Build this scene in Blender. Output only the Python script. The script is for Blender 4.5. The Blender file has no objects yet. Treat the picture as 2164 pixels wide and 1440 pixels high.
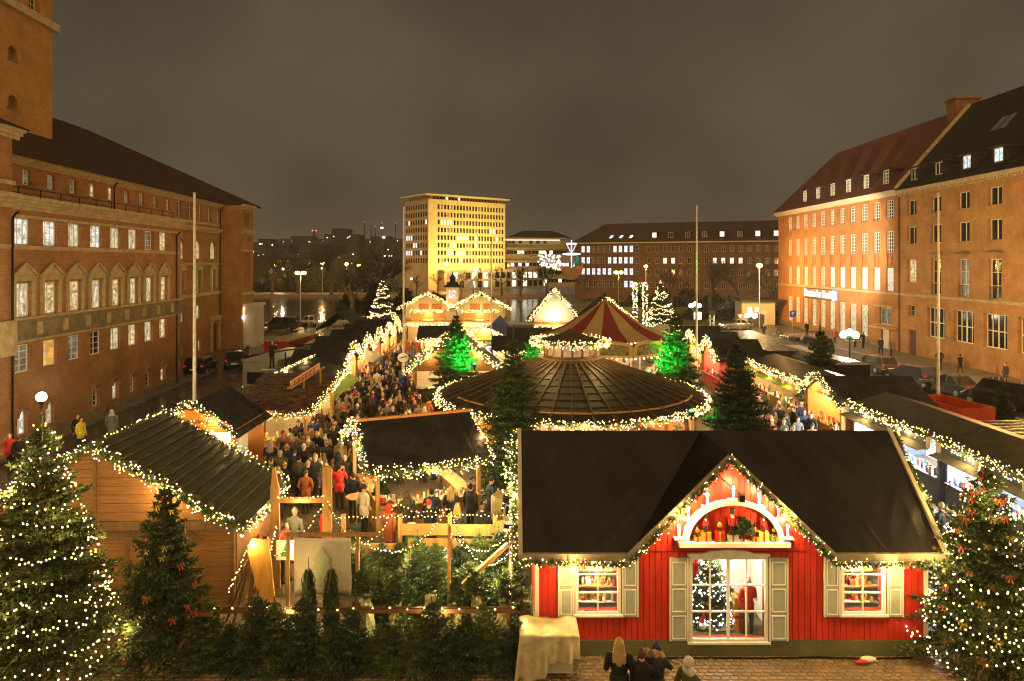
import bpy, math, random
import numpy as np
from mathutils import Vector, Matrix
random.seed(7)
RAD = math.radians
SC = bpy.context.scene
COL = SC.collection
# ------------------------------------------------------------------ camera, sky, sun, exposure
CAM_H = 9.5
cam = bpy.data.cameras.new('camera')
cam.sensor_width = 36.0; cam.lens = 24.0
cam.shift_y = -164.0 / 2164.0
cam.clip_start = 0.1; cam.clip_end = 3000
cam_o = bpy.data.objects.new('camera', cam); COL.objects.link(cam_o)
cam_o.location = (0, 0, CAM_H); cam_o.rotation_euler = (RAD(90), 0, 0)
SC.camera = cam_o

world = bpy.data.worlds.new('World'); SC.world = world; world.use_nodes = True
wn = world.node_tree.nodes; wl = world.node_tree.links; wn.clear()
w_out = wn.new('ShaderNodeOutputWorld'); w_bg = wn.new('ShaderNodeBackground')
w_tc = wn.new('ShaderNodeTexCoord'); w_map = wn.new('ShaderNodeMapping'); w_map.inputs['Scale'].default_value = (1.0, 1.0, 1.3)
w_noise = wn.new('ShaderNodeTexNoise'); w_noise.inputs['Scale'].default_value = 2.0; w_noise.inputs['Detail'].default_value = 3; w_noise.inputs['Roughness'].default_value = 0.5
w_ramp = wn.new('ShaderNodeValToRGB')
w_ramp.color_ramp.elements[0].position = 0.36; w_ramp.color_ramp.elements[0].color = (0.058, 0.045, 0.028, 1)
w_ramp.color_ramp.elements[1].position = 0.68; w_ramp.color_ramp.elements[1].color = (0.118, 0.094, 0.058, 1)
w_sep = wn.new('ShaderNodeSeparateXYZ'); w_mr = wn.new('ShaderNodeMapRange')
w_mr.inputs['From Min'].default_value = 0.0; w_mr.inputs['From Max'].default_value = 0.55
w_mr.inputs['To Min'].default_value = 1.25; w_mr.inputs['To Max'].default_value = 0.55
w_mul = wn.new('ShaderNodeVectorMath'); w_mul.operation = 'SCALE'
wl.new(w_tc.outputs['Generated'], w_map.inputs['Vector']); wl.new(w_map.outputs['Vector'], w_noise.inputs['Vector'])
wl.new(w_noise.outputs['Fac'], w_ramp.inputs['Fac'])
wl.new(w_tc.outputs['Generated'], w_sep.inputs[0]); wl.new(w_sep.outputs['Z'], w_mr.inputs['Value'])
wl.new(w_ramp.outputs['Color'], w_mul.inputs[0]); wl.new(w_mr.outputs['Result'], w_mul.inputs['Scale'])
wl.new(w_mul.outputs['Vector'], w_bg.inputs['Color']); wl.new(w_bg.outputs['Background'], w_out.inputs['Surface'])
w_bg.inputs['Strength'].default_value = 1.0

sun = bpy.data.lights.new('city_glow', 'SUN'); sun.energy = 3.1; sun.angle = RAD(140); sun.color = (1.0, 0.63, 0.26)
sun_o = bpy.data.objects.new('city_glow', sun); COL.objects.link(sun_o)
sun_o.rotation_euler = Vector((0.05, 1.0, -0.26)).to_track_quat('-Z', 'Y').to_euler()

SC.view_settings.view_transform = 'Standard'; SC.view_settings.look = 'None'
SC.view_settings.exposure = 0.0; SC.view_settings.gamma = 1.0; SC.view_settings.use_curve_mapping = False
SC.render.engine = 'CYCLES'
SC.cycles.use_denoising = True; SC.cycles.filter_width = 1.15
SC.cycles.max_bounces = 4; SC.cycles.diffuse_bounces = 2; SC.cycles.glossy_bounces = 2; SC.cycles.transmission_bounces = 3
SC.cycles.use_adaptive_sampling = True; SC.cycles.adaptive_threshold = 0.025
SC.cycles.sample_clamp_indirect = 4.0
SC.cycles.caustics_reflective = False; SC.cycles.caustics_refractive = False

# ------------------------------------------------------------------ mesh helpers
class MB:
    def __init__(s): s.v = []; s.f = []; s.m = []
    def add(s, vs, fs, mi=0):
        n = len(s.v); s.v.extend([tuple(p) for p in vs])
        for f in fs: s.f.append(tuple(i + n for i in f)); s.m.append(mi)
    def quad(s, a, b, c, d, mi=0): s.add([a, b, c, d], [(0, 1, 2, 3)], mi)
    def box(s, x0, x1, y0, y1, z0, z1, mi=0):
        s.add([(x0,y0,z0),(x1,y0,z0),(x1,y1,z0),(x0,y1,z0),(x0,y0,z1),(x1,y0,z1),(x1,y1,z1),(x0,y1,z1)],
              [(3,2,1,0),(4,5,6,7),(0,1,5,4),(1,2,6,5),(2,3,7,6),(3,0,4,7)], mi)
    def hexa(s, b, t, mi=0):
        s.add(list(b) + list(t), [(3,2,1,0),(4,5,6,7),(0,1,5,4),(1,2,6,5),(2,3,7,6),(3,0,4,7)], mi)
    def slab(s, a, b, c, d, t, mi=0):
        a, b, c, d = map(Vector, (a, b, c, d)); n = (b - a).cross(d - a).normalized() * t
        s.add([a - n, b - n, c - n, d - n, a, b, c, d], [(3,2,1,0),(4,5,6,7),(0,1,5,4),(1,2,6,5),(2,3,7,6),(3,0,4,7)], mi)
    def tri_slab(s, a, b, c, t, mi=0):
        a, b, c = map(Vector, (a, b, c)); n = (b - a).cross(c - a).normalized() * t
        s.add([a - n, b - n, c - n, a, b, c], [(2,1,0),(3,4,5),(0,1,4,3),(1,2,5,4),(2,0,3,5)], mi)
    def bar(s, a, b, w, h=None, mi=0, up=(0,0,1)):
        h = h or w; a = Vector(a); b = Vector(b); d = (b - a).normalized(); up = Vector(up)
        if abs(d.dot(up)) > 0.98: up = Vector((0,1,0))
        r = d.cross(up).normalized() * w / 2; u = r.cross(d).normalized() * h / 2
        s.add([a-r-u, a+r-u, a+r+u, a-r+u, b-r-u, b+r-u, b+r+u, b-r+u],
              [(0,1,2,3),(7,6,5,4),(4,5,1,0),(5,6,2,1),(6,7,3,2),(7,4,0,3)], mi)
    def cyl(s, a, b, r0, r1=None, n=10, mi=0, caps=True):
        r1 = r0 if r1 is None else r1; a = Vector(a); b = Vector(b); d = (b - a).normalized()
        up = Vector((0,0,1)) if abs(d.z) < 0.95 else Vector((0,1,0))
        r = d.cross(up).normalized(); u = r.cross(d)
        vs = []
        for c, rr in ((a, r0), (b, r1)):
            for i in range(n):
                t = 2*math.pi*i/n; vs.append(c + (r*math.cos(t) + u*math.sin(t))*rr)
        fs = [((i+1) % n, i, n+i, n+(i+1) % n) for i in range(n)]
        if caps: fs += [tuple(range(n)), tuple(reversed(range(n, 2*n)))]
        s.add(vs, fs, mi)
    def tube(s, pts, r, n=6, mi=0):
        pts = [Vector(p) for p in pts]
        for i in range(len(pts)-1):
            r0 = r if not isinstance(r, (list, tuple)) else r[i]; r1 = r if not isinstance(r, (list, tuple)) else r[i+1]
            s.cyl(pts[i], pts[i+1], r0, r1, n, mi)
    def lathe(s, prof, n=24, mi=0, c=(0,0,0), a0=0.0, a1=2*math.pi):
        full = abs(a1 - a0 - 2*math.pi) < 1e-6; k = n if full else n + 1; vs = []
        for (r, z) in prof:
            for i in range(k):
                t = a0 + (a1-a0)*i/n; vs.append((c[0]+r*math.cos(t), c[1]+r*math.sin(t), c[2]+z))
        fs = []
        for j in range(len(prof)-1):
            for i in range(n):
                i2 = (i+1) % k; fs.append((j*k+i, j*k+i2, (j+1)*k+i2, (j+1)*k+i))
        s.add(vs, fs, mi)
    def sph(s, c, r, nu=10, nv=6, mi=0):
        if not isinstance(r, (tuple, list)): r = (r, r, r)
        vs = [(c[0], c[1], c[2]-r[2])]
        for j in range(1, nv):
            p = -math.pi/2 + math.pi*j/nv
            for i in range(nu):
                t = 2*math.pi*i/nu; vs.append((c[0]+r[0]*math.cos(p)*math.cos(t), c[1]+r[1]*math.cos(p)*math.sin(t), c[2]+r[2]*math.sin(p)))
        vs.append((c[0], c[1], c[2]+r[2])); fs = []
        for i in range(nu):
            i2 = (i+1) % nu; fs.append((0, 1+i2, 1+i))
            for j in range(nv-2): fs.append((1+j*nu+i, 1+j*nu+i2, 1+(j+1)*nu+i2, 1+(j+1)*nu+i))
            fs.append((1+(nv-2)*nu+i, 1+(nv-2)*nu+i2, len(vs)-1))
        s.add(vs, fs, mi)
    def octa(s, c, r, mi=0):
        x, y, z = c
        s.add([(x+r,y,z),(x-r,y,z),(x,y+r,z),(x,y-r,z),(x,y,z+r),(x,y,z-r)],
              [(0,2,4),(2,1,4),(1,3,4),(3,0,4),(2,0,5),(1,2,5),(3,1,5),(0,3,5)], mi)
    def prism(s, poly, y0, y1, mi=0):      # polygon in x,z (counter-clockwise seen from -y), pushed from y0 to y1
        n = len(poly)
        vs = [(x, y0, z) for x, z in poly] + [(x, y1, z) for x, z in poly]
        s.add(vs, [tuple(range(n)), tuple(reversed(range(n, 2*n)))] + [((i+1) % n, i, n+i, n+(i+1) % n) for i in range(n)], mi)
    def mesh(s, name, mats, smooth=False):
        me = bpy.data.meshes.new(name); me.from_pydata(s.v, [], s.f)
        for m in (mats if isinstance(mats, (list, tuple)) else [mats]): me.materials.append(m)
        if any(s.m): me.polygons.foreach_set('material_index', s.m)
        if smooth: me.polygons.foreach_set('use_smooth', [True]*len(s.f))
        me.update(); return me
    def build(s, name, mats, parent=None, smooth=False, loc=None, rotz=0.0):
        return put(name, s.mesh(name, mats, smooth), parent, loc, rotz)

def put(name, me, parent=None, loc=None, rotz=0.0, mats=None, scale=None, rot=None):
    o = bpy.data.objects.new(name, me); COL.objects.link(o)
    if parent is not None: o.parent = parent
    if loc is not None: o.location = loc
    if rot is not None: o.rotation_euler = rot
    elif rotz: o.rotation_euler = (0, 0, rotz)
    if scale is not None: o.scale = scale if isinstance(scale, (tuple, list)) else (scale,)*3
    if mats:
        for i, m in enumerate(mats):
            o.material_slots[i].link = 'OBJECT'; o.material_slots[i].material = m
    return o
def tag(o, label, cat, group=None, kind=None):
    o['label'] = label; o['category'] = cat
    if group: o['group'] = group
    if kind: o['kind'] = kind
    return o
def structure(o, label=None):
    o['kind'] = 'structure'
    if label: o['label'] = label
    return o
def stuff(o): o['kind'] = 'stuff'; return o
def thing(name, label, cat, loc=(0,0,0), rotz=0.0, group=None):
    o = bpy.data.objects.new(name, None); COL.objects.link(o)
    o.empty_display_size = 0.3; o.location = loc; o.rotation_euler = (0, 0, rotz)
    return tag(o, label, cat, group)
def fast_mesh(name, V, tris_n, mats, quads=False):
    """V: (k*n,3) array, consecutive n-gons of k verts"""
    k = 4 if quads else 3; V = np.asarray(V, dtype=np.float32).reshape(-1, 3); n = len(V)//k
    me = bpy.data.meshes.new(name); me.vertices.add(len(V)); me.vertices.foreach_set('co', V.ravel())
    me.loops.add(n*k); me.loops.foreach_set('vertex_index', np.arange(n*k, dtype=np.int32))
    me.polygons.add(n); me.polygons.foreach_set('loop_start', np.arange(0, n*k, k, dtype=np.int32))
    me.polygons.foreach_set('loop_total', np.full(n, k, dtype=np.int32))
    for m in (mats if isinstance(mats, (list, tuple)) else [mats]): me.materials.append(m)
    me.update(calc_edges=True); return me

# ------------------------------------------------------------------ materials
_mc = {}
def M(name, col, rough=0.7, metal=0.0, vary=0.18, scale=6.0, bump=0.0, bscale=None, col2=None, coat=0.0, stretch=(1,1,1), spec=0.4, detail=4):
    if name in _mc: return _mc[name]
    m = bpy.data.materials.new(name); m.use_nodes = True; nt = m.node_tree; N = nt.nodes; L = nt.links
    b = N['Principled BSDF']; b.inputs['Roughness'].default_value = rough; b.inputs['Metallic'].default_value = metal
    b.inputs['Specular IOR Level'].default_value = spec; b.inputs['Coat Weight'].default_value = coat
    tc = N.new('ShaderNodeTexCoord'); mp = N.new('ShaderNodeMapping'); mp.inputs['Scale'].default_value = stretch
    L.new(tc.outputs['Object'], mp.inputs['Vector'])
    nz = N.new('ShaderNodeTexNoise'); nz.inputs['Scale'].default_value = scale; nz.inputs['Detail'].default_value = detail; nz.inputs['Roughness'].default_value = 0.6
    L.new(mp.outputs['Vector'], nz.inputs['Vector'])
    r = N.new('ShaderNodeValToRGB'); e = r.color_ramp.elements
    c2 = col2 if col2 else tuple(min(1, c*(1+vary)) for c in col)
    e[0].position = 0.32; e[0].color = tuple(c*(1-vary) for c in col) + (1,); e[1].position = 0.68; e[1].color = tuple(c2) + (1,)
    L.new(nz.outputs['Fac'], r.inputs['Fac']); L.new(r.outputs['Color'], b.inputs['Base Color'])
    if bump:
        n2 = nz
        if bscale: n2 = N.new('ShaderNodeTexNoise'); n2.inputs['Scale'].default_value = bscale; n2.inputs['Detail'].default_value = 5; L.new(mp.outputs['Vector'], n2.inputs['Vector'])
        bp = N.new('ShaderNodeBump'); bp.inputs['Strength'].default_value = bump; bp.inputs['Distance'].default_value = 0.05
        L.new(n2.outputs['Fac'], bp.inputs['Height']); L.new(bp.outputs['Normal'], b.inputs['Normal'])
    _mc[name] = m; return m
def E(name, col, strength, pattern=0.0, scale=3.0, stretch=(1,1,1), sample=None, base=(0.02,0.02,0.02)):
    if name in _mc: return _mc[name]
    m = bpy.data.materials.new(name); m.use_nodes = True; nt = m.node_tree; N = nt.nodes; L = nt.links
    b = N['Principled BSDF']; b.inputs['Base Color'].default_value = base + (1,); b.inputs['Roughness'].default_value = 0.3
    b.inputs['Emission Color'].default_value = col + (1,); b.inputs['Emission Strength'].default_value = strength
    if pattern:
        tc = N.new('ShaderNodeTexCoord'); oi = N.new('ShaderNodeObjectInfo'); ad = N.new('ShaderNodeVectorMath'); ad.operation = 'ADD'
        sc_ = N.new('ShaderNodeVectorMath'); sc_.operation = 'SCALE'; sc_.inputs[0].default_value = (37, 21, 53)
        L.new(oi.outputs['Random'], sc_.inputs['Scale']); L.new(tc.outputs['Object'], ad.inputs[0]); L.new(sc_.outputs[0], ad.inputs[1])
        mp = N.new('ShaderNodeMapping'); mp.inputs['Scale'].default_value = stretch; L.new(ad.outputs[0], mp.inputs['Vector'])
        nz = N.new('ShaderNodeTexNoise'); nz.inputs['Scale'].default_value = scale; nz.inputs['Detail'].default_value = 3; L.new(mp.outputs['Vector'], nz.inputs['Vector'])
        r = N.new('ShaderNodeValToRGB'); r.color_ramp.elements[0].position = 0.35; r.color_ramp.elements[1].position = 0.65
        r.color_ramp.elements[0].color = tuple(c*(1-pattern) for c in (col[0], col[1]*0.9, col[2]*0.75)) + (1,); r.color_ramp.elements[1].color = col + (1,)
        L.new(nz.outputs['Fac'], r.inputs['Fac']); L.new(r.outputs['Color'], b.inputs['Emission Color'])
    if sample: m.cycles.emission_sampling = sample
    _mc[name] = m; return m
def brick(name, c1, c2, mortar, sx=1.0, stain=0.35, rough=0.85):
    if name in _mc: return _mc[name]
    m = bpy.data.materials.new(name); m.use_nodes = True; nt = m.node_tree; N = nt.nodes; L = nt.links
    b = N['Principled BSDF']; b.inputs['Roughness'].default_value = rough; b.inputs['Specular IOR Level'].default_value = 0.25
    tc = N.new('ShaderNodeTexCoord'); sp = N.new('ShaderNodeSeparateXYZ'); L.new(tc.outputs['Object'], sp.inputs[0])
    ad = N.new('ShaderNodeMath'); L.new(sp.outputs['X'], ad.inputs[0]); L.new(sp.outputs['Y'], ad.inputs[1])
    cb = N.new('ShaderNodeCombineXYZ'); L.new(ad.outputs[0], cb.inputs['X']); L.new(sp.outputs['Z'], cb.inputs['Y'])
    bt = N.new('ShaderNodeTexBrick'); bt.inputs['Scale'].default_value = 1.0*sx
    bt.inputs['Brick Width'].default_value = 0.26; bt.inputs['Row Height'].default_value = 0.083; bt.inputs['Mortar Size'].default_value = 0.011
    bt.inputs['Color1'].default_value = c1 + (1,); bt.inputs['Color2'].default_value = c2 + (1,); bt.inputs['Mortar'].default_value = mortar + (1,); bt.inputs['Bias'].default_value = -0.1
    L.new(cb.outputs[0], bt.inputs['Vector'])
    nz = N.new('ShaderNodeTexNoise'); nz.inputs['Scale'].default_value = 0.55; nz.inputs['Detail'].default_value = 8; nz.inputs['Roughness'].default_value = 0.72; L.new(tc.outputs['Object'], nz.inputs['Vector'])
    mr = N.new('ShaderNodeMapRange'); mr.inputs['From Min'].default_value = 0.3; mr.inputs['From Max'].default_value = 0.7; mr.inputs['To Min'].default_value = 1-stain; mr.inputs['To Max'].default_value = 1+stain*0.6
    L.new(nz.outputs['Fac'], mr.inputs['Value'])
    ml = N.new('ShaderNodeVectorMath'); ml.operation = 'SCALE'; L.new(bt.outputs['Color'], ml.inputs[0]); L.new(mr.outputs[0], ml.inputs['Scale']); L.new(ml.outputs[0], b.inputs['Base Color'])
    bp = N.new('ShaderNodeBump'); bp.inputs['Strength'].default_value = 0.5; bp.inputs['Distance'].default_value = 0.012; bp.invert = True
    L.new(bt.outputs['Fac'], bp.inputs['Height']); L.new(bp.outputs['Normal'], b.inputs['Normal'])
    _mc[name] = m; return m

brickL = brick('brick_red_brown', (0.40,0.165,0.050), (0.29,0.112,0.036), (0.34,0.23,0.12))
brickR = brick('brick_orange', (0.45,0.175,0.045), (0.36,0.135,0.036), (0.34,0.22,0.11), stain=0.42)
brickF = brick('brick_far_brown', (0.17,0.075,0.045), (0.12,0.055,0.035), (0.13,0.10,0.075))
stone = M('sandstone', (0.42,0.32,0.17), 0.85, vary=0.25, scale=2.5, bump=0.3, bscale=14)
stoneD = M('weathered_sandstone', (0.20,0.155,0.09), 0.9, vary=0.35, scale=1.8, bump=0.35, bscale=12)
render_w = M('pale_render', (0.55,0.50,0.38), 0.8, vary=0.08, scale=2)
tile_dark = M('roof_tiles_dark', (0.040,0.017,0.012), 0.8, vary=0.3, scale=3, bump=0.6, bscale=22)
tile_red = M('roof_tiles_red', (0.105,0.036,0.020), 0.75, vary=0.3, scale=3, bump=0.6, bscale=22)
slate = M('roof_slate', (0.016,0.013,0.012), 0.7, vary=0.3, scale=3, bump=0.5, bscale=20)
white_paint = M('white_paint', (0.76,0.74,0.66), 0.45, vary=0.06, scale=8)
cream_frame = M('cream_window_paint', (0.62,0.57,0.42), 0.5, vary=0.1, scale=8)
black_iron = M('black_iron', (0.018,0.018,0.018), 0.45, 0.6, vary=0.1)
glass_dark = M('dark_window_glass', (0.012,0.012,0.013), 0.08, vary=0.1, spec=0.8)
wood_hut = M('hut_planks_brown', (0.15,0.070,0.022), 0.65, vary=0.3, scale=3.5, stretch=(0.5,4,6), bump=0.25, bscale=9)
wood_new = M('fresh_timber', (0.36,0.19,0.060), 0.6, vary=0.2, scale=4, stretch=(3,3,0.4), bump=0.15, bscale=10)
wood_dark = M('dark_timber', (0.09,0.05,0.024), 0.7, vary=0.3, scale=4, stretch=(3,3,0.5), bump=0.2)
wood_orange = M('orange_boards', (0.50,0.19,0.04), 0.55, vary=0.2, scale=4, stretch=(0.5,3,5))
def felt_mat(name, col, rough=.62):
    m = M(name, col, rough, vary=.5, scale=1.1, spec=.3); N = m.node_tree.nodes; L = m.node_tree.links; b = N['Principled BSDF']
    tc = N.new('ShaderNodeTexCoord'); bt = N.new('ShaderNodeTexBrick'); bt.inputs['Scale'].default_value = 1; bt.inputs['Brick Width'].default_value = 1.02; bt.inputs['Row Height'].default_value = 2.7; bt.inputs['Mortar Size'].default_value = .018; bt.offset = .37; L.new(tc.outputs['Object'], bt.inputs['Vector'])
    nz = N.new('ShaderNodeTexNoise'); nz.inputs['Scale'].default_value = 3.0; nz.inputs['Detail'].default_value = 6; L.new(tc.outputs['Object'], nz.inputs['Vector'])
    b1 = N.new('ShaderNodeBump'); b1.inputs['Strength'].default_value = .9; b1.inputs['Distance'].default_value = .03; L.new(bt.outputs['Fac'], b1.inputs['Height']); b2 = N.new('ShaderNodeBump'); b2.inputs['Strength'].default_value = .5; b2.inputs['Distance'].default_value = .05; L.new(nz.outputs['Fac'], b2.inputs['Height']); L.new(b1.outputs['Normal'], b2.inputs['Normal']); L.new(b2.outputs['Normal'], b.inputs['Normal'])
    mr = N.new('ShaderNodeMapRange'); mr.inputs['From Min'].default_value = .35; mr.inputs['From Max'].default_value = .7; mr.inputs['To Min'].default_value = rough-.25; mr.inputs['To Max'].default_value = rough+.25; L.new(nz.outputs['Fac'], mr.inputs['Value']); L.new(mr.outputs[0], b.inputs['Roughness']); return m
felt = felt_mat('roofing_felt', (0.016,0.014,0.012))
felt_green = M('mossy_roofing_felt', (0.050,0.046,0.022), 0.34, vary=0.4, scale=1.6, bump=0.3, bscale=6)
steel = M('galvanised_steel', (0.42,0.43,0.42), 0.38, 0.8, vary=0.12, scale=5)
concrete = M('concrete', (0.36,0.32,0.25), 0.85, vary=0.2, scale=5, bump=0.25, bscale=20)
needle = M('fir_needles', (0.030,0.060,0.020), 0.6, vary=0.5, scale=2.2, col2=(0.075,0.115,0.035), spec=0.3)
needle2 = M('blue_fir_needles', (0.022,0.048,0.024), 0.6, vary=0.4, scale=2.0, col2=(0.055,0.090,0.045), spec=0.3)
bark = M('bark', (0.10,0.065,0.04), 0.9, vary=0.3, scale=8, bump=0.4)
bulb_m = E('fairy_light_glow', (1.0, 0.64, 0.22), 12.0, sample='NONE')
bulb_far = E('fairy_light_glow_far', (1.0, 0.66, 0.28), 9.0, sample='NONE')
ribbon_red = M('ribbon_red', (0.42,0.07,0.02), 0.5, vary=0.3, scale=14)
red_cloth = M('red_cloth', (0.45,0.02,0.015), 0.7, vary=0.25, scale=12)
gold_cloth = M('gold_ribbon', (0.55,0.36,0.06), 0.35, 0.3, vary=0.25, scale=12)
lit_warm = E('lit_room_warm', (1.0,0.76,0.36), 1.1, 0.8, 3.2, (1,1,1.4))
lit_white = E('lit_room_white', (0.95,0.98,0.92), 1.25, 0.65, 3.2, (1,1,1.2))
lit_cream = E('lit_room_cream', (1.0,0.88,0.58), 0.95, 0.7, 3.0, (1.5,1,0.8))
lit_orange = E('lit_room_orange', (1.0,0.50,0.08), 1.1, 0.5, 2.2)
lit_cool = E('lit_room_cool', (0.72,0.92,1.0), 1.5, 0.6, 2.6)
lit_dim = E('lit_room_dim', (0.9,0.75,0.5), 0.22, 0.9, 2.0)
# ------------------------------------------------------------------ ground, water, roads
def cobble_mat(name, c1, c2, mortar, bw, rh, rough_lo, rough_hi, rot=0.0, bumpd=0.02):
    m = bpy.data.materials.new(name); m.use_nodes = True; nt = m.node_tree; N = nt.nodes; L = nt.links
    b = N['Principled BSDF']; b.inputs['Specular IOR Level'].default_value = 0.6
    tc = N.new('ShaderNodeTexCoord'); mp = N.new('ShaderNodeMapping'); mp.inputs['Rotation'].default_value = (0, 0, rot); L.new(tc.outputs['Object'], mp.inputs['Vector'])
    bt = N.new('ShaderNodeTexBrick'); bt.inputs['Scale'].default_value = 1; bt.inputs['Brick Width'].default_value = bw; bt.inputs['Row Height'].default_value = rh
    bt.inputs['Mortar Size'].default_value = 0.012; bt.inputs['Mortar Smooth'].default_value = 0.4
    bt.inputs['Color1'].default_value = c1 + (1,); bt.inputs['Color2'].default_value = c2 + (1,); bt.inputs['Mortar'].default_value = mortar + (1,)
    L.new(mp.outputs[0], bt.inputs['Vector'])
    nz = N.new('ShaderNodeTexNoise'); nz.inputs['Scale'].default_value = 0.35; nz.inputs['Detail'].default_value = 9; nz.inputs['Roughness'].default_value = 0.7; L.new(tc.outputs['Object'], nz.inputs['Vector'])
    mr = N.new('ShaderNodeMapRange'); mr.inputs['From Min'].default_value = 0.35; mr.inputs['From Max'].default_value = 0.65; mr.inputs['To Min'].default_value = rough_lo; mr.inputs['To Max'].default_value = rough_hi
    L.new(nz.outputs['Fac'], mr.inputs['Value']); L.new(mr.outputs[0], b.inputs['Roughness'])
    m2 = N.new('ShaderNodeMapRange'); m2.inputs['From Min'].default_value = 0.3; m2.inputs['From Max'].default_value = 0.7; m2.inputs['To Min'].default_value = 0.6; m2.inputs['To Max'].default_value = 1.35
    L.new(nz.outputs['Fac'], m2.inputs['Value'])
    ml = N.new('ShaderNodeVectorMath'); ml.operation = 'SCALE'; L.new(bt.outputs['Color'], ml.inputs[0]); L.new(m2.outputs[0], ml.inputs['Scale']); L.new(ml.outputs[0], b.inputs['Base Color'])
    bp = N.new('ShaderNodeBump'); bp.inputs['Strength'].default_value = 0.7; bp.inputs['Distance'].default_value = bumpd; bp.invert = True
    L.new(bt.outputs['Fac'], bp.inputs['Height']); L.new(bp.outputs['Normal'], b.inputs['Normal'])
    return m
cobble = cobble_mat('wet_cobbles', (0.17,0.12,0.068), (0.115,0.083,0.050), (0.025,0.02,0.016), 0.19, 0.13, 0.25, 0.6)
cobble_street = cobble_mat('wet_street_setts', (0.075,0.070,0.062), (0.050,0.047,0.043), (0.02,0.018,0.016), 0.17, 0.14, 0.08, 0.34, rot=1.5)
asphalt = M('wet_asphalt', (0.045,0.042,0.038), 0.35, vary=0.3, scale=1.2, bump=0.1, bscale=40, spec=0.6)
paving = cobble_mat('pavement_slabs', (0.20,0.165,0.12), (0.155,0.13,0.095), (0.07,0.055,0.04), 0.5, 0.5, 0.35, 0.7, bumpd=0.008)
kerb_m = M('granite_kerb', (0.26,0.24,0.21), 0.7, vary=0.2, scale=8)

b = MB()
# one sheet, dipping under the lake bed
xs = [-700, -260, -180, -45, 8, 24, 60, 700]; ys = [-120, 60, 104.5, 105, 205, 206, 330, 1500]
def gz(x, y): return -1.6 if (105 <= y <= 205 and -180 <= x <= 8) else 0.0
for j in range(len(ys)-1):
    for i in range(len(xs)-1):
        q = [(xs[i],ys[j]),(xs[i+1],ys[j]),(xs[i+1],ys[j+1]),(xs[i],ys[j+1])]
        b.quad(*[(x, y, gz(x, y)) for x, y in q])
structure(b.build('ground', cobble), 'wet cobbled market square and the land around the lake')
water = M('lake_water', (0.006,0.007,0.006), 0.10, vary=0.2, bump=0.9, bscale=0.9, stretch=(1,0.5,1), spec=0.6)
b = MB(); b.quad((-300,100,-0.9),(40,100,-0.9),(40,215,-0.9),(-300,215,-0.9)); structure(b.build('lake', water), 'dark lake with reflections of the lamps')
b = MB(); b.quad((-60,105.4,-1.0),(10,105.4,-1.0),(10,105.4,0.35),(-60,105.4,0.35)); b.box(-60,10,104.9,105.4,-1.0,0.28); structure(b.build('quay_wall', concrete))
# streets either side of the market
b = MB(); b.quad((-23.4,18,0.004),(-17.2,18,0.004),(-14.5,62,0.004),(-26.5,62,0.004)); b.quad((-30.5,62,0.004),(-14.5,62,0.004),(-14.5,104,0.004),(-30.5,104,0.004)); structure(b.build('road', cobble_street), 'wet sett-paved street beside the town hall')
b = MB(); b.quad((24.2,20,0.004),(36.2,20,0.004),(37.5,92,0.004),(24.2,92,0.004)); b.quad((12,92,0.004),(60,92,0.004),(75,103,0.004),(6,103,0.004)); structure(b.build('road', asphalt), 'street with parked cars beside the bank')
b = MB(); b.box(36.4,41.0,20,91,0.0,0.13); structure(b.build('pavement', paving), 'paved footway along the orange brick building')
b = MB(); b.box(36.22,36.4,20,91,0.0,0.14); structure(b.build('kerb', kerb_m))
b = MB(); b.hexa([(-25.6,20,0),(-23.4,20,0),(-26.0,60,0),(-28.2,60,0)], [(-25.6,20,0.14),(-23.4,20,0.14),(-26.0,60,0.14),(-28.2,60,0.14)]); structure(b.build('pavement', paving), 'footway along the foot of the town hall')
far_road = M('far_road', (0.10,0.085,0.06), 0.4, vary=0.2, scale=0.3)
b = MB(); b.quad((-160,210,0.02),(90,210,0.02),(90,219,0.02),(-160,219,0.02)); structure(b.build('road', far_road), 'lamp-lit road on the far shore of the lake')
grass_m = M('winter_grass', (0.035,0.042,0.016), 0.9, vary=0.4, scale=2, bump=0.5, bscale=12)
b = MB(); b.quad((9,104,0.01),(75,104,0.01),(75,150,0.01),(9,150,0.01)); structure(b.build('lawn', grass_m))

# ------------------------------------------------------------------ facade helpers
def holes_wall(mb, u0, u1, z0, z1, holes, y=0.0, dep=0.26, mi=0, rmi=None):
    rmi = mi if rmi is None else rmi
    zs = sorted({z0, z1} | {h[1] for h in holes} | {h[3] for h in holes}); zs = [z for z in zs if z0 <= z <= z1]
    for a, c in zip(zs, zs[1:]):
        zm = (a+c)/2; cut = sorted((h[0], h[2]) for h in holes if h[1] < zm < h[3]); x = u0
        for (p, q) in cut:
            if p > x: mb.quad((x,y,a),(p,y,a),(p,y,c),(x,y,c), mi)
            x = max(x, q)
        if x < u1: mb.quad((x,y,a),(u1,y,a),(u1,y,c),(x,y,c), mi)
    for (p, a, q, c) in [h[:4] for h in holes]:
        mb.quad((p,y,a),(p,y+dep,a),(p,y+dep,c),(p,y,c), rmi); mb.quad((q,y+dep,a),(q,y,a),(q,y,c),(q,y+dep,c), rmi)
        mb.quad((p,y,c),(p,y+dep,c),(q,y+dep,c),(q,y,c), rmi); mb.quad((p,y+dep,a),(p,y,a),(q,y,a),(q,y+dep,a), rmi)
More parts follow.
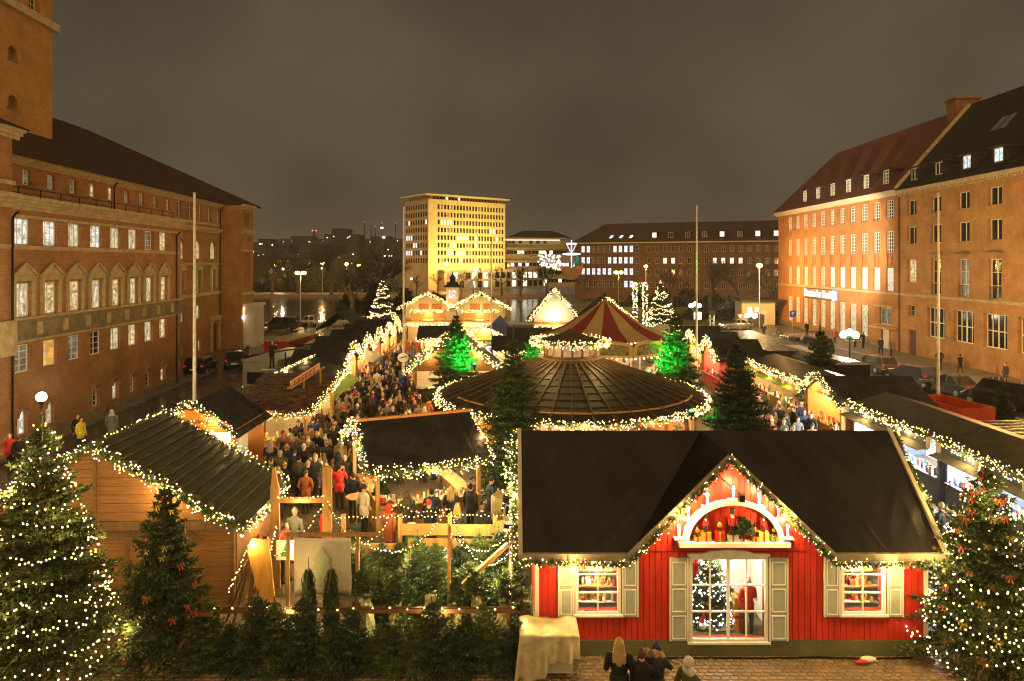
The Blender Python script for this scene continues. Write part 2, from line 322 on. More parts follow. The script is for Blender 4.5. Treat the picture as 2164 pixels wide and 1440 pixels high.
def arch_fill(mb, u, w, top, y=0.0, dep=0.26, mi=0, n=7):
    r = w/2; sp = top - r
    for sgn in (-1, 1):
        pts = [(u+sgn*r*math.cos(t), sp+r*math.sin(t)) for t in [math.pi/2*i/n for i in range(n+1)]]
        cor = (u+sgn*r, top)
        for i in range(n):
            p, q = pts[i], pts[i+1]
            mb.add([(cor[0],y,cor[1]),(p[0],y,p[1]),(q[0],y,q[1])], [(0,1,2) if sgn < 0 else (2,1,0)], mi)
            mb.quad((p[0],y,p[1]),(q[0],y,q[1]),(q[0],y+dep,q[1]),(p[0],y+dep,p[1]), mi)
_wc = {}
def win_meshes(w, h, cols, rows, arch, fm, ft, mt):
    key = (round(w,3), round(h,3), cols, rows, arch, fm.name, ft, mt)
    if key in _wc: return _wc[key]
    b = MB(); r = w/2; sp = h - r if arch else h
    b.box(-r,-r+ft,0,.07,0,sp); b.box(r-ft,r,0,.07,0,sp); b.box(-r+ft,r-ft,0,.07,0,ft)
    if not arch: b.box(-r+ft,r-ft,0,.07,h-ft,h)
    else:
        n = 8
        for i in range(n):
            t0, t1 = math.pi*i/n, math.pi*(i+1)/n
            b.hexa([(r*math.cos(t0),0,sp+r*math.sin(t0)),((r-ft)*math.cos(t0),0,sp+(r-ft)*math.sin(t0)),((r-ft)*math.cos(t1),0,sp+(r-ft)*math.sin(t1)),(r*math.cos(t1),0,sp+r*math.sin(t1))],
                   [(r*math.cos(t0),.07,sp+r*math.sin(t0)),((r-ft)*math.cos(t0),.07,sp+(r-ft)*math.sin(t0)),((r-ft)*math.cos(t1),.07,sp+(r-ft)*math.sin(t1)),(r*math.cos(t1),.07,sp+r*math.sin(t1))])
    for i in range(1, cols):
        x = -r + w*i/cols; tt = mt*1.6 if (cols % 2 == 0 and i == cols//2) else mt
        top = h-ft if not arch else sp + math.sqrt(max(0, (r-ft)**2 - x*x))
        b.box(x-tt/2, x+tt/2, .012, .058, ft, top)
    for j in range(1, rows):
        z = h*j/rows; hw = r-ft if (not arch or z <= sp) else math.sqrt(max(0, (r-ft)**2-(z-sp)**2))
        b.box(-hw, hw, .016, .054, z-mt/2, z+mt/2)
    fr = b.mesh('window', fm)
    b = MB()
    if not arch: b.quad((-r+.01,.05,.01),(r-.01,.05,.01),(r-.01,.05,h-.01),(-r+.01,.05,h-.01))
    else:
        pts = [(-r+.01,.05,.01),(r-.01,.05,.01)] + [((r-.01)*math.cos(math.pi*i/10),.05,sp+(r-.01)*math.sin(math.pi*i/10)) for i in range(11)]
        b.add(pts, [tuple(range(len(pts)))])
    pn = b.mesh('pane', glass_dark); _wc[key] = (fr, pn); return fr, pn
def win(parent, u, y, z, w, h, cols=2, rows=4, pane=None, fm=None, arch=False, ft=.06, mt=.035, rotz=0.0):
    fr, pn = win_meshes(w, h, cols, rows, arch, fm or white_paint, ft, mt)
    o = put('window', fr, parent, (u, y, z), rotz); put('pane', pn, o, mats=[pane or glass_dark]); return o
def band(parent, name, mat, u0, u1, y0, y1, z0, z1, steps=2):
    b = MB()
    for k in range(steps):
        f = k/steps; b.box(u0+f*0.0, u1, y0+(y1-y0)*(1-(k+1)/steps), y1, z0+(z1-z0)*f, z0+(z1-z0)*(k+1)/steps)
    return b.build(name, mat, parent)
def pipe(parent, u, y, z0, z1):
    b = MB(); b.cyl((u,y,z0),(u,y,z1-.3),.055,n=8); b.tube([(u,y,z1-.3),(u,y-.12,z1-.12),(u,y-.3,z1)],.055,8); return b.build('downpipe', black_iron, parent)

# ------------------------------------------------------------------ town hall on the left
TH = thing('town_hall', 'long red brick town hall with sandstone bands, many lit windows and a tower, left side', 'building', (-22.8,0,0), RAD(93.65))
WL = [35+2.3*k for k in range(8)]
holes = []
hB = [(u-.64,10.42,u+.64,11.78) for u in WL]; hC = [(u-.66,6.72,u+.66,8.46) for u in WL]; hD = [(u-.62,3.9,u+.62,5.32) for u in WL]
hE = [(u-.42,0.7,u+.42,2.05) for u in (35, 37.3, 41.9, 44.2, 48.8, 46.5, 51.1)]
b = MB(); holes_wall(b, 33.4, 54.2, 0, 12.6, hB+hC+hD+hE)
for h in hE: arch_fill(b, (h[0]+h[2])/2, .84, 2.05)
b.quad((54.2,0,0),(54.2,5.5,0),(54.2,5.5,12.6),(54.2,0,12.6)); b.quad((33.4,0,12.6),(54.2,0,12.6),(54.2,6,12.62),(33.4,6,12.62))
b.build('wall', brickL, TH)
band(TH, 'plinth', stoneD, 33.4, 54.26, -.10, -.004, 0, .55, 1)
band(TH, 'string_course', stone, 33.4, 54.25, -.09, -.004, 10.18, 10.40, 2)
band(TH, 'stone_band', stoneD, 33.4, 54.25, -.14, -.004, 5.55, 6.60, 1)
for u in [35+2.3*k+1.15 for k in range(8)]:
    bb = MB(); bb.box(u-.22,u+.22,-.2,-.142,5.75,6.4); bb.build('stone_panel', stone, TH)
band(TH, 'sill_course', stone, 33.4, 54.27, -.22, -.004, 6.60, 6.72, 1)
band(TH, 'string_course', stone, 33.4, 54.25, -.06, -.004, 5.40, 5.55, 1)
band(TH, 'cornice', stone, 33.4, 54.45, -.42, -.004, 12.2, 12.9, 4)
band(TH, 'string_course', stone, 33.4, 54.25, -.07, -.004, 11.8, 11.95, 1)
bb = MB(); bb.bar((33.4,.5,13.45),(54.2,.5,13.45),.05); bb.bar((33.4,.5,13.15),(54.2,.5,13.15),.03)
for k in range(12): bb.bar((33.6+1.85*k,.5,12.62),(33.6+1.85*k,.5,13.45),.04)
bb.build('roof_railing', black_iron, TH)
paneB = [lit_white, lit_white, lit_cream, lit_white, lit_cream, lit_cream, lit_dim, lit_warm]
paneC = [lit_cream, lit_warm, lit_warm, lit_cream, lit_warm, lit_cream, lit_cream, lit_warm]
paneD = [lit_dim, lit_orange, lit_dim, glass_dark, lit_cream, lit_warm, lit_cream, lit_warm]
sur = MB()
for sx in (-1, 1): sur.box(sx*.78-.1, sx*.78+.1, -.12, 0, 0, 1.85)
sur.box(-.86,.86,-.16,0,1.85,2.0); sur.box(-.92,.92,-.22,0,2.0,2.1)
sur.prism([(-.92,2.1),(.92,2.1),(.92,2.16),(0,2.72),(-.92,2.16)], -.10, 0)
for sx in (-1, 1): sur.bar((sx*.98,-.14,2.12),(0,-.14,2.76),.14,.12)
sur_me = sur.mesh('window_surround', stone)
for k, u in enumerate(WL):
    win(TH, u, .14, 10.42, 1.28, 1.36, 3, 4, paneB[k]); win(TH, u, .16, 6.72, 1.32, 1.74, 2, 5, paneC[k]); win(TH, u, .16, 3.9, 1.24, 1.42, 2, 4, paneD[k])
    put('window_surround', sur_me, TH, (u, -.004, 6.72))
for k, u in enumerate((35, 37.3, 41.9, 44.2, 48.8, 46.5, 51.1)):
    win(TH, u, .2, .7, .84, 1.35, 2, 4, [lit_white, lit_cream, glass_dark, lit_cream, glass_dark, lit_dim, lit_warm][k], arch=True)
    bb = MB()
    for i in range(6):
        t0, t1 = math.pi*i/6, math.pi*(i+1)/6
        bb.bar((u+.50*math.cos(t0),-.06,1.63+.50*math.sin(t0)),(u+.50*math.cos(t1),-.06,1.63+.50*math.sin(t1)),.12,.12,up=(0,1,0))
    bb.build('brick_arch', brickL, TH)
# projecting end block nearest the camera
b = MB(); holes_wall(b, 18, 33.4, 0, 16.0, [(31.3,10.4,32.3,11.7),(31.3,6.7,32.3,8.4)], y=-.5)
b.quad((33.4,-.5,0),(33.4,6,0),(33.4,6,16),(33.4,-.5,16)); b.build('wall', brickL, TH)
band(TH, 'string_course', stone, 18, 33.5, -.6, -.504, 10.18, 10.40, 2); band(TH, 'cornice', stone, 18, 33.6, -.8, -.504, 12.2, 12.9, 3)
band(TH, 'cornice', stone, 18, 33.75, -.95, -.504, 15.55, 16.05, 3); band(TH, 'string_course', stone, 18, 33.5, -.6, -.504, 13.3, 13.5, 1)
bb = MB(); bb.box(32.2,33.5,-.68,-.502,5.0,6.7); bb.box(32.5,33.2,-.72,-.68,5.2,6.45); bb.build('stone_panel', stone, TH)
band(TH, 'stone_band', stoneD, 18, 32.2, -.62, -.504, 5.55, 6.60, 1)
for (z, h) in ((10.4,1.3),(6.7,1.7)): win(TH, 31.8, -.3, z, 1.0, h, 2, 4, lit_dim)
bb = MB(); bb.hexa([(17.5,-1.1,16.05),(33.95,-1.1,16.05),(33.95,7,16.05),(17.5,7,16.05)], [(19,2,17.6),(30.5,2,17.6),(30.5,5,17.6),(19,5,17.6)]); bb.build('roof', slate, TH)
pipe(TH, 33.25, -.62, 0, 12.0); pipe(TH, 53.2, -.12, 0, 11.9)
# recessed range with attic, under the long hipped roof
y2 = 4.7; WA = [42.9+2.5*k for k in range(14)]
hA = [(u-.42,14.35,u+.42,15.3) if u < 64 else (u-.42,13.85,u+.42,15.4) for u in WA]; W2 = (65.8, 69.9, 74.0)
hS = [(u-.8,9.9,u+.8,11.8) for u in W2] + [(u-.5,6.5,u+.5,8.7) for u in W2] + [(u-.55,3.8,u+.55,5.2) for u in (66,70)] + [(65.4,.5,66.2,1.6),(69.9,.5,70.7,1.6),(73.6,0,75.4,3.0)]
b = MB(); holes_wall(b, 33.4, 76.2, 0, 15.9, hA+hS, y=y2)
for u in W2: arch_fill(b, u, 1.6, 11.8, y=y2)
arch_fill(b, 74.5, 1.8, 3.0, y=y2); b.build('wall', brickL, TH)
for k, u in enumerate(WA):
    h = hA[k]; win(TH, u, y2+.18, h[1], .84, h[3]-h[1], 2, 4 if u > 64 else 2, [lit_dim, lit_dim, lit_dim, lit_warm, lit_warm, lit_dim, lit_dim, lit_dim, lit_dim, glass_dark, glass_dark, glass_dark, glass_dark, glass_dark][k])
for k, u in enumerate(W2):
    win(TH, u, y2+.2, 9.9, 1.6, 1.9, 4, 4, lit_warm, arch=True); win(TH, u, y2+.2, 6.5, 1.0, 2.2, 2, 4, [lit_cream, lit_dim, lit_dim][k])
    put('window_surround', sur_me, TH, (u, y2-.004, 6.9))
for u in (66, 70): win(TH, u, y2+.2, 3.8, 1.1, 1.4, 3, 1, lit_cream, fm=cream_frame)
win(TH, 65.8, y2+.2, .5, .8, 1.1, 2, 3, lit_warm); win(TH, 70.3, y2+.2, .5, .8, 1.1, 2, 3, lit_warm)
bb = MB(); bb.box(73.6,75.4,y2+.2,y2+.26,0,3.0); bb.build('door', wood_dark, TH)
bb = MB()
for sx in (73.25,75.45): bb.box(sx,sx+.3,y2-.2,y2-.004,0,3.3)
bb.box(73.1,75.9,y2-.3,y2-.004,3.3,3.75); bb.build('door_surround', stone, TH)
band(TH, 'string_course', stone, 54.2, 76.2, y2-.1, y2-.004, 9.3, 9.5, 1); band(TH, 'cornice', stone, 54.2, 76.2, y2-.3, y2-.004, 12.7, 13.2, 3)
band(TH, 'sill_course', stone, 54.2, 76.2, y2-.14, y2-.004, 6.1, 6.4, 1); band(TH, 'cornice', stone, 33.6, 76.2, y2-.5, y2-.004, 15.5, 16.05, 4)
band(TH, 'string_course', stone, 33.6, 76.2, y2-.08, y2-.004, 13.5, 13.7, 1)
pipe(TH, 53.2, y2-.12, 12.7, 15.7); pipe(TH, 75.8, y2-.12, 0, 15.6)
# end pavilion with lancet windows and pale porch
y3 = 2.4; hl = [(76.9+.75*k,6.4,77.4+.75*k,10.6) for k in range(3)] + [(76.9+.75*k,13.7,77.4+.75*k,15.2) for k in range(3)]
b = MB(); holes_wall(b, 76.2, 80.3, 0, 15.9, hl, y=y3)
b.quad((76.2,y3+6,0),(76.2,y3,0),(76.2,y3,15.9),(76.2,y3+6,15.9)); b.quad((80.3,y3,0),(80.3,y3+16,0),(80.3,y3+16,15.9),(80.3,y3,15.9)); b.build('wall', brickL, TH)
for k in range(3):
    win(TH, 77.15+.75*k, y3+.18, 6.4, .5, 4.2, 1, 5, lit_dim, fm=cream_frame); win(TH, 77.15+.75*k, y3+.18, 13.7, .5, 1.5, 1, 2, glass_dark, fm=cream_frame)
band(TH, 'cornice', stone, 76.1, 80.4, y3-.35, y3-.004, 12.7, 13.2, 3); band(TH, 'cornice', stone, 76.1, 80.5, y3-.4, y3-.004, 15.5, 16.05, 3)
band(TH, 'string_course', stone, 76.15, 80.35, y3-.1, y3-.004, 10.8, 11.0, 1); band(TH, 'sill_course', stone, 76.1, 80.4, y3-.2, y3-.004, 5.9, 6.2, 1)
bb = MB(); bb.box(76.7,80.3,1.2,y3-.006,0,4.6); bb.box(76.5,80.45,1.0,y3-.006,4.6,4.9); bb.build('porch', render_w, TH)
# long roof, tower
bb = MB(); e = y2-.6
A, B_, C_, D_ = (31,e,16.1), (80.9,1.7,16.1), (65.3,13.2,22.1), (31,13.2,22.1)
bb.slab((31,e,16.1),(76.0,e,16.1),C_,D_,.25); bb.tri_slab((76.0,e,16.1),(80.9,1.7,16.1),C_,.2); bb.tri_slab((80.9,1.7,16.1),(80.9,22,16.1),C_,.2); bb.slab(D_,C_,(80.9,22,16.1),(31,22,16.1),.2)
bb.build('roof', tile_dark, TH)
TW = MB(); holes_wall(TW, 38, 51, 14, 46, [(39.5+2.2*k,27.3,40.7+2.2*k,30.1) for k in range(5)] + [(46.1,23.2,47.1,24.1),(46.1,19.9,47.1,20.8),(42.6,23.2,43.6,24.1)], y=7.9, dep=.5)
for z in (24.1, 20.8): arch_fill(TW, 46.6, 1.0, z, y=7.9, dep=.5)
TW.quad((51,7.9,14),(51,20,14),(51,20,46),(51,7.9,46)); tw_o = TW.build('tower', brick('brick_tower', (0.46,0.21,0.045), (0.38,0.165,0.036), (0.36,0.24,0.12)), TH)
for k in range(5): win(tw_o, 40.1+2.2*k, 8.25, 27.3, 1.2, 2.8, 3, 5, glass_dark, fm=cream_frame)
for z in (23.2,19.9):
    bb = MB(); bb.box(46.0,47.2,7.82,8.4,z-.12,z-.002); bb.box(46.1,47.1,8.3,8.39,z,z+.9); bb.build('tower_niche', stoneD, tw_o)
for (z0,z1,yy) in ((26.6,27.15,7.55),(30.3,30.6,7.7),(32.0,32.7,7.3)):
    bb = MB(); bb.box(37.5,51+7.9-yy,yy,7.896,z0,z1); bb.box(51.004,51+7.9-yy,7.9,20,z0,z1); bb.build('cornice', stone, tw_o)

# ------------------------------------------------------------------ orange brick bank and office range on the right
BK = thing('bank_building', 'orange brick office building with white windows, dormers and a lit bank sign, right side', 'building', (41.87,108,0), RAD(-90.99))
UB = [5.5+2.79*k for k in range(11)]
h1 = [(u-.75,14.3,u+.75,16.35) for u in UB]; h2 = [(u-.75,10.6,u+.75,12.95) for u in UB]; h3 = [(u-.75,6.4,u+.75,8.95) for u in UB]
hp = [(u-.62,9.05,u+.62,10.5) for u in UB]; hg = [(u-.8,.9,u+.8,4.55) for u in UB[:9]] + [(31.2,2.7,33.6,4.5),(31.6,0,33.2,2.2)]
b = MB(); holes_wall(b, .7, 35.4, 0, 17.0, h1+h2+h3+hp+hg)
b.quad((.7,14,0),(.7,0,0),(.7,0,17),(.7,14,17)); b.build('wall', brickR, BK)
relief = M('terracotta_relief', (0.36,0.15,0.06), 0.85, vary=0.3, scale=5, bump=1.0, bscale=7)
rl = MB(); rl.box(-.6,.6,0,.05,0,1.43); rl.box(-.12,.12,-.07,0,.3,1.15); rl.bar((-.35,-.03,.35),(.35,-.03,1.05),.1,.07,up=(0,1,0)); rl.bar((.35,-.03,.4),(-.3,-.03,1.1),.08,.06,up=(0,1,0)); rl.sph((0,-.05,1.1),(.16,.06,.14),8,5)
rl_me = rl.mesh('relief_panel', relief)
for k, u in enumerate(UB):
    win(BK, u, .16, 14.3, 1.5, 2.05, 4, 6, glass_dark if k not in (1,2) else lit_dim, mt=.05); win(BK, u, .16, 10.6, 1.5, 2.35, 4, 6, glass_dark if k not in (1,2) else lit_dim, mt=.05)
    win(BK, u, .16, 6.4, 1.5, 2.55, 4, 6, lit_white if k > 4 else (lit_cream if k in (1,2) else lit_dim), mt=.05); put('relief_panel', rl_me, BK, (u,.16,9.05))
    if k < 9: win(BK, u, .16, .9, 1.6, 3.65, 3, 6, lit_cream if k > 4 else lit_warm)
win(BK, 32.4, .2, 2.7, 2.4, 1.8, 2, 1, lit_dim); bb = MB(); bb.box(31.6,33.2,.2,.26,0,2.2); bb.build('door', M('white_door', (0.6,0.55,0.45), 0.5), BK)
bb = MB(); bb.box(30.6,34.6,-1.0,-.004,2.3,2.5); bb.box(30.7,34.5,-.35,-.004,4.65,4.8); bb.build('canopy', stone, BK)
band(BK, 'string_course', stone, .6, 60, -.16, -.004, 6.05, 6.3, 2); band(BK, 'cornice', render_w, .1, 35.4, -.65, -.004, 16.75, 17.35, 4)
band(BK, 'plinth', stoneD, .6, 31.5, -.06, -.004, 0.13, .7, 1)
# office range
UO = [37.6+4.15*k for k in range(6)]
g1 = [(u-.85,14.4,u+.85,16.0) for u in UO]; g2 = [(u-.85,11.4,u+.85,13.25) for u in UO]; g3 = [(u-.8,7.5 if k == 0 else 6.4,u+.8,9.85) for k, u in enumerate(UO)]
g4 = [(u-1.45,2.2,u+1.45,5.15) for u in UO[1:]] + [(37.0,4.0,38.2,5.1),(37.0,0,38.4,2.6)]
b = MB(); holes_wall(b, 35.4, 60, 0, 17.0, g1+g2+g3+g4, dep=.4); b.build('wall', brick('brick_ochre', (0.46,0.205,0.055), (0.38,0.165,0.045), (0.36,0.24,0.12), stain=0.42), BK)
for k, u in enumerate(UO):
    win(BK, u, .24, 14.4, 1.7, 1.6, 2, 1, glass_dark, fm=cream_frame, ft=.09, mt=.06); win(BK, u, .24, 11.4, 1.7, 1.85, 2, 1, glass_dark, fm=cream_frame, ft=.09, mt=.06)
    z = 7.5 if k == 0 else 6.4; win(BK, u, .24, z, 1.6, 9.85-z, 2, 3, (lit_warm, glass_dark, lit_dim, glass_dark, glass_dark, glass_dark)[k], fm=cream_frame, ft=.09, mt=.06)
    if k:
        win(BK, u, .3, 2.2, 2.9, 2.95, 4, 2, glass_dark, fm=cream_frame, ft=.1, mt=.09)
        bb = MB(); bb.box(u-.95,u+.95,-.3,-.004,10.3,10.45); bb.build('window_hood', stoneD, BK)
        bb = MB(); bb.box(u-.58,u+.58,-.1,-.06,7.4,7.46); bb.box(u-.58,u+.58,-.1,-.06,6.45,6.5)
        for i in range(9): bb.box(u-.55+.135*i,u-.53+.135*i,-.09,-.07,6.5,7.4)
        bb.build('balcony_rail', black_iron, BK)
win(BK, 37.6, .3, 4.0, 1.2, 1.1, 2, 2, glass_dark, fm=cream_frame)
bb = MB(); bb.box(37.0,38.4,.3,.38,0,2.6); bb.build('door', wood_dark, BK)
bb = MB(); bb.box(35.4,60,-.5,-.004,16.8,17.15)
for k in range(60): bb.box(35.6+.41*k,35.8+.41*k,-.42,-.004,16.55,16.798)
bb.build('cornice', stone, BK); pipe(BK, 35.4, -.1, 0, 16.7)
# roofs: left hipped part in red tile, right part in slate
bb = MB(); bb.slab((.2,-.7,17.35),(35.4,-.7,17.35),(35.4,7.3,26.1),(4.6,7.3,26.1),.2); bb.tri_slab((.2,15.3,17.35),(.2,-.7,17.35),(4.6,7.3,26.1),.2); bb.slab((35.4,15.3,17.35),(.2,15.3,17.35),(4.6,7.3,26.1),(35.4,7.3,26.1),.2); bb.build('roof', tile_red, BK)
bb = MB(); bb.slab((35.42,-.55,17.2),(62,-.55,17.2),(62,7.5,26.35),(35.42,7.5,26.35),.2); bb.slab((62,15.3,17.2),(35.42,15.3,17.2),(35.42,7.5,26.35),(62,7.5,26.35),.2); rf = bb.build('roof', slate, BK)
bb = MB(); bb.box(33.4,35.1,6.1,8.6,22.5,27.0); bb.box(33.25,35.25,5.95,8.75,27.0,27.2); bb.build('chimney', brick('brick_chimney', (0.25,0.10,0.035), (0.18,0.07,0.03), (0.2,0.14,0.08)), rf)
bb = MB(); bb.bar((35.42,-.5,17.42),(35.42,7.3,26.3),.35,.3,up=(1,0,0)); bb.build('parapet', stone, rf)
def dormer(u, w, h, z, slope, name_roof, mat, pane, cols, rows, fm):
    bb = MB(); y = (z-17.35)*slope - .7 - .15; back = y + h*slope + .5
    bb.box(u-w/2-.1,u-w/2,y,back,z,z+h); bb.box(u+w/2,u+w/2+.1,y,back,z,z+h); bb.box(u-w/2-.3,u+w/2+.3,y-.25,back+.4,z+h,z+h+.14); bb.box(u-w/2,u+w/2,y,y+.3,z-.12,z)
    o = bb.build('dormer', mat, BK); win(o, u, y+.06, z, w, h, cols, rows, pane, fm=fm, ft=.08, mt=.05)
for k in range(6): dormer(11+4.35*k, 1.35, 1.55, 18.2, .914, 'roof', tile_dark, glass_dark, 4, 4, white_paint)
for k in range(5): dormer(38.6+4.1*k, 1.15, 1.2, 17.95, .88, 'roof', slate, (glass_dark, glass_dark, lit_cool, lit_cool, lit_dim)[k], 2, 1, cream_frame)
bb = MB()
for k in (0, 1): bb.slab((44.3+1.1*k,3.45,21.8),(45.1+1.1*k,3.45,21.8),(45.1+1.1*k,4.6,23.1),(44.3+1.1*k,4.6,23.1),.08)
bb.build('skylight', steel, rf)
def text_mesh(body, size, mat, extrude=.01, name='lettering'):
    c = bpy.data.curves.new(name, 'FONT'); c.body = body; c.size = size; c.extrude = extrude; c.align_x = 'CENTER'; c.align_y = 'CENTER'
    o = bpy.data.objects.new(name, c); COL.objects.link(o); dg = bpy.context.evaluated_depsgraph_get()
    me = bpy.data.meshes.new_from_object(o.evaluated_get(dg)); bpy.data.objects.remove(o); bpy.data.curves.remove(c)
    me.materials.clear(); me.materials.append(mat); me.name = name; return me
sign_w = E('sign_glow_white', (0.92,0.95,1.0), 2.6); sign_b = E('sign_glow_blue', (0.12,0.2,1.0), 3.0)
SG = thing('illuminated_sign', 'white glowing sign lettering Deutsche Bank with square emblem on orange facade', 'sign', (41.87,108,0), RAD(-90.99))
bb = MB(); bb.box(11.4,20.9,-.14,-.02,4.62,4.70); bb.box(11.4,20.9,-.14,-.02,5.95,6.0); bb.build('sign_rail', black_iron, SG)
put('lettering', text_mesh('Deutsche Bank', 1.42, sign_w, .05), SG, (15.4,-.2,5.3), rot=(RAD(90),0,0))
bb = MB()
for (p,q) in (((19.9,4.75),(20.9,4.75)),((20.9,4.75),(20.9,5.8)),((20.9,5.8),(19.9,5.8)),((19.9,5.8),(19.9,4.75)),((20.15,4.95),(20.65,5.6))): bb.bar((p[0],-.2,p[1]),(q[0],-.2,q[1]),.14,.08,up=(0,1,0))
bb.build('emblem', sign_w, SG); bb = MB(); bb.box(19.75,21.05,-.13,-.05,4.7,5.94); bb.build('emblem_panel', sign_b, SG)
# ------------------------------------------------------------------ conifers
def tri_tufts(pos, d, ln, wd, rng):
    n = len(pos); rnd = rng.normal(size=(n,3)); p = np.cross(d, rnd); p /= (np.linalg.norm(p, axis=1, keepdims=True)+1e-9)
    w = wd[:,None]*p; V = np.empty((n,3,3), dtype=np.float32); V[:,0] = pos - w; V[:,1] = pos + w; V[:,2] = pos + d*ln[:,None]
    return V
def fir_data(seed, H, R, whorls, dens, nl, nw, z0=0.3, side=9, top=0.10):
    rng = np.random.default_rng(seed); tw = []; limbs = []; tips = []
    for i in range(whorls):
        f = i/(whorls-1.0); z = z0 + (H*(1-top)-z0)*f**0.95; L = R*((1-f)**0.82)*1.0 + 0.05*R + 0.05
        nb = 8 if f < .35 else (7 if f < .7 else 5)
        for k in range(nb):
            az = 2*math.pi*(k+rng.uniform(-.3,.3))/nb + i*1.31; l = L*rng.uniform(.74,1.13); el = RAD(-14+52*f+rng.uniform(-7,7))
            rad = np.array((math.cos(az), math.sin(az), 0.0)); base = np.array((0,0,z+rng.uniform(-.05,.05)))
            def bp(s): return base + rad*(l*s*math.cos(el)) + np.array((0,0,l*s*math.sin(el) - .20*l*s*s + .16*l*s**3))
            prev = bp(0.05); limbs.append((bp(0.0), bp(.55), bp(1.0), .012+.012*l)); tips.append(bp(1.0))
            ns = max(3, int(side*(.45+.55*l/R)))
            for j in range(1, ns+1):
                s = j/ns; q = bp(s); dr = q-prev; ll = np.linalg.norm(dr); dr = dr/ll; tw.append((prev, dr, ll))
                sl = l*.46*(1.02-s)**.75*rng.uniform(.7,1.15)+.05
                lat = np.cross(dr, (0,0,1.0)); lat /= np.linalg.norm(lat)+1e-9
                for sg in (-1, 1):
                    d2 = dr*rng.uniform(.55,.85) + lat*sg + np.array((0,0,rng.uniform(-.25,.12))); d2 /= np.linalg.norm(d2); tw.append((q, d2, sl))
                    if sl > .28:
                        d3 = d2*.7 + dr*.6 - lat*sg*.3; d3 /= np.linalg.norm(d3); tw.append((q+d2*sl*.45, d3, sl*.5))
                prev = q
    tw.append((np.array((0,0,H*(1-top)-.05)), np.array((0,0,1.0)), H*top))
    P = np.array([t[0] for t in tw]); D = np.array([t[1] for t in tw]); Ls = np.array([t[2] for t in tw])
    n = np.maximum(2, (Ls*dens).astype(int)); idx = np.repeat(np.arange(len(tw)), n); t = rng.random(len(idx))
    pos = P[idx] + D[idx]*(Ls[idx]*t)[:,None]
    d = D[idx]*rng.uniform(.35,1.0,(len(idx),1)) + rng.normal(size=(len(idx),3))*.48 + np.array((0,0,.12)); d /= np.linalg.norm(d, axis=1, keepdims=True)
    V = tri_tufts(pos, d, nl*rng.uniform(.6,1.25,len(idx)), nw*rng.uniform(.6,1.3,len(idx)), rng)
    b = MB(); b.cyl((0,0,0),(0,0,H*.5),.018*H+.01,.011*H+.006,8); b.cyl((0,0,H*.5),(0,0,H*.985),.011*H+.006,.005,8)
    for (p,q,r,w) in limbs: b.cyl(p,q,w,w*.7,4,caps=False); b.cyl(q,r,w*.7,.004,4,caps=False)
    return b, V, tips
def fir_meshes(seed, H, R, whorls, dens, nl, nw, mat=None, **k):
    b, V, tips = fir_data(seed, H, R, whorls, dens, nl, nw, **k)
    return b.mesh('trunk', bark), fast_mesh('crown', V, 3, mat or needle), tips
def place_fir(meshes, label, loc, rotz=0.0, scale=1.0, group=None, cat='fir tree', name='fir_tree', rot=None):
    t = thing(name, label, cat, loc, rotz, group)
    if rot: t.rotation_euler = rot
    t.scale = scale if isinstance(scale, tuple) else (scale,)*3
    put('trunk', meshes[0], t); put('crown', meshes[1], t); return t
def bulbs_part(pts, r, parent, mat=None, name='bulbs'):
    b = MB()
    for p in pts: b.octa(p, r)
    return stuff(b.build(name, mat or bulb_m, parent))
def tree_string(H, R, z0, rows, step, rng, zw=.10, rad=1.0, top=.1):
    pts = []
    for i in range(rows):
        f0 = min(.99, (i+rng.random()*.9)/rows); a = rng.random()*6.28; n_turn = rng.uniform(.45, .95); tl = rng.uniform(-.9,1.2)
        z = z0 + (H*(1-top*.5)-z0)*f0; rr = R*((1-f0)**.82)*.93*rad + .06; n = max(3, int(2*math.pi*rr*n_turn/step)); ph = rng.random()*6.28
        for k in range(n):
            t = a + 2*math.pi*n_turn*k/n; q = rr*(1+.10*math.sin(9*t+ph)+rng.uniform(-.05,.05))
            pts.append((q*math.cos(t), q*math.sin(t), z + zw*math.sin(3*t+ph) - .10*R*(1-f0)*abs(math.sin(5*t)) + rng.uniform(-.06,.06) + tl*(k/n)*(H/rows)))
    return pts
bow = MB()
for s in (-1, 1):
    bow.add([(0,0,0),(s*.10,-.03,.06),(s*.13,.0,0),(s*.10,-.03,-.05)], [(0,1,2,3) if s > 0 else (3,2,1,0)]); bow.add([(0,0,0),(s*.10,.03,.06),(s*.13,.0,0),(s*.10,.03,-.05)], [(3,2,1,0) if s > 0 else (0,1,2,3)])
    bow.add([(s*.005,-.02,0),(s*.04,-.03,-.17),(s*.09,-.03,-.15),(s*.03,-.02,0)], [(0,1,2,3) if s < 0 else (3,2,1,0)])
bow.sph((0,-.02,0),.03,6,4)
bow_red = bow.mesh('bow', ribbon_red); bow_gold = bow.mesh('bow', gold_cloth)
def bows_on(tree, tips, n, rng, size=1.0):
    for i in rng.choice(len(tips), size=min(n, len(tips)), replace=False):
        p = tips[i]; put('bow', bow_red if rng.random() < .6 else bow_gold, tree, tuple(p), math.atan2(p[1], p[0])+math.pi/2, scale=size*rng.uniform(.8,1.3))

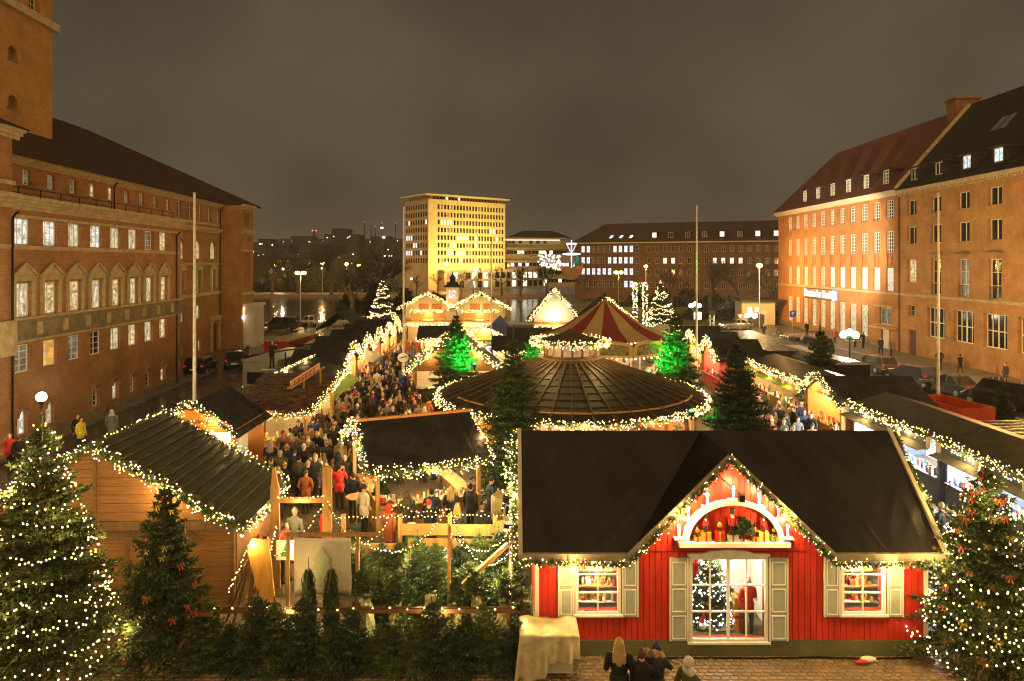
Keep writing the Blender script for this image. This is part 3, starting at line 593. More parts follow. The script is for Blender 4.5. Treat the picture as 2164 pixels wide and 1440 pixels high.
# ------------------------------------------------------------------ fairy-light garlands
def resample(pts, step):
    pts = [Vector(p) for p in pts]; out = []
    for a, c in zip(pts, pts[1:]):
        n = max(1, int((c-a).length/step))
        for i in range(n): out.append(a.lerp(c, i/n))
    out.append(pts[-1]); return out
def sag(a, c, d, n=8):
    a = Vector(a); c = Vector(c); return [a.lerp(c, i/n) - Vector((0,0,d*4*(i/n)*(1-i/n))) for i in range(n+1)]
garland_green = M('garland_greenery', (0.035,0.070,0.018), 0.6, vary=0.4, scale=5, col2=(0.10,0.15,0.04))
def garland(label, pts, r=.13, leaf=.13, lden=70, bden=16, br=.032, mat=None, group=None, green=True, seed=None, name='light_garland', lw=.022, glow=None):
    if glow is None: glow = 46.0 if green else 22.0
    rng = np.random.default_rng(seed if seed is not None else abs(hash(label)) % 9999 if False else sum(map(ord, label)))
    if green: r *= 1.45; lden *= 1.3; br *= .60; bden *= 1.35
    else: br *= .85
    pts = [Vector(p) for p in pts]; t = thing(name, label, 'garland', tuple(pts[0]), 0, group); o = pts[0]
    L = sum((b_-a).length for a, b_ in zip(pts, pts[1:])); cum = [0]
    for a, c in zip(pts, pts[1:]): cum.append(cum[-1]+(c-a).length)
    PA = np.array([p-o for p in pts]); cum = np.array(cum)
    def at(s): return np.stack([np.interp(s, cum, PA[:,k]) for k in range(3)], 1)
    if green:
        n = int(L*lden); s = rng.random(n)*L; c = at(s); dv = rng.normal(size=(n,3)); dv /= np.linalg.norm(dv, axis=1, keepdims=True)
        V = tri_tufts(c + dv*r*.35*rng.random((n,1)), dv, leaf*rng.uniform(.6,1.3,n), np.full(n, lw), rng)
        stuff(put('greenery', fast_mesh('greenery', V, 3, garland_green), t))
    else:
        b = MB(); b.tube([p-o for p in pts], .012, 4); b.build('cable', black_iron, t)
    n = max(2, int(L*bden)); s = rng.random(n)*L if green else np.linspace(0, L, n); dv = rng.normal(size=(n,3)); dv /= np.linalg.norm(dv, axis=1, keepdims=True)
    nl_ = max(1, int(round(L/3.2)))
    if glow:
        for q in at((np.arange(nl_)+.5)*L/nl_): point(t, (q[0], q[1]-.12, q[2]-.1), glow*L/nl_, (1,.62,.20), .12)
    bulbs_part([tuple(p) for p in (at(s) + dv*(r*rng.uniform(.55,1.1,(n,1)) if green else .03))], br, t, mat or bulb_m)
    return t

# ------------------------------------------------------------------ people
def objcol_mat(name, mode):
    m = bpy.data.materials.new(name); m.use_nodes = True; N = m.node_tree.nodes; L = m.node_tree.links; b = N['Principled BSDF']; b.inputs['Roughness'].default_value = .75; b.inputs['Specular IOR Level'].default_value = .25
    oi = N.new('ShaderNodeObjectInfo'); tc = N.new('ShaderNodeTexCoord'); nz = N.new('ShaderNodeTexNoise'); nz.inputs['Scale'].default_value = 9; nz.inputs['Detail'].default_value = 3; L.new(tc.outputs['Object'], nz.inputs['Vector'])
    mr = N.new('ShaderNodeMapRange'); mr.inputs['To Min'].default_value = .6; mr.inputs['To Max'].default_value = 1.35; L.new(nz.outputs['Fac'], mr.inputs['Value'])
    ml = N.new('ShaderNodeVectorMath'); ml.operation = 'SCALE'; L.new(mr.outputs[0], ml.inputs['Scale'])
    if mode == 'color': L.new(oi.outputs['Color'], ml.inputs[0])
    else:
        r = N.new('ShaderNodeValToRGB'); r.color_ramp.interpolation = 'CONSTANT'
        cols = HAIR if mode == 'index' else TROUS
        while len(r.color_ramp.elements) < len(cols): r.color_ramp.elements.new(.5)
        for i, c in enumerate(cols): r.color_ramp.elements[i].position = i/len(cols); r.color_ramp.elements[i].color = c + (1,)
        if mode == 'index':
            dv = N.new('ShaderNodeMath'); dv.operation = 'DIVIDE'; L.new(oi.outputs['Object Index'], dv.inputs[0]); dv.inputs[1].default_value = len(cols)
            ad = N.new('ShaderNodeMath'); L.new(dv.outputs[0], ad.inputs[0]); ad.inputs[1].default_value = .5/len(cols); L.new(ad.outputs[0], r.inputs['Fac'])
        else: L.new(oi.outputs['Random'], r.inputs['Fac'])
        L.new(r.outputs['Color'], ml.inputs[0])
    L.new(ml.outputs[0], b.inputs['Base Color'])
    bp = N.new('ShaderNodeBump'); bp.inputs['Strength'].default_value = .5; bp.inputs['Distance'].default_value = .03; L.new(nz.outputs['Fac'], bp.inputs['Height']); L.new(bp.outputs['Normal'], b.inputs['Normal'])
    return m
HAIR = [(0.022,0.014,0.009), (0.09,0.05,0.025), (0.36,0.24,0.10), (0.30,0.28,0.25), (0.40,0.03,0.02), (0.50,0.46,0.38), (0.03,0.03,0.04), (0.45,0.30,0.04)]
HAIRN = ['black', 'brown', 'blond', 'grey', 'red', 'cream', 'dark', 'yellow']
TROUS = [(0.015,0.015,0.018), (0.03,0.035,0.06), (0.02,0.02,0.02), (0.06,0.05,0.04), (0.035,0.045,0.08), (0.012,0.012,0.014)]
P_MATS = [objcol_mat('coat_cloth', 'color'), objcol_mat('trouser_cloth', 'random'), M('skin', (0.52,0.30,0.19), .55, vary=.08), objcol_mat('hair_or_hat', 'index'),
          M('shoe_leather', (0.025,0.02,0.018), .5), M('eye_dark', (0.01,0.008,0.008), .3), M('bag_canvas', (0.03,0.035,0.04), .8), M('lips', (0.35,0.12,0.09), .5)]
def person_prims(pose='stand', head='hair', long=False, pack=False, hq=False):
    C = []; c = lambda a, b_, r0, r1, m: C.append(('c', a, b_, r0, r1, m)); e = lambda p, r, m: C.append(('e', p, r, m))
    st = .17 if pose == 'walk' else .02
    for s in (-1, 1):
        fy = -st*s
        hip, kn, an = (s*.095,0,.90), (s*.10,fy*.55-.02,.49), (s*.105,fy,.10)
        c(hip, kn, .098, .070, 1); c(kn, an, .070, .052, 1); c((s*.105,fy+.05,.05),(s*.12,fy-.13,.045),.050,.042,4)
    hem = .58 if long else .80
    e((0,0,.96),(.185,.135,.17),0); e((0,.01,1.20),(.175,.125,.22),0); e((0,.005,1.34),(.20,.13,.16),0)
    c((-.15,.005,1.42),(.15,.005,1.42),.072,.072,0)
    c((-.07,0,1.0),(-.085,0,hem),.13,.115,0); c((.07,0,1.0),(.085,0,hem),.13,.115,0)
    sh = lambda s: (s*.205,.005,1.41)
    arms = {'stand': lambda s: ((s*.265,.03,1.14),(s*.25,-.07,.90)), 'walk': lambda s: ((s*.26,.05*s+.03,1.15),(s*.24,.10*s-.06,.93)),
            'pocket': lambda s: ((s*.30,.06,1.16),(s*.215,-.10,.98)), 'phone': lambda s: ((s*.25,-.14,1.20),(s*.09,-.34,1.47)),
            'mug': lambda s: ((s*.26,.0,1.15),(s*.12,-.27,1.24)) if s > 0 else ((s*.265,.03,1.14),(s*.25,-.07,.90)),
            'cheer': lambda s: ((s*.30,-.02,1.38),(s*.20,-.12,1.60)), 'hug': lambda s: ((s*.34,-.16,1.22),(s*.16,-.36,1.14))}[pose]
    for s in (-1, 1):
        el, wr = arms(s); c(sh(s), el, .072, .060, 0); c(el, wr, .058, .043, 0)
        E_, W_ = Vector(el), Vector(wr); d = (W_-E_).normalized(); hd = W_ + d*.07
        e(tuple(hd), (.042,.042,.05), 2) if not hq else e(tuple(W_+d*.055), (.040,.030,.045), 2)
        if hq:
            side = d.cross(Vector((0,1,0))).normalized() if abs(d.y) < .9 else Vector((1,0,0))
            inw = side.cross(d).normalized()
            for j, ln in enumerate((.060,.072,.078,.070)):
                k0 = W_ + d*.085 + side*(.030-.020*j)*1.0; k1 = k0 + d*ln*.55 + inw*.010; k2 = k1 + d*ln*.35 + inw*.030
                c(tuple(k0), tuple(k1), .010, .009, 2); c(tuple(k1), tuple(k2), .009, .007, 2)
            t0 = W_ + d*.03 + side*.035; t1 = t0 + side*.035 + d*.03 + inw*.01; c(tuple(t0), tuple(t1), .012, .010, 2); c(tuple(t1), tuple(t1+d*.03+inw*.015), .010, .008, 2)
    c((0,.005,1.45),(0,-.005,1.56),.060,.055,2 if head != 'hood' else 0); c((-.06,.01,1.465),(.06,.01,1.465),.075,.075,0)
    e((0,-.015,1.655),(.077,.094,.115),2); c((0,-.105,1.665),(0,-.118,1.635),.012,.015,2); e((0,-.05,1.575),(.05,.055,.035),2)
    for s in (-1, 1):
        e((s*.078,.0,1.65),(.012,.022,.032),2); e((s*.030,-.101,1.672),(.013,.010,.009),5)
    e((0,-.106,1.600),(.024,.010,.007),7)
    if head == 'hair': e((0,.018,1.685),(.088,.094,.105),3)
    elif head == 'long':
        e((0,.018,1.685),(.092,.096,.108),3); c((-.05,.045,1.66),(-.085,.075,1.36),.060,.060,3); c((.05,.045,1.66),(.085,.075,1.36),.060,.060,3); c((0,.06,1.66),(0,.10,1.33),.065,.07,3)
    elif head == 'beanie': e((0,.008,1.715),(.093,.102,.092),3); c((-.055,.0,1.690),(.055,.0,1.690),.050,.050,3); e((0,.01,1.81),(.035,.035,.03),3)
    elif head == 'hood': e((0,.03,1.67),(.108,.110,.130),3); c((-.06,.03,1.52),(.06,.03,1.52),.095,.095,3)
    elif head == 'santa': e((0,.01,1.715),(.095,.104,.085),3); c((0,.02,1.77),(.06,.08,1.84),.06,.03,3); e((.085,.10,1.82),(.03,.03,.03),2)
    if pack: e((0,.19,1.22),(.15,.09,.22),6)
    return C
def prim_dist(C, P):
    out = []
    for q in C:
        if q[0] == 'c':
            a = np.array(q[1]); d = np.array(q[2])-a; t = np.clip(((P-a)@d)/(d@d+1e-9), 0, 1); out.append(np.linalg.norm(P-(a+t[:,None]*d), axis=1) - (q[3]+(q[4]-q[3])*t))
        else:
            r = np.array(q[2]); k = np.linalg.norm((P-np.array(q[1]))/r, axis=1); out.append((k-1)*r.min())
    return np.array(out)
def person_mesh(voxel, target, **k):
    C = person_prims(**k); b = MB()
    for q in C:
        if q[0] == 'c':
            n = 8; b.cyl(q[1], q[2], q[3], q[4], n); b.sph(q[1], q[3]*1.0, 8, 6); b.sph(q[2], q[4], 8, 6)
        else: b.sph(q[1], q[2], 14, 10)
    me = b.mesh('person', P_MATS); o = bpy.data.objects.new('tmp', me); COL.objects.link(o)
    m = o.modifiers.new('r', 'REMESH'); m.mode = 'VOXEL'; m.voxel_size = voxel
    s = o.modifiers.new('s', 'SMOOTH'); s.factor = .5; s.iterations = 1 if k.get('hq') else 2
    dg = bpy.context.evaluated_depsgraph_get(); n0 = len(o.evaluated_get(dg).data.polygons)*2
    d = o.modifiers.new('d', 'DECIMATE'); d.ratio = min(1, target/max(1, n0)); dg = bpy.context.evaluated_depsgraph_get()
    out = bpy.data.meshes.new_from_object(o.evaluated_get(dg)); bpy.data.objects.remove(o); bpy.data.meshes.remove(me)
    n = len(out.polygons); cs = np.empty(n*3, dtype=np.float32); out.polygons.foreach_get('center', cs); D = prim_dist(C, cs.reshape(-1,3))
    mi = np.array([q[-1] for q in C], dtype=np.int32)[D.argmin(0)]; out.materials.clear()
    for m_ in P_MATS: out.materials.append(m_)
    out.polygons.foreach_set('material_index', mi); out.polygons.foreach_set('use_smooth', np.ones(n, dtype=bool)); out.name = 'person'; return out
PK = {'hair': dict(pose='stand', head='hair'), 'pocket': dict(pose='pocket', head='beanie'), 'phone': dict(pose='phone', head='hair'), 'walk': dict(pose='walk', head='hair'),
      'longhair': dict(pose='pocket', head='long', long=True), 'hood': dict(pose='stand', head='hood', long=True), 'mug': dict(pose='mug', head='beanie'),
      'pack': dict(pose='stand', head='hair', pack=True), 'santa': dict(pose='phone', head='santa'), 'walkbeanie': dict(pose='walk', head='beanie', long=True), 'muglong': dict(pose='mug', head='long')}
PM = {k: person_mesh(.017, 1500, **v) for k, v in PK.items()}
PMH = {'longhair': person_mesh(.009, 9000, pose='mug', head='long', hq=True), 'hug': person_mesh(.009, 9000, pose='hug', head='hair', hq=True), 'hairhq': person_mesh(.009, 9000, pose='cheer', head='beanie', hq=True),
       'hoodhq': person_mesh(.009, 9000, pose='pocket', head='hood', hq=True), 'phonehq': person_mesh(.009, 8000, pose='phone', head='hair', hq=True), 'standhq': person_mesh(.009, 8000, pose='stand', head='hair', hq=True)}
COATS = {'black': (0.012,0.012,0.014), 'dark navy': (0.018,0.024,0.05), 'dark brown': (0.055,0.032,0.018), 'olive': (0.07,0.065,0.025), 'tan': (0.30,0.21,0.11), 'red': (0.48,0.03,0.02), 'grey': (0.13,0.13,0.13),
         'cream': (0.52,0.46,0.36), 'blue': (0.03,0.05,0.30), 'bright yellow': (0.62,0.50,0.03), 'rust': (0.30,0.09,0.03), 'charcoal': (0.035,0.035,0.038), 'pink': (0.45,0.12,0.16), 'purple': (0.10,0.03,0.14), 'lime': (0.45,0.62,0.05)}
def person(kind, loc, rotz, coat, hair, label, group=None, scale=1.0):
    o = put('person', PMH.get(kind) or PM[kind], None, loc, rotz, scale=scale); o.color = COATS[coat] + (1,); o.pass_index = hair
    return tag(o, label, 'person', group)

# ------------------------------------------------------------------ cars
tyre_m = M('tyre_rubber', (0.012,0.012,0.012), .8); rim_m = M('alloy_rim', (0.45,0.45,0.45), .35, .8)
tail_m = E('tail_light', (0.9,0.03,0.02), .35, base=(0.3,0.01,0.01)); head_off = M('headlamp_glass', (0.5,0.5,0.5), .1, vary=.05); head_on = E('headlamp_on', (1,.97,.9), 60.0); plate_m = M('number_plate', (0.7,0.7,0.68), .5)
wh = MB(); wh.cyl((0,-.11,0),(0,.11,0),.32,n=20); wheel_me = wh.mesh('wheel', tyre_m)
rm = MB(); rm.cyl((0,-.118,0),(0,.118,0),.20,n=14)
for k in range(5): t = 2*math.pi*k/5; rm.bar((0,-.122,0),(.19*math.cos(t),-.122,.19*math.sin(t)),.05,.02,up=(0,1,0)); rm.bar((0,.122,0),(.19*math.cos(t),.122,.19*math.sin(t)),.05,.02,up=(0,1,0))
rim_me = rm.mesh('rim', rim_m)
_carc = {}
def car(loc, rotz, col, kind, label, group='parked cars', lights=False):
    L, W, Hb, Hr, x0, x1, r0, r1 = {'wagon': (4.5,.88,.92,1.46,-.75,2.12,-.05,1.85), 'hatch': (3.9,.84,.92,1.46,-.80,1.80,-.15,1.50), 'sedan': (4.5,.88,.90,1.42,-.70,1.55,.0,.95), 'van': (4.8,.95,1.10,1.90,-1.35,2.32,-.75,2.15), 'mini': (2.6,.76,.95,1.52,-.75,1.20,-.15,1.0)}[kind]
    t = thing('parked_car', label, 'car', loc, rotz, group); h = L/2
    if kind not in _carc:
        b = MB(); st = [(-h,.45,.62,.80),(-h+.12,.28,.70,.92),(-h+.6,.20,Hb-.10,.98),(x0,.20,Hb,1.0),(0,.20,Hb+.01,1.0),(x1*.8,.20,Hb+.02,1.0),(h-.2,.25,Hb-.02,.96),(h,.42,Hb-.14,.88)]
        rows = []
        for (x, zb, zt, wf) in st:
            w = W*wf; rows.append([(x,-w*.9,zb),(x,-w,(zb+zt)/2),(x,-w*.98,zt-.06),(x,-w*.90,zt),(x,0,zt+.03),(x,w*.90,zt),(x,w*.98,zt-.06),(x,w,(zb+zt)/2),(x,w*.9,zb)])
        vs = [p for r in rows for p in r]; fs = []
        for i in range(len(rows)-1):
            for j in range(8): fs.append((i*9+j, i*9+j+1, (i+1)*9+j+1, (i+1)*9+j))
            fs.append((i*9+8, i*9, (i+1)*9, (i+1)*9+8))
        fs += [tuple(reversed(range(9))), tuple(range(63,72))]; b.add(vs, fs)
        bw, rw = W*.93, W*.74; B = [(x0,-bw,Hb-.03),(x1,-bw,Hb-.03),(x1,bw,Hb-.03),(x0,bw,Hb-.03)]; T = [(r0,-rw,Hr),(r1,-rw,Hr),(r1,rw,Hr),(r0,rw,Hr)]; b.hexa(B, T)
        mid = [(r0+.1,-rw*.8,Hr+.04),(r1-.1,-rw*.8,Hr+.04),(r1-.1,rw*.8,Hr+.04),(r0+.1,rw*.8,Hr+.04)]; b.hexa(T, mid)
        body = b.mesh('body', black_iron)
        def panel(name, q, ins, off):
            q = [Vector(p) for p in q]; c = sum(q, Vector())/4; n = (q[1]-q[0]).cross(q[3]-q[0]).normalized(); q = [p + (c-p)*ins + n*off for p in q]
            m = MB(); m.slab(*q, .02); return m.mesh(name, glass_dark)
        S = lambda y, k: [Vector((x0,y[0],Hb-.03)).lerp(Vector((x1,y[0],Hb-.03)), k[0]), Vector((x0,y[0],Hb-.03)).lerp(Vector((x1,y[0],Hb-.03)), k[1]), Vector((r0,y[1],Hr)).lerp(Vector((r1,y[1],Hr)), k[1]), Vector((r0,y[1],Hr)).lerp(Vector((r1,y[1],Hr)), k[0])]
        g = [panel('windscreen', (B[3],B[0],T[0],T[3]), .10, .012), panel('rear_window', (B[1],B[2],T[2],T[1]), .14, .012)]
        for k in ((.02,.42),(.44,.74),(.76,.98)) if kind in ('wagon','van') else ((.02,.50),(.53,.97)):
            g.append(panel('side_window', S((-bw,-rw), k), .12, .012)); q = S((bw,rw), k); g.append(panel('side_window', (q[1],q[0],q[3],q[2]), .12, .012))
        lt = MB(); lt.box(-.04,.04,-.16,.16,-.07,.07); tl = MB(); tl.box(-.03,.03,-.09,.09,-.14,.14); pl = MB(); pl.box(-.01,.01,-.26,.26,-.06,.06)
        _carc[kind] = (body, g, lt.mesh('headlight', head_off), tl.mesh('tail_light', tail_m), pl.mesh('number_plate', plate_m))
    body, g, lt, tl, pl = _carc[kind]
    pm = M('car_paint_%d' % int(1000*col[0]+100*col[1]+10*col[2]), col, .25, .3, vary=.04, coat=1.0); put('body', body, t, mats=[pm])
    for m in g: put(m.name.split('.')[0], m, t)
    for x in (-h*.62, h*.62):
        for s in (-1, 1):
            w = put('wheel', wheel_me, t, (x, s*(W-.10), .32)); put('rim', rim_me, w)
    for s in (-1, 1):
        put('headlight', lt, t, (-h+.10, s*W*.60, .66), mats=[head_on if lights else head_off]); put('tail_light', tl, t, (h-.04, s*W*.76, .80))
    put('number_plate', pl, t, (h+.005,0,.55)); put('number_plate', pl, t, (-h-.005,0,.45)); return t

# ------------------------------------------------------------------ lamps
globe_m = E('lamp_globe_glow', (1.0,.97,.85), 14.0); sodium_m = E('sodium_lamp_glow', (1.0,.52,.12), 30.0)
def point(parent, loc, power, col, r=.2):
    l = bpy.data.lights.new('lamp_light', 'POINT'); l.energy = power; l.color = col; l.shadow_soft_size = r
    o = bpy.data.objects.new('lamp_light', l); COL.objects.link(o); o.parent = parent; o.location = loc; return o
green_iron = M('green_iron', (0.05,0.16,0.11), .5, .3)
def globe_cluster(loc, h, label, power=2500):
    t = thing('street_lamp', label, 'street lamp', loc, 0.3); b = MB(); b.cyl((0,0,0),(0,0,.5),.11,.09,10); b.cyl((0,0,.5),(0,0,h-.2),.06,.05,8); b.build('post', black_iron, t)
    b = MB()
    for k in range(4): a = k*math.pi/2; b.tube([(0,0,h-.55),(.35*math.cos(a),.35*math.sin(a),h-.6),(.62*math.cos(a),.62*math.sin(a),h-.3)],.03,6); b.cyl((.62*math.cos(a),.62*math.sin(a),h-.3),(.62*math.cos(a),.62*math.sin(a),h-.2),.12,.16,8)
    b.cyl((0,0,h-.2),(0,0,h),.12,.16,8); b.build('arms', green_iron, t); g = MB(); g.sph((0,0,0),.26,14,10); gm = g.mesh('globe', globe_m, True)
    for p in [(.62*math.cos(k*math.pi/2), .62*math.sin(k*math.pi/2), h) for k in range(4)] + [(0,0,h+.22)]: put('globe', gm, t, p)
    point(t, (0,0,h+.9), power, (1.0,.78,.45), .3); return t
def globe_single(loc, h, label, power=900, r=.2, col=(1,.8,.5)):
    t = thing('street_lamp', label, 'street lamp', loc); b = MB(); b.cyl((0,0,0),(0,0,.4),.08,.06,8); b.cyl((0,0,.4),(0,0,h-r),.04,.035,8); b.cyl((0,0,h-r-.08),(0,0,h-r+.04),.1,.12,8); b.build('post', black_iron, t)
    g = MB(); g.sph((0,0,h),r,14,10); g.build('globe', globe_m, t, True); point(t, (0,0,h+r+.25), power, col, .2); return t
def mast_lamp(loc, h, label, power=6000, heads=1, col=(1,.5,.13), r=.28, group=None, m=None):
    t = thing('mast_lamp', label, 'street lamp', loc, 0, group); b = MB(); b.cyl((0,0,0),(0,0,h),.11,.06,8); b.build('mast', steel, t); hd = MB()
    for k in range(heads):
        x = (k-(heads-1)/2)*1.0; hh = MB(); hh.box(x-.35,x+.35,-.2,.2,h,h+.14); hh.build('lamp_head', steel, t); g = MB(); g.sph((x,0,h-.02),(r*1.2,r,r*.8),10,6); g.build('lamp_glass', m or sodium_m, t, True)
    if power: point(t, (0,0,h-.6), power, col, .4)
    return t
def flagpole(loc, h, label):
    t = thing('flagpole', label, 'flagpole', loc); b = MB(); b.cyl((0,0,0),(0,0,h),.095,.055,12); b.build('pole', M('flagpole_paint', (0.62,0.58,0.46), .45), t)
    b = MB(); b.sph((0,0,h+.04),.09,8,6); b.build('cap', steel, t); b = MB(); b.cyl((0,0,0),(0,0,.35),.2,.16,10); b.build('base', concrete, t); return t

# ------------------------------------------------------------------ bare winter trees
twig_m = M('bare_twigs', (0.050,0.036,0.024), .9, vary=.3, scale=5)
def bare_tree_meshes(seed, H, spread, dense=False):
    rng = random.Random(seed); tr = MB(); cr = MB()
    def grow(p, d, l, r, lev):
        b_ = tr if lev < 2 else cr; q = p + d*l; b_.cyl(p, q, r, r*.7, 5 if lev < 2 else 3, caps=False)
        if lev >= (6 if dense else 5): return
        for k in range(3 if (lev < 4 or dense) else 4):
            nd = (d + Vector((rng.uniform(-1,1), rng.uniform(-1,1), rng.uniform(-.15,.6)))*spread).normalized(); grow(p + d*l*rng.uniform(.55,1.0), nd, l*rng.uniform(.58,.82), r*.6, lev+1)
    grow(Vector((0,0,0)), Vector((0,0,1)), H*.30, H*.022, 0)
    return tr.mesh('trunk', bark), cr.mesh('crown', twig_m)
BT = [bare_tree_meshes(3, 10, .75), bare_tree_meshes(8, 10, .9), bare_tree_meshes(21, 10, .65), bare_tree_meshes(33, 10, .8, True)]
def bare_tree(i, loc, s, label, rotz=0.0, group='bare trees round the lake', sz=None):
    t = thing('bare_tree', label, 'tree', loc, rotz, group); t.scale = (s*(sz or 1), s*(sz or 1), s); put('trunk', BT[i][0], t); put('crown', BT[i][1], t); return t
# ------------------------------------------------------------------ far shore
OT = thing('office_tower', 'tall yellow floodlit office tower with rows of windows and flat overhanging roof', 'building', (-28.8,235,0), RAD(38.6))
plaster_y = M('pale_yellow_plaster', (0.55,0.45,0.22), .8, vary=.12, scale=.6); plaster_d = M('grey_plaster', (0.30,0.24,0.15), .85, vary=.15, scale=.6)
Lf, Ll, Ht = 33.6, 16.3, 31.6
b = MB(); fz = [29.9-1.65-2.68*k for k in range(8)]; cols = [4.2+1.34*k for k in range(22)]
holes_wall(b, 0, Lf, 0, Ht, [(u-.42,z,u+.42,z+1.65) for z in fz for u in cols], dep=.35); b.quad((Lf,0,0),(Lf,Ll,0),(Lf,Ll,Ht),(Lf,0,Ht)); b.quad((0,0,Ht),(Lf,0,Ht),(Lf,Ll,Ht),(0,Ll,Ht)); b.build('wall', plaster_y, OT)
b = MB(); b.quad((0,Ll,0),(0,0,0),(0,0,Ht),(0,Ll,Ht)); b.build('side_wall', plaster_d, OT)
w_me = MB(); w_me.box(-.40,.40,0,.05,.02,1.63); w_far = w_me.mesh('window', glass_dark); rr = random.Random(4)
litset = {(2,1),(2,2),(2,3),(2,4),(3,17),(3,18),(4,6),(4,7),(4,8),(4,9),(4,12),(4,19),(5,4),(5,5),(5,12),(6,3),(6,4),(6,6),(6,7),(6,8),(7,7)}
fl = E('far_lit_window', (1.0,.93,.70), 1.6); flc = E('far_lit_window_cool', (.80,.92,1.0), 1.4); fld = E('far_dim_window', (1,.7,.3), .25)
for j, z in enumerate(fz):
    for i, u in enumerate(cols): put('window', w_far, OT, (u,.22,z), mats=[fl if (j,i) in litset else (fld if rr.random() < .12 else glass_dark)])
    for i in range(9):
        lit = (j,i) in {(2,7),(2,0),(4,7),(4,8),(4,6),(6,7),(6,8),(6,6),(6,2),(5,4),(5,5)}; put('window', w_far, OT, (-.06,1.4+1.65*i,z), RAD(-90), mats=[flc if lit else glass_dark])
b = MB(); b.box(1.2,Lf-1.5,1.0,Ll-1,Ht,Ht+1.3); pb = b.build('penthouse', plaster_d, OT)
for i in range(22): put('window', w_far, pb, (3+1.3*i,.94,Ht+.2), scale=(1,1,.6), mats=[glass_dark if i not in (4,8) else fl])
b = MB(); b.box(-1.3,Lf+1.2,-1.3,Ll+1,Ht+1.3,Ht+1.75); b.build('roof', plaster_y, OT)
b = MB(); b.box(4,Lf+26,-4,-.4,0,6.6); b.box(3.6,Lf+26.4,-4.4,-.4,6.6,7.1); pod = b.build('podium', plaster_d, OT)
pw = MB(); pw.box(-.9,.9,-.05,.04,0,2.2); pwm = pw.mesh('window', glass_dark)
for i in range(20):
    for z in (.8, 3.9): put('window', pwm, pod, (6+2.6*i,-4.03,z), mats=[fl if rr.random() < .38 else (fld if rr.random() < .3 else glass_dark)])
# floodlights that wash the tower front, standing on the podium
for k in range(3):
    f = thing('floodlight', 'floodlight on a thin mast in front of the yellow tower, %s' % ('near the left end','in the middle','near the right end')[k], 'floodlight', (-28.8,235,0), RAD(38.6))
    b = MB(); u = 8+9*k; b.bar((u,-19.4,0),(u,-19.4,7.3),.14); b.box(u-.3,u+.3,-19.6,-19.2,7.3,7.7); b.build('housing', black_iron, f); s = bpy.data.lights.new('lamp_light', 'SPOT'); s.energy = 27000; s.color = (1,.64,.20); s.spot_size = RAD(140); s.spot_blend = .9; s.shadow_soft_size = .4
    so = bpy.data.objects.new('lamp_light', s); COL.objects.link(so); so.parent = f; so.location = (u,-19.0,7.6); so.rotation_euler = Vector((0,.80,.60)).to_track_quat('-Z','Y').to_euler()
# terraced office block right of the tower
TB = thing('terraced_office', 'stepped modern office block with long strips of lit windows, right of the yellow tower', 'building', (-2,262,0), RAD(6))
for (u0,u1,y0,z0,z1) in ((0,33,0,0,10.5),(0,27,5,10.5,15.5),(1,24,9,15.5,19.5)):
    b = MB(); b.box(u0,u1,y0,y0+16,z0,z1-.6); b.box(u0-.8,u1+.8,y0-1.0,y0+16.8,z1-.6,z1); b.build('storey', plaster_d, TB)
b = MB(); b.hexa([(0,8,19.5),(27,8,19.5),(27,26,19.5),(0,26,19.5)],[(8,14,22.5),(20,14,22.5),(20,20,22.5),(8,20,22.5)]); b.build('roof', slate, TB)
sw = MB(); sw.box(-.62,.62,-.06,.02,0,1.3); swm = sw.mesh('window', glass_dark)
for (z,y,n,u0,p,m) in ((17.2,9,15,2,.5,fld),(13.0,5,17,1,.4,fl),(8.2,0,22,.8,.6,flc),(5.2,0,22,.8,.65,fl),(2.0,0,22,.8,.3,fl)):
    for i in range(n): put('window', swm, TB, (u0+1.42*i,y,z), mats=[m if rr.random() < p else glass_dark])
b = MB(); b.box(0,22,8.0,8.2,18.4,18.75); b.build('light_strip', fl, TB)
# long brick range with hipped roof
LB = thing('brick_range', 'long dark brick building with hipped roof and white-lit windows beyond the carousel', 'building', (16.6,180,0), RAD(-22.4))
b = MB(); c1 = [2.2+1.42*k for k in range(11)]; c2 = [19.5+2.0*k for k in range(28)]; rz = (12.2, 9.3, 6.4, 3.2)
holes_wall(b, 0, 76, 0, 14.7, [(u-.48,z,u+.48,z+1.75) for z in rz for u in c1] + [(u-.5,z,u+.5,z+1.5) for z in rz for u in c2], dep=.25); b.quad((0,14,0),(0,0,0),(0,0,14.7),(0,14,14.7)); b.build('wall', brickF, LB)
cfar = M('far_cream_frame', (0.45,0.38,0.27), .6)
def lit1(j, i): return (j,i) in {(0,0),(0,1),(0,6),(0,7),(0,8),(0,9),(1,0),(1,1),(1,5),(1,6),(1,7),(1,8),(1,9),(2,0),(2,1),(2,2),(2,3),(2,4),(2,5),(2,8),(2,9),(3,8),(3,9)}
for j, z in enumerate(rz):
    for i, u in enumerate(c1): win(LB, u, .12, z, .96, 1.75, 2, 2, flc if lit1(j,i) else glass_dark, fm=cfar, ft=.08, mt=.06)
    for i, u in enumerate(c2): win(LB, u, .12, z, 1.0, 1.5, 2, 1, fl if (j,i) in {(1,2),(1,3),(1,8),(1,9),(1,10),(1,11)} else glass_dark, fm=cfar, ft=.09, mt=.05)
b = MB(); b.box(-.4,76,-.6,-.004,14.5,14.95); b.build('eaves', cfar, LB)
b = MB(); b.slab((-.6,-.7,14.95),(78,-.7,14.95),(78,7,20.0),(6.5,7,20.0),.2); b.tri_slab((-.6,14.5,14.95),(-.6,-.7,14.95),(6.5,7,20.0),.2); b.build('roof', tile_dark, LB)
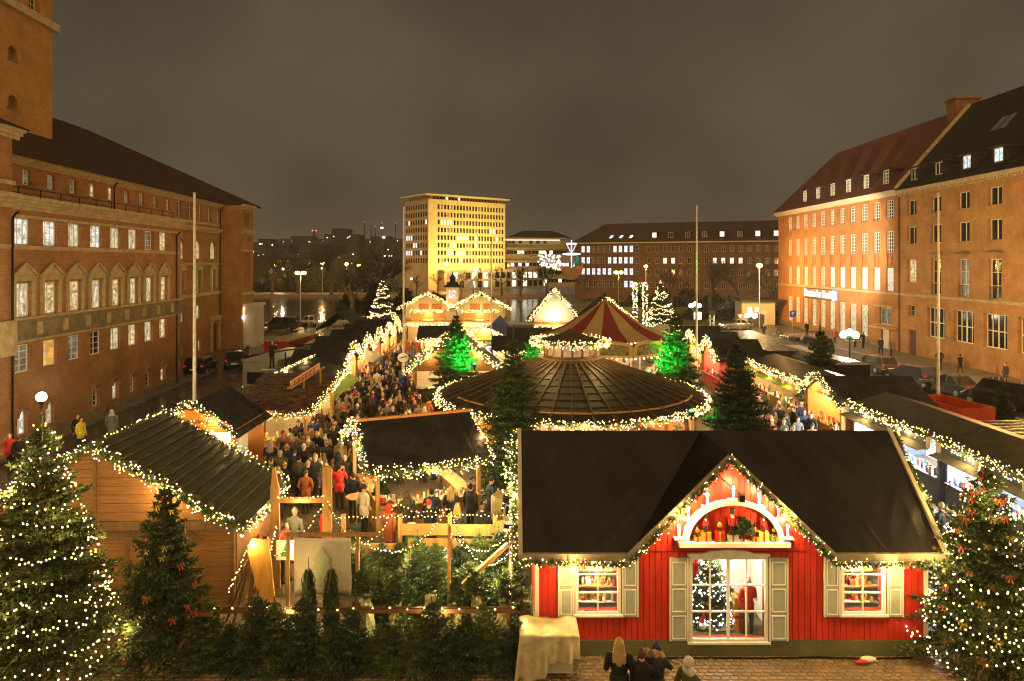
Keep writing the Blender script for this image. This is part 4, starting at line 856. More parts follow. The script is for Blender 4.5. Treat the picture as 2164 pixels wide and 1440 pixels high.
for k in range(9):
    u = 20.8+4.1*k; b = MB(); b.box(u-.75,u+.75,.35,2.4,15.7,17.3); b.box(u-.9,u+.9,.2,2.9,17.3,17.45); d = b.build('dormer', slate, LB); win(d, u, .28, 15.85, 1.15, 1.35, 2, 1, fl if k in (0,4,6,7) else glass_dark, fm=cfar, ft=.08)
for k in range(3): b = MB(); u = 9+2.6*k; b.slab((u,.6,15.95),(u+.75,.6,15.95),(u+1.0,1.7,16.65),(u+.25,1.7,16.65),.05); b.build('skylight', flc, LB)
# kiosk by the road
KI = thing('kiosk', 'small pale flat-roofed kiosk with two lit square windows near the road', 'kiosk', (35.2,104.6,0), RAD(-4))
b = MB(); b.box(0,5.0,0,4,0,3.6); b.build('wall', M('kiosk_render', (0.50,0.40,0.26), .85), KI); b = MB(); b.box(-.3,6.6,-.4,4.4,3.6,3.85); b.build('roof', slate, KI); b = MB(); b.box(2.9,3.8,-.06,-.003,0,2.3); b.build('door', M('kiosk_door', (0.5,0.52,0.45), .5), KI)
for u in (.9, 2.0): b = MB(); b.box(u,u+.6,-.05,-.003,2.0,2.7); b.build('window', fl, KI)
b = MB(); b.box(.6,2.6,-1.6,-.2,0,1.7); tag(b.build('waste_container', M('brown_container', (0.06,0.045,0.03), .6), loc=(35.4,104.4,0)), 'brown waste container standing in front of the small kiosk', 'container')
# dark low city behind the lake on the left, with pin-prick lights
dk = M('far_city_dark', (0.030,0.026,0.020), .9, vary=.3, scale=.05); pin = E('far_pin_light', (1,.93,.75), 9.0); pinr = E('far_red_light', (1,.08,.03), 7.0); pinb = E('far_blue_light', (.25,.25,1), 8.0)
DLAB = ['low dark harbour shed far across the lake with a row of white lights', 'dark flat city block far across the lake with yellow windows', 'distant dark warehouse under the red mast lights', 'dim far office slab left of the bare lakeside trees', 'faint distant terminal roof with blue sign light', 'dark far housing block behind the lakeside trees']
for k, (px, py, w, h, Y) in enumerate(((560,512,60,26,620),(640,505,100,22,600),(720,495,70,40,560),(810,505,90,20,640),(590,535,110,40,420),(690,540,140,50,380))):
    X = (px-1082)/1443*Y; Z = 9.5-(py-556)/1443*Y; t = thing('far_building', DLAB[k], 'building', (X,Y,0)); ww = w/1443*Y/2; b = MB(); b.box(-ww,ww,0,30,0,Z); b.box(-ww*.6,ww*.3,4,24,Z,Z+h*.12); b.build('wall', dk, t)
    pm = MB(); s = Y*.00055; pm.box(-s,s,-.4,.1,-s*.8,s*.8); pmm = pm.mesh('window', pin)
    for i in range(8): put('window', pmm, t, (rr.uniform(-ww*.95,ww*.95), -.05, Z-rr.choice((.06,.09,.32,.5))*Z), mats=[fl if k in (1,4,5) else pin], scale=rr.uniform(.6,1.2))
mm = thing('radio_mast', 'thin distant lattice mast with two red lights on the skyline', 'mast', ((664-1082)/1443*560,560,0)); b = MB(); b.bar((0,0,0),(0,0,36),1.2); b.build('mast', dk, mm); b = MB(); b.sph((-1.5,0,36),.5,6,4); b.build('lamp', pinr, mm); b = MB(); b.sph((1.5,0,36),.5,6,4); b.build('lamp', pinr, mm)
for k, (px, py) in enumerate(((770,470),(784,470),(807,472),(836,472),(793,480))):
    Y = 640; t = thing('crane_mast', 'distant harbour crane mast with one red warning light, %s of five' % ('leftmost','second from left','fourth from left','rightmost','lowest')[k], 'mast', ((px-1082)/1443*Y,Y,0)); z = 9.5-(py-556)/1443*Y; b = MB(); b.bar((0,0,0),(0,0,z),.8); b.build('mast', dk, t); b = MB(); b.sph((0,0,z),.42,6,4); b.build('lamp', pinr, t)
for k, (px, py) in enumerate(((807,482),(811,502))):
    Y = 500; t = mast_lamp(((px-1082)/1443*Y,Y,0), 9.5-(py-556)/1443*Y, ('high white floodlight mast glowing on the skyline above the bare trees','second white floodlight mast just below the first on the skyline')[k], 0, 1, r=.8, m=E('far_flood', (1,.97,.85), 14.0))
# street lamps of the far shore
pts = [(681,556,215,'orange lamp across the lake left of the tall mast lamp'),(732,558,230,'orange lamp across the lake between the dark trees'),(581,560,225,'orange lamp far across the lake near the town hall corner'),(758,561,260,'dim orange lamp across the lake beside the dark trees'),
       (1005,569,200,'orange lamp standing in front of the yellow tower'),(944,556,232,'orange lamp at the foot of the yellow tower'),(1365,563,150,'orange lamp in front of the long brick building'),(1605,561,98,'orange lamp near the corner of the bank building')]
for (px,py,Y,lab) in pts:
    mast_lamp(((px-1082)/1443*Y,Y,0), 9.5-(py-556)/1443*Y, lab, 9000 if Y > 180 else (9000 if Y < 100 else 4500), 1, r=.55 if Y > 180 else .36)
mast_lamp(((1307-1082)/1443*140,140,0), 9.5-(576-556)/1443*140, 'double-headed orange lamp rising behind the carousel roof', 4500, 2, r=.4)
mast_lamp(((635-1082)/1443*112,112,0), 9.5-(577-556)/1443*112, 'tall yellow double lamp on a mast beside the lake quay', 3500, 2, r=.35, col=(1,.62,.2), m=E('mast_yellow', (1,.68,.2), 25.0))
for (px,py,Y,lab) in ((598,569,230,'small white lamp across the lake left of the mast lamp'),(680,568,235,'small white lamp below the orange lamp across the lake'),(869,590,205,'small white globe lamp at the foot of the dark tower side'),(1530,600,120,'x'))[:3]:
    globe_single(((px-1082)/1443*Y,Y,0), 9.5-(py-556)/1443*Y, lab, 1500, r=.3)
# bare trees and dark bushes
TL = [(800,640,118,15,1.5,3,'big bare tree with wide twiggy crown left of the yellow tower'),(745,640,122,12.5,1.5,3,'bare tree on the far bank left of the big bare tree'),(700,630,200,19,1.5,3,'dark bare tree across the lake behind the orange lamp'),(630,630,210,16,1.6,3,'dark bare tree across the lake near the mast lamp'),(575,630,215,17,1.4,3,'dark bare tree across the lake beside the town hall corner'),
      (975,620,205,9,1.2,0,'bare tree before the yellow tower, left of its middle'),(1000,620,212,8,1.2,2,'bare tree before the yellow tower near its middle lamp'),(925,620,210,9,1.0,1,'slim bare tree at the corner of the yellow tower'),(1060,620,195,12,1.2,1,'bare tree where the tower meets the terraced block'),(1100,620,190,12,1.2,2,'bare tree in front of the terraced block, left one'),(1155,620,185,12,1.3,0,'bare tree in front of the terraced block, right one'),
      (1240,630,165,10,1.2,1,'bare tree at the left end of the long brick building'),(1420,660,140,12,1.3,2,'bare tree before the long brick building near the lit fir'),(1500,660,128,13,1.4,0,'broad bare tree before the long brick building'),(1560,660,122,14,1.3,1,'bare tree behind the small kiosk'),(1625,640,114,12,1.2,2,'bare tree glowing by the lamp at the bank corner'),(880,620,200,8,1.0,2,'small bare tree below the dark side of the tower')]
for k, (px,_,Y,h,sz,i,lab) in enumerate(TL): bare_tree(i, ((px-1082)/1443*Y,Y,0), h/10*1.05, lab, k*1.7, sz=sz)
bush_m = M('dark_bush', (0.020,0.020,0.010), .95, vary=.4, scale=2)
for k, (px, py, Y, w, h, lab) in enumerate(((600,600,225,34,9,'dark mass of shrubs on the far shore beside the town hall'),(720,590,222,40,12,'dark mass of evergreens on the far shore behind the lamp'),(800,600,130,16,7,'dark evergreen clump under the big bare tree'),(1560,660,116,20,4.5,'dark hedge behind the small kiosk'),(1420,650,150,26,5,'dark shrubs below the long brick building'))):
    rng = np.random.default_rng(k+50); n = 5200; p = rng.normal(size=(n,3)); p /= np.linalg.norm(p, axis=1, keepdims=True); p *= (rng.random((n,1))**.33)*np.array((w/2,3.0,h*.9)); p[:,2] = np.abs(p[:,2])*(.65+.35*np.sin(p[:,0]*1.1+k)); d = rng.normal(size=(n,3)); d /= np.linalg.norm(d, axis=1, keepdims=True)
    X = (px-1082)/1443*Y; o = put('evergreen_shrubs', fast_mesh('evergreen_shrubs', tri_tufts(p, d, np.full(n,.9), np.full(n,.22), rng), 3, bush_m), None, (X,Y,0)); tag(o, lab, 'shrubs', kind='stuff')
# ------------------------------------------------------------------ market huts
def Wp(loc, rotz, p): c, s = math.cos(rotz), math.sin(rotz); return Vector((loc[0]+c*p[0]-s*p[1], loc[1]+s*p[0]+c*p[1], (loc[2] if len(loc) > 2 else 0)+p[2]))
stall_glow = E('stall_lamp_glow', (1,.84,.55), 18.0); stall_white = E('stall_lamp_white', (.93,.97,1), 22.0)
inner_wall = M('pale_inner_boards', (0.58,0.44,0.26), .6, vary=.15, scale=4, stretch=(.5,3,5)); inner_white = M('white_inner_boards', (0.75,0.74,0.72), .6, vary=.06)
GOODS = [M('goods_red', (0.5,0.04,0.03), .5), M('goods_gold', (0.6,0.40,0.10), .4), M('goods_cream', (0.7,0.62,0.48), .6), M('goods_green', (0.06,0.22,0.06), .6), M('goods_brown', (0.2,0.09,0.04), .6), M('goods_blue', (0.08,0.12,0.4), .5)]
def goods(label, T, x0, x1, y0, y1, z, n, seed, hmax=.28, size=.1, pal=None):
    r = random.Random(seed); b = MB(); o = T(((x0+x1)/2, (y0+y1)/2, z))
    for _ in range(n):
        x, y, w, h = r.uniform(x0,x1), r.uniform(y0,y1), r.uniform(.4,1.1)*size, r.uniform(.25,1)*hmax; p = T((x,y,z+.003)) - o; m = r.randrange(6)
        if r.random() < .5: b.cyl((p.x,p.y,p.z),(p.x,p.y,p.z+h),w*.5,w*.42,8,m)
        else: b.box(p.x-w*.5,p.x+w*.5,p.y-w*.5,p.y+w*.5,p.z,p.z+h,m)
    g = b.build('market_goods', pal or GOODS, loc=tuple(o)); tag(g, label, 'goods', kind='stuff'); return g
def hut(label, loc, rotz, w, d, eave, ridge, along='x', wall=None, roof=None, over=.35, counter=True, power=70, awning=None, inner=None, open_sides=False, boards=0, cat='market hut', name='market_hut', group=None, glow=None, posts=True, walls=True, lcol=(1,.72,.38), gable_m=None):
    t = thing(name, label, cat, loc, rotz, group); wall = wall or wood_hut; roof = roof or felt; inner = inner or inner_wall; h = w/2
    if posts:
        for (x,y) in ((-h+.06,.06),(h-.06,.06),(-h+.06,d-.06),(h-.06,d-.06)):
            b = MB(); b.bar((x,y,0),(x,y,eave),.13); b.build('post', wall, t)
    if walls and not open_sides:
        b = MB(); b.box(-h,h,d-.05,d,0,eave); b.build('back_wall', inner, t)
        for s in (-1,1):
            b = MB(); b.box(s*h-.025,s*h+.025,.13,d-.13,0,eave); b.build('side_wall', wall, t)
    if counter:
        b = MB(); b.box(-h+.13,h-.13,.02,.08,0,.95); b.box(-h+.1,h-.1,-.18,.5,.952,1.0); b.build('counter', wall, t)
    sl = math.hypot((w if along == 'y' else d)/2, ridge-eave)
    if along == 'x':
        m = d/2; k = (ridge-eave)/m; f0, f1, e = -over, d+over, eave-over*k
        q = [((-h-over,f0,e),(h+over,f0,e),(h+over,m,ridge),(-h-over,m,ridge)), ((h+over,f1,e),(-h-over,f1,e),(-h-over,m,ridge),(h+over,m,ridge))]
        gab = [[(-h,.0,eave),(-h,d,eave),(-h,m,ridge-.06)], [(h,d,eave),(h,0,eave),(h,m,ridge-.06)]]
    else:
        k = (ridge-eave)/h; e = eave-over*k
        q = [((-h-over,d+over,e),(-h-over,-over,e),(0,-over,ridge),(0,d+over,ridge)), ((h+over,-over,e),(h+over,d+over,e),(0,d+over,ridge),(0,-over,ridge))]
        gab = [[(h,0,eave),(-h,0,eave),(0,0,ridge-.06)], [(-h,d,eave),(h,d,eave),(0,d,ridge-.06)]]
    for a in q:
        b = MB(); b.slab(*a, .07); ro = b.build('roof_slope', roof, t)
        if boards:
            A, B_, C_, D_ = map(Vector, a); n = (B_-A).cross(D_-A).normalized(); r_ = random.Random(3)
            L0 = (B_-A).length; wid = (D_-A).length/boards; bm = MB(); bm.box(0,L0,0,wid+.06,0,.045); me = bm.mesh('roof_board', roof)
            X = (B_-A).normalized(); Yv = (D_-A).normalized(); tilt = -.21
            for i in range(boards):
                mt = Matrix((X, (Yv*math.cos(tilt)+n*math.sin(tilt)), (n*math.cos(tilt)-Yv*math.sin(tilt)))).transposed().to_4x4(); o = put('roof_board', me, ro); o.matrix_local = Matrix.Translation(A + Yv*wid*i + n*(.075) + X*r_.uniform(-.02,.02)) @ mt
    for g in gab: b = MB(); b.tri_slab(*g, .05); b.build('gable_boards', gable_m or wall, t)
    if awning:
        b = MB(); b.slab((-h,-1.15,eave-.55),(h,-1.15,eave-.55),(h,-.02,eave-.12),(-h,-.02,eave-.12),.02); b.slab((-h,-1.15,eave-.78),(h,-1.15,eave-.78),(h,-1.13,eave-.56),(-h,-1.13,eave-.56),.01); b.build('awning', awning, t)
    if power:
        for x in ((-w*.25, w*.25) if w > 3 else (0,)):
            b = MB(); b.cyl((x-.3,d*.45,eave-.16),(x+.3,d*.45,eave-.16),.035,n=6); b.build('lamp_tube', glow or stall_glow, t); point(t, (x,d*.4,eave-.3), power*3.6, lcol, .15)
    return t, (lambda p: Wp(loc, rotz, p))
rgb = lambda n, c, **k: M(n, c, .65, **k)
green_aw = rgb('green_awning', (0.20,0.30,0.03), vary=.1); blue_wall = rgb('blue_grey_boards', (0.10,0.13,0.17), vary=.15, scale=3, stretch=(5,1,.5)); grey_aw = rgb('grey_awning', (0.13,0.13,0.11), vary=.15); red_wall = rgb('red_boards', (0.40,0.05,0.03), vary=.15)
def eave_garland(label, T, pts, **k): return garland(label, [T(p) for p in pts], **k)

# near hut on the left with clapboard roof
NH, TN = hut('brown timber hut with clapboard roof and light-edged gable, front left', (-11.3,18.6,0), RAD(1.0), 7.4, 3.5, 2.45, 4.55, 'y', wall=wood_hut, roof=felt_green, over=.3, boards=16, power=0, counter=False, gable_m=wood_hut)
for i in range(9):
    z = 2.5+.235*i; hw = 3.7*(4.5-z)/2.05
    if hw > .2: b = MB(); b.box(-hw,hw,-.075,-.052,z,z+.225); b.build('gable_board', wood_hut, NH)
b = MB(); b.box(-.05,.03,-.1,-.076,2.45,4.3); b.build('gable_batten', wood_dark, NH)
b = MB(); b.box(-3.7,3.7,-.12,.0,2.25,2.48); b.build('beam', wood_dark, NH)
for i in range(11): b = MB(); b.box(-3.7,3.6,-.02,.02,.02+.205*i,.215+.205*i); b.build('wall_board', wood_hut, NH)
b = MB(); b.box(.9,2.3,-.06,-.025,.0,1.95); dr = b.build('door', wood_hut, NH); b = MB(); b.box(.8,.9,-.08,-.024,0,2.05); b.box(2.3,2.4,-.08,-.024,0,2.05); b.box(.9,2.3,-.08,-.024,1.95,2.05); b.build('door_frame', wood_dark, NH); b = MB(); b.box(1.0,2.2,-.075,-.061,.9,.98); b.build('ledge', wood_dark, dr)
b = MB(); b.prism([(.4,1.95)] + [(1.4-1.35*math.cos(math.pi*i/12), 2.0+.35*math.sin(math.pi*i/12)) for i in range(13)] + [(2.9,1.95)], -.045, -.022); b.build('arch_board', wood_dark, NH)
b = MB(); b.box(3.74,4.2,.5,3.1,.95,1.0); b.box(3.74,3.80,.5,3.1,0,.95); b.build('side_counter', wood_new, NH); point(NH, (3.0,2.0,2.1), 90, (1,.7,.35), .2)
R0 = -.3; E0 = 2.45-.3*2.1/3.7
eave_garland('dense light garland down the right edge of the front left hut gable', TN, [(0,R0-.05,4.62),(4.0,R0-.05,E0+.05)], r=.16, bden=30, lden=120)
eave_garland('dense light garland down the left edge of the front left hut gable', TN, [(0,R0-.05,4.62),(-4.0,R0-.05,E0+.05)], r=.16, bden=30, lden=120)
eave_garland('light garland along the right eave of the front left hut', TN, [(4.02,R0,E0),(4.05,1.9,E0-.12),(4.02,3.8,E0)], r=.14, bden=26)
eave_garland('light garland over the rear right slope edge of the front left hut', TN, [(0,3.82,4.6),(1.6,3.85,3.70),(4.0,3.82,E0+.04)], r=.17, bden=30, lden=120)
eave_garland('thin light garland along the ridge of the front left hut', TN, [(-.1,.2,4.64),(-.1,2.0,4.62),(-.1,3.8,4.64)], r=.05, bden=6, lden=30)
goods('mugs and food trays on the side counter of the front left hut', TN, 3.78, 4.1, .6, 3.0, 1.0, 14, 3, .2)

# burger hut
BH, TB_ = hut('burger hut with orange gable board and dark felt roof behind the front left hut', (-13.3,28.5,0), 0, 3.4, 3.4, 2.5, 3.7, 'y', wall=wood_orange, roof=felt, over=.3, power=110, inner=inner_white)
b = MB(); b.prism([(-1.6,2.72),(1.6,2.72),(1.5,2.80),(.9,3.12),(.35,3.42),(0,3.36),(-.35,3.42),(-.9,3.12),(-1.5,2.80)], -.16, -.06); sb = b.build('sign_board', wood_orange, BH)
put('lettering', text_mesh('Weihnachtsburger', .30, M('sign_ink', (0.03,0.02,0.01), .6), .005), sb, (0,-.168,2.92), rot=(RAD(90),0,0), scale=(.80,.92,1))
b = MB(); b.box(-1.65,1.65,-.12,-.05,2.46,2.715); b.build('valance', wood_orange, BH)
b = MB(); b.box(1.72,1.78,-1.2,-.2,1.0,2.1); b.build('menu_board', white_paint, BH); b = MB(); b.box(1.72,1.78,.3,1.3,1.0,2.1); b.build('menu_board', white_paint, BH)
for sx in (-1, 1):
    eave_garland('thick light garland down the %s gable edge of the burger hut' % ('right' if sx > 0 else 'left'), TB_, [(0,-.36,3.78),(sx*2.0,-.36,2.36)], r=.16, bden=30, lden=120)
goods('sauces and trays on the burger hut counter', TB_, -1.4, 1.4, -.1, .4, 1.0, 30, 5, .25)
person('mug', Wp((-13.3,28.5,0),0,(-.2,1.2,.25)), 0, 'grey', 0, 'vendor in grey with yellow scarf standing inside the burger hut')

# shingle-roofed hut beside it
SH = thing('shingle_hut', 'open hut with wet brown shingle roof between burger hut and lane', 'market hut', (-11.7,32.6,0), RAD(-3))
for (x,y) in ((-1.7,.2),(1.8,.2),(-1.7,4.2),(1.8,4.2)): b = MB(); b.bar((x,y,0),(x,y,2.5 if y < 1 else 3.4),.14); b.build('post', wood_new, SH)
b = MB(); b.slab((-2.0,-.2,2.42),(2.15,-.2,2.42),(2.15,4.5,3.5),(-2.0,4.5,3.5),.06); rs = b.build('roof_slope', wood_dark, SH)
shm = M('wet_shingles', (0.10,0.050,0.020), .22, vary=.5, scale=3, spec=.7, bump=.3, bscale=8); sg = MB(); sg.hexa([(-.165,0,0),(.165,0,0),(.165,.46,0),(-.165,.46,0)],[(-.165,0,.05),(.165,0,.05),(.165,.46,.015),(-.165,.46,.015)]); sgm = sg.mesh('shingle', shm); r_ = random.Random(5)
sa = math.atan2(1.08,4.7)
for j in range(13):
    for i in range(12):
        x = -1.85+.345*i+(.17 if j % 2 else 0); s = .36*j
        if x > 2.1: continue
        put('shingle', sgm, rs, (x,-.2+s*math.cos(sa),2.43+s*math.sin(sa)+.012), rot=(sa+r_.uniform(-.16,.05),r_.uniform(-.06,.06),r_.uniform(-.05,.05)))
b = MB(); b.box(-1.7,1.8,3.9,3.95,0,2.4); b.build('back_wall', inner_wall, SH); b = MB(); b.box(-1.6,1.8,.1,.7,.95,1.0); b.box(-1.6,1.8,.12,.16,0,.95); b.build('counter', wood_new, SH); b = MB(); b.cyl((-.3,1.5,2.3),(.3,1.5,2.3),.04,n=6); b.build('lamp_tube', stall_glow, SH); point(SH, (0,1.2,2.15), 150, (1,.68,.33), .2)
TS = lambda p: Wp((-11.7,32.6,0), RAD(-3), p)
garland('sagging light garland along the front eave of the shingle-roofed hut', sag(TS((-2.0,-.25,2.5)),TS((2.2,-.25,2.45)),.22,10), r=.15, bden=30, lden=110); garland('light garland up the lane edge of the shingle-roofed hut', [TS((2.2,-.25,2.45)),TS((2.25,2.2,2.85)),TS((2.2,4.6,3.5))], r=.17, bden=30, lden=110)
goods('pots and jars under the shingle roof', TS, -1.5, 1.7, .15, .65, 1.0, 40, 8, .3)
SS = thing('slanted_sign', 'slanted wooden board with red lettering on legs above the shingle roof', 'sign', tuple(TS((1.0,2.0,2.95))), RAD(-3)); b = MB()
b.slab((-.6,0,.15),(.55,1.1,.95),(.50,1.1,1.35),(-.65,0,.55),.04); b.build('board', M('sign_board_pink', (0.62,0.42,0.30), .7), SS)
b = MB(); b.bar((-.75,-.1,.2),(.7,1.25,1.1),.09); b.bar((-.1,.45,0),(-.1,.45,.5),.08); b.bar((.55,1.1,.2),(.55,1.1,1.0),.08); b.build('legs', wood_new, SS)
b = MB()
for k in range(6): f = .12+.13*k; p = Vector((-.6,0,.15)).lerp(Vector((.55,1.1,.95)), f) + Vector((0,-.07,.2)); b.bar(p+Vector((0,0,-.1)), p+Vector((.03,.03,.12)), .05, .03); b.bar(p+Vector((0,0,.1)), p+Vector((.1,.1,.16)), .04, .03)
b.build('red_strokes', M('sign_red', (0.5,0.04,0.02), .6), SS)
# stalls that line the left lane further back: long flat-pitched roof, then a row of small gables facing the lane
LS, TL1 = hut('long stall with green awning and dark roof on the left lane', (-11.2,43.0,0), RAD(90), 7.0, 3.6, 2.5, 3.3, 'x', wall=wood_new, roof=felt, awning=green_aw, power=110)
LS.location = (-11.3,41.6,0); TL1 = lambda p: Wp((-11.3,41.6,0), RAD(90), p)
garland('double light garland along the front eave of the green-awning stall, left lane', [TL1((-3.9,-.4,2.35)),TL1((0,-.42,2.3)),TL1((3.9,-.4,2.35))], r=.18, bden=34, lden=90); garland('light garland on the ridge of the green-awning stall, left lane', [TL1((-3.8,1.8,3.38)),TL1((3.8,1.8,3.38))], r=.07, bden=12, lden=30)
goods('colourful wares on the green-awning stall, left lane', TL1, -3.2, 3.2, -.1, .45, 1.0, 60, 11, .35)
ords = ['first','second','third','fourth','fifth']
for k in range(5):
    y = 48.6+5.2*k; lab = '%s small gabled stall on the left lane beyond the green awning' % ords[k]
    t, T = hut(lab, (-11.6-.12*k,y,0), RAD(90), 4.2, 3.4, 2.5, 3.75, 'y', wall=(wood_new,wood_orange,red_wall,wood_new,wood_orange)[k], roof=felt, over=.3, power=130, awning=(None,grey_aw,None,None,None)[k])
    garland('light garland over the gable of the %s small stall, left lane' % ords[k], [T((-2.5,-.38,2.3)),T((0,-.4,3.85)),T((2.5,-.38,2.3))], r=.17, bden=26, lden=60, br=.045, leaf=.14, lw=.03); goods('wares in the %s gabled stall, left lane' % ords[k], T, -1.8, 1.8, -.1, .45, 1.0, 34, 20+k, .4)
# flat service roofs behind them and trucks in the side street
for k, (x0,x1,y0,y1,z,lab) in enumerate(((-17.9,-15.7,57.5,71,2.4,'dark flat-roofed store cabin behind the left stalls'),)):
    t = thing('store_cabin', lab, 'cabin', ((x0+x1)/2,(y0+y1)/2,0)); w, d = (x1-x0)/2, (y1-y0)/2; b = MB(); b.box(-w,w,-d,d,0,z); b.build('wall', wood_dark, t); b = MB(); b.hexa([(-w-.2,-d-.2,z),(w+.2,-d-.2,z),(w+.2,d+.2,z),(-w-.2,d+.2,z)],[(-w-.2,-d-.2,z+.1),(w+.2,-d-.2,z+.55),(w+.2,d+.2,z+.55),(-w-.2,d+.2,z+.1)]); b.build('roof', felt, t)
truck_m = M('grey_trailer_panel', (0.26,0.24,0.17), .45, .2, vary=.15, scale=1.5)
t = thing('trailer', 'pale grey service trailer with flat shiny roof behind the shingle hut', 'trailer', (-16.9,50.4,0), RAD(84)); b = MB(); b.box(-3.6,3.6,-1.25,1.25,.55,2.75); b.build('body', truck_m, t); b = MB(); b.box(-3.65,3.65,-1.3,1.3,2.75,2.83); b.build('roof', M('trailer_roof', (0.38,0.36,0.30), .3, .4, vary=.15, scale=1.2), t)
for x in (-.5,.5):
    for s in (-1,1): put('wheel', wheel_me, t, (x,s*1.1,.32))
b = MB(); b.box(-3.68,-3.604,-.9,.9,1.2,2.0); b.build('grille', black_iron, t)
t = thing('container', 'red shipping container with pale roof beside the service trailer', 'container', (-20.3,63.0,0), RAD(84)); b = MB(); b.box(-3.1,3.1,-1.22,1.22,.1,2.6); b.build('body', M('container_red', (0.32,0.03,0.02), .5, vary=.2), t); b = MB(); b.box(-3.15,3.15,-1.26,1.26,2.6,2.68)
for i in range(20): b.box(-3.05+.31*i,-2.95+.31*i,-1.24,1.24,2.68,2.72)
b.build('roof', M('container_roof', (0.28,0.22,0.13), .5, vary=.3, scale=1.5), t)
t = thing('flat_trailer', 'low flatbed trailer with timber deck in the wet side street', 'trailer', (-16.6,40.2,0), RAD(80)); b = MB(); b.box(-2.6,2.6,-1.1,1.1,.6,.75); b.build('deck', M('deck_boards', (0.20,0.17,0.12), .35, vary=.2, scale=3, stretch=(.5,6,1)), t); b = MB(); b.bar((-2.6,-1.1,.7),(-2.6,1.1,.7),.1); b.bar((-2.6,-1.05,.6),(-2.6,-1.05,1.3),.14); b.build('frame', wood_new, t)
for x in (-.4,.4):
    for s in (-1,1): put('wheel', wheel_me, t, (x,s*.95,.32))
t = thing('tent', 'green ridge tent with pale edges beyond the red container', 'tent', (-18.6,76.0,0), 1.5); b = MB(); b.slab((-2.6,-2.6,2.2),(2.6,-2.6,2.2),(2.6,0,4.2),(-2.6,0,4.2),.03); b.slab((2.6,2.6,2.2),(-2.6,2.6,2.2),(-2.6,0,4.2),(2.6,0,4.2),.03); b.build('canopy', M('tent_green', (0.015,0.03,0.015), .6), t); b = MB()
for (x,y) in ((-2.5,-2.5),(2.5,-2.5),(-2.5,2.5),(2.5,2.5)): b.bar((x,y,0),(x,y,2.3),.08)
b.build('poles', steel, t)
# cameraman on a raised stand
t = thing('camera_stand', 'slim scaffold stand with camera crane beside the service trailer', 'scaffold', (-15.9,45.2,0)); b = MB()
for (x,y) in ((-.3,-.3),(.3,-.3),(-.3,.3),(.3,.3)): b.bar((x,y,0),(x,y,2.5),.06)
b.box(-.5,.5,-.5,.5,2.5,2.56); b.build('platform', steel, t); b = MB(); b.bar((.9,0,0),(.9,0,3.6),.08); b.bar((.2,-.1,3.6),(2.2,.1,3.9),.09); b.build('crane_arm', black_iron, t); b = MB(); b.box(2.1,2.5,-.1,.2,3.75,4.0); b.build('camera_body', black_iron, t)
person('phone', (-15.9,45.2,2.565), RAD(60), 'black', 0, 'person in black standing on the scaffold stand working a camera crane')

# bar hut in the square
bl, br_ = (-2.95,24.55,0), RAD(24)
BR, TR = hut('open bar hut with black felt roof and timber posts in the middle square', bl, br_, 3.9, 4.2, 2.45, 3.55, 'x', wall=wood_new, roof=felt, over=.35, power=120, open_sides=True, counter=True)
b = MB(); b.box(-1.85,-1.25,.1,4.1,.95,1.0); b.box(-1.85,-1.8,.1,4.1,0,.95); b.build('side_counter', wood_new, BR); b = MB(); b.box(1.25,1.85,.1,4.1,.95,1.0); b.box(1.8,1.85,.1,4.1,0,.95); b.build('side_counter', wood_new, BR); b = MB(); b.bar((-2.35,2.1,3.6),(2.35,2.1,3.6),.14,.1); b.build('ridge_board', wood_orange, BR)
eave_garland('thick light garland along the front eave of the bar hut', TR, [(-2.3,-.38,2.3),(-.8,-.42,2.2),(.8,-.42,2.2),(2.3,-.38,2.3)], r=.19, bden=40, lden=130)
eave_garland('light garland down the front left gable edge of the bar hut', TR, [(-2.35,2.1,3.62),(-2.35,-.36,2.3)], r=.15, bden=30, lden=110); eave_garland('light garland down the rear left gable edge of the bar hut', TR, [(-2.35,2.1,3.62),(-2.35,4.5,2.3)], r=.17, bden=32, lden=110); eave_garland('thin light garland down the right gable edge of the bar hut', TR, [(2.35,2.1,3.6),(2.35,-.36,2.3)], r=.06, bden=14, lden=40)
goods('bottles, mugs and plates on the bar hut counter', TR, -1.6, 1.6, -.1, .4, 1.0, 40, 14, .28); goods('glasses and plates on the left bar counter', TR, -1.8, -1.3, .3, 3.9, 1.0, 24, 15, .2)
t = thing('potted_plant', 'small green plant in a red pot on the bar corner', 'plant', tuple(TR((-1.7,.3,1.0)))); b = MB(); b.cyl((0,0,0),(0,0,.22),.11,.14,10); b.build('pot', red_cloth, t); pf = fir_meshes(91, .55, .22, 6, 60, .09, .02); put('crown', pf[1], t, (0,0,.18))
def high_table(loc, label):
    t = thing('standing_table', label, 'table', loc); b = MB(); b.cyl((0,0,1.06),(0,0,1.1),.38,n=18); b.build('table_top', wood_new, t); b = MB(); b.cyl((0,0,.05),(0,0,1.06),.035,n=8); b.cyl((0,0,0),(0,0,.05),.24,n=14); b.build('pedestal', steel, t)
high_table((-.35,24.3,0), 'round standing table to the right of the bar hut'); high_table((-5.6,24.6,0), 'round standing table at the left corner of the bar hut')

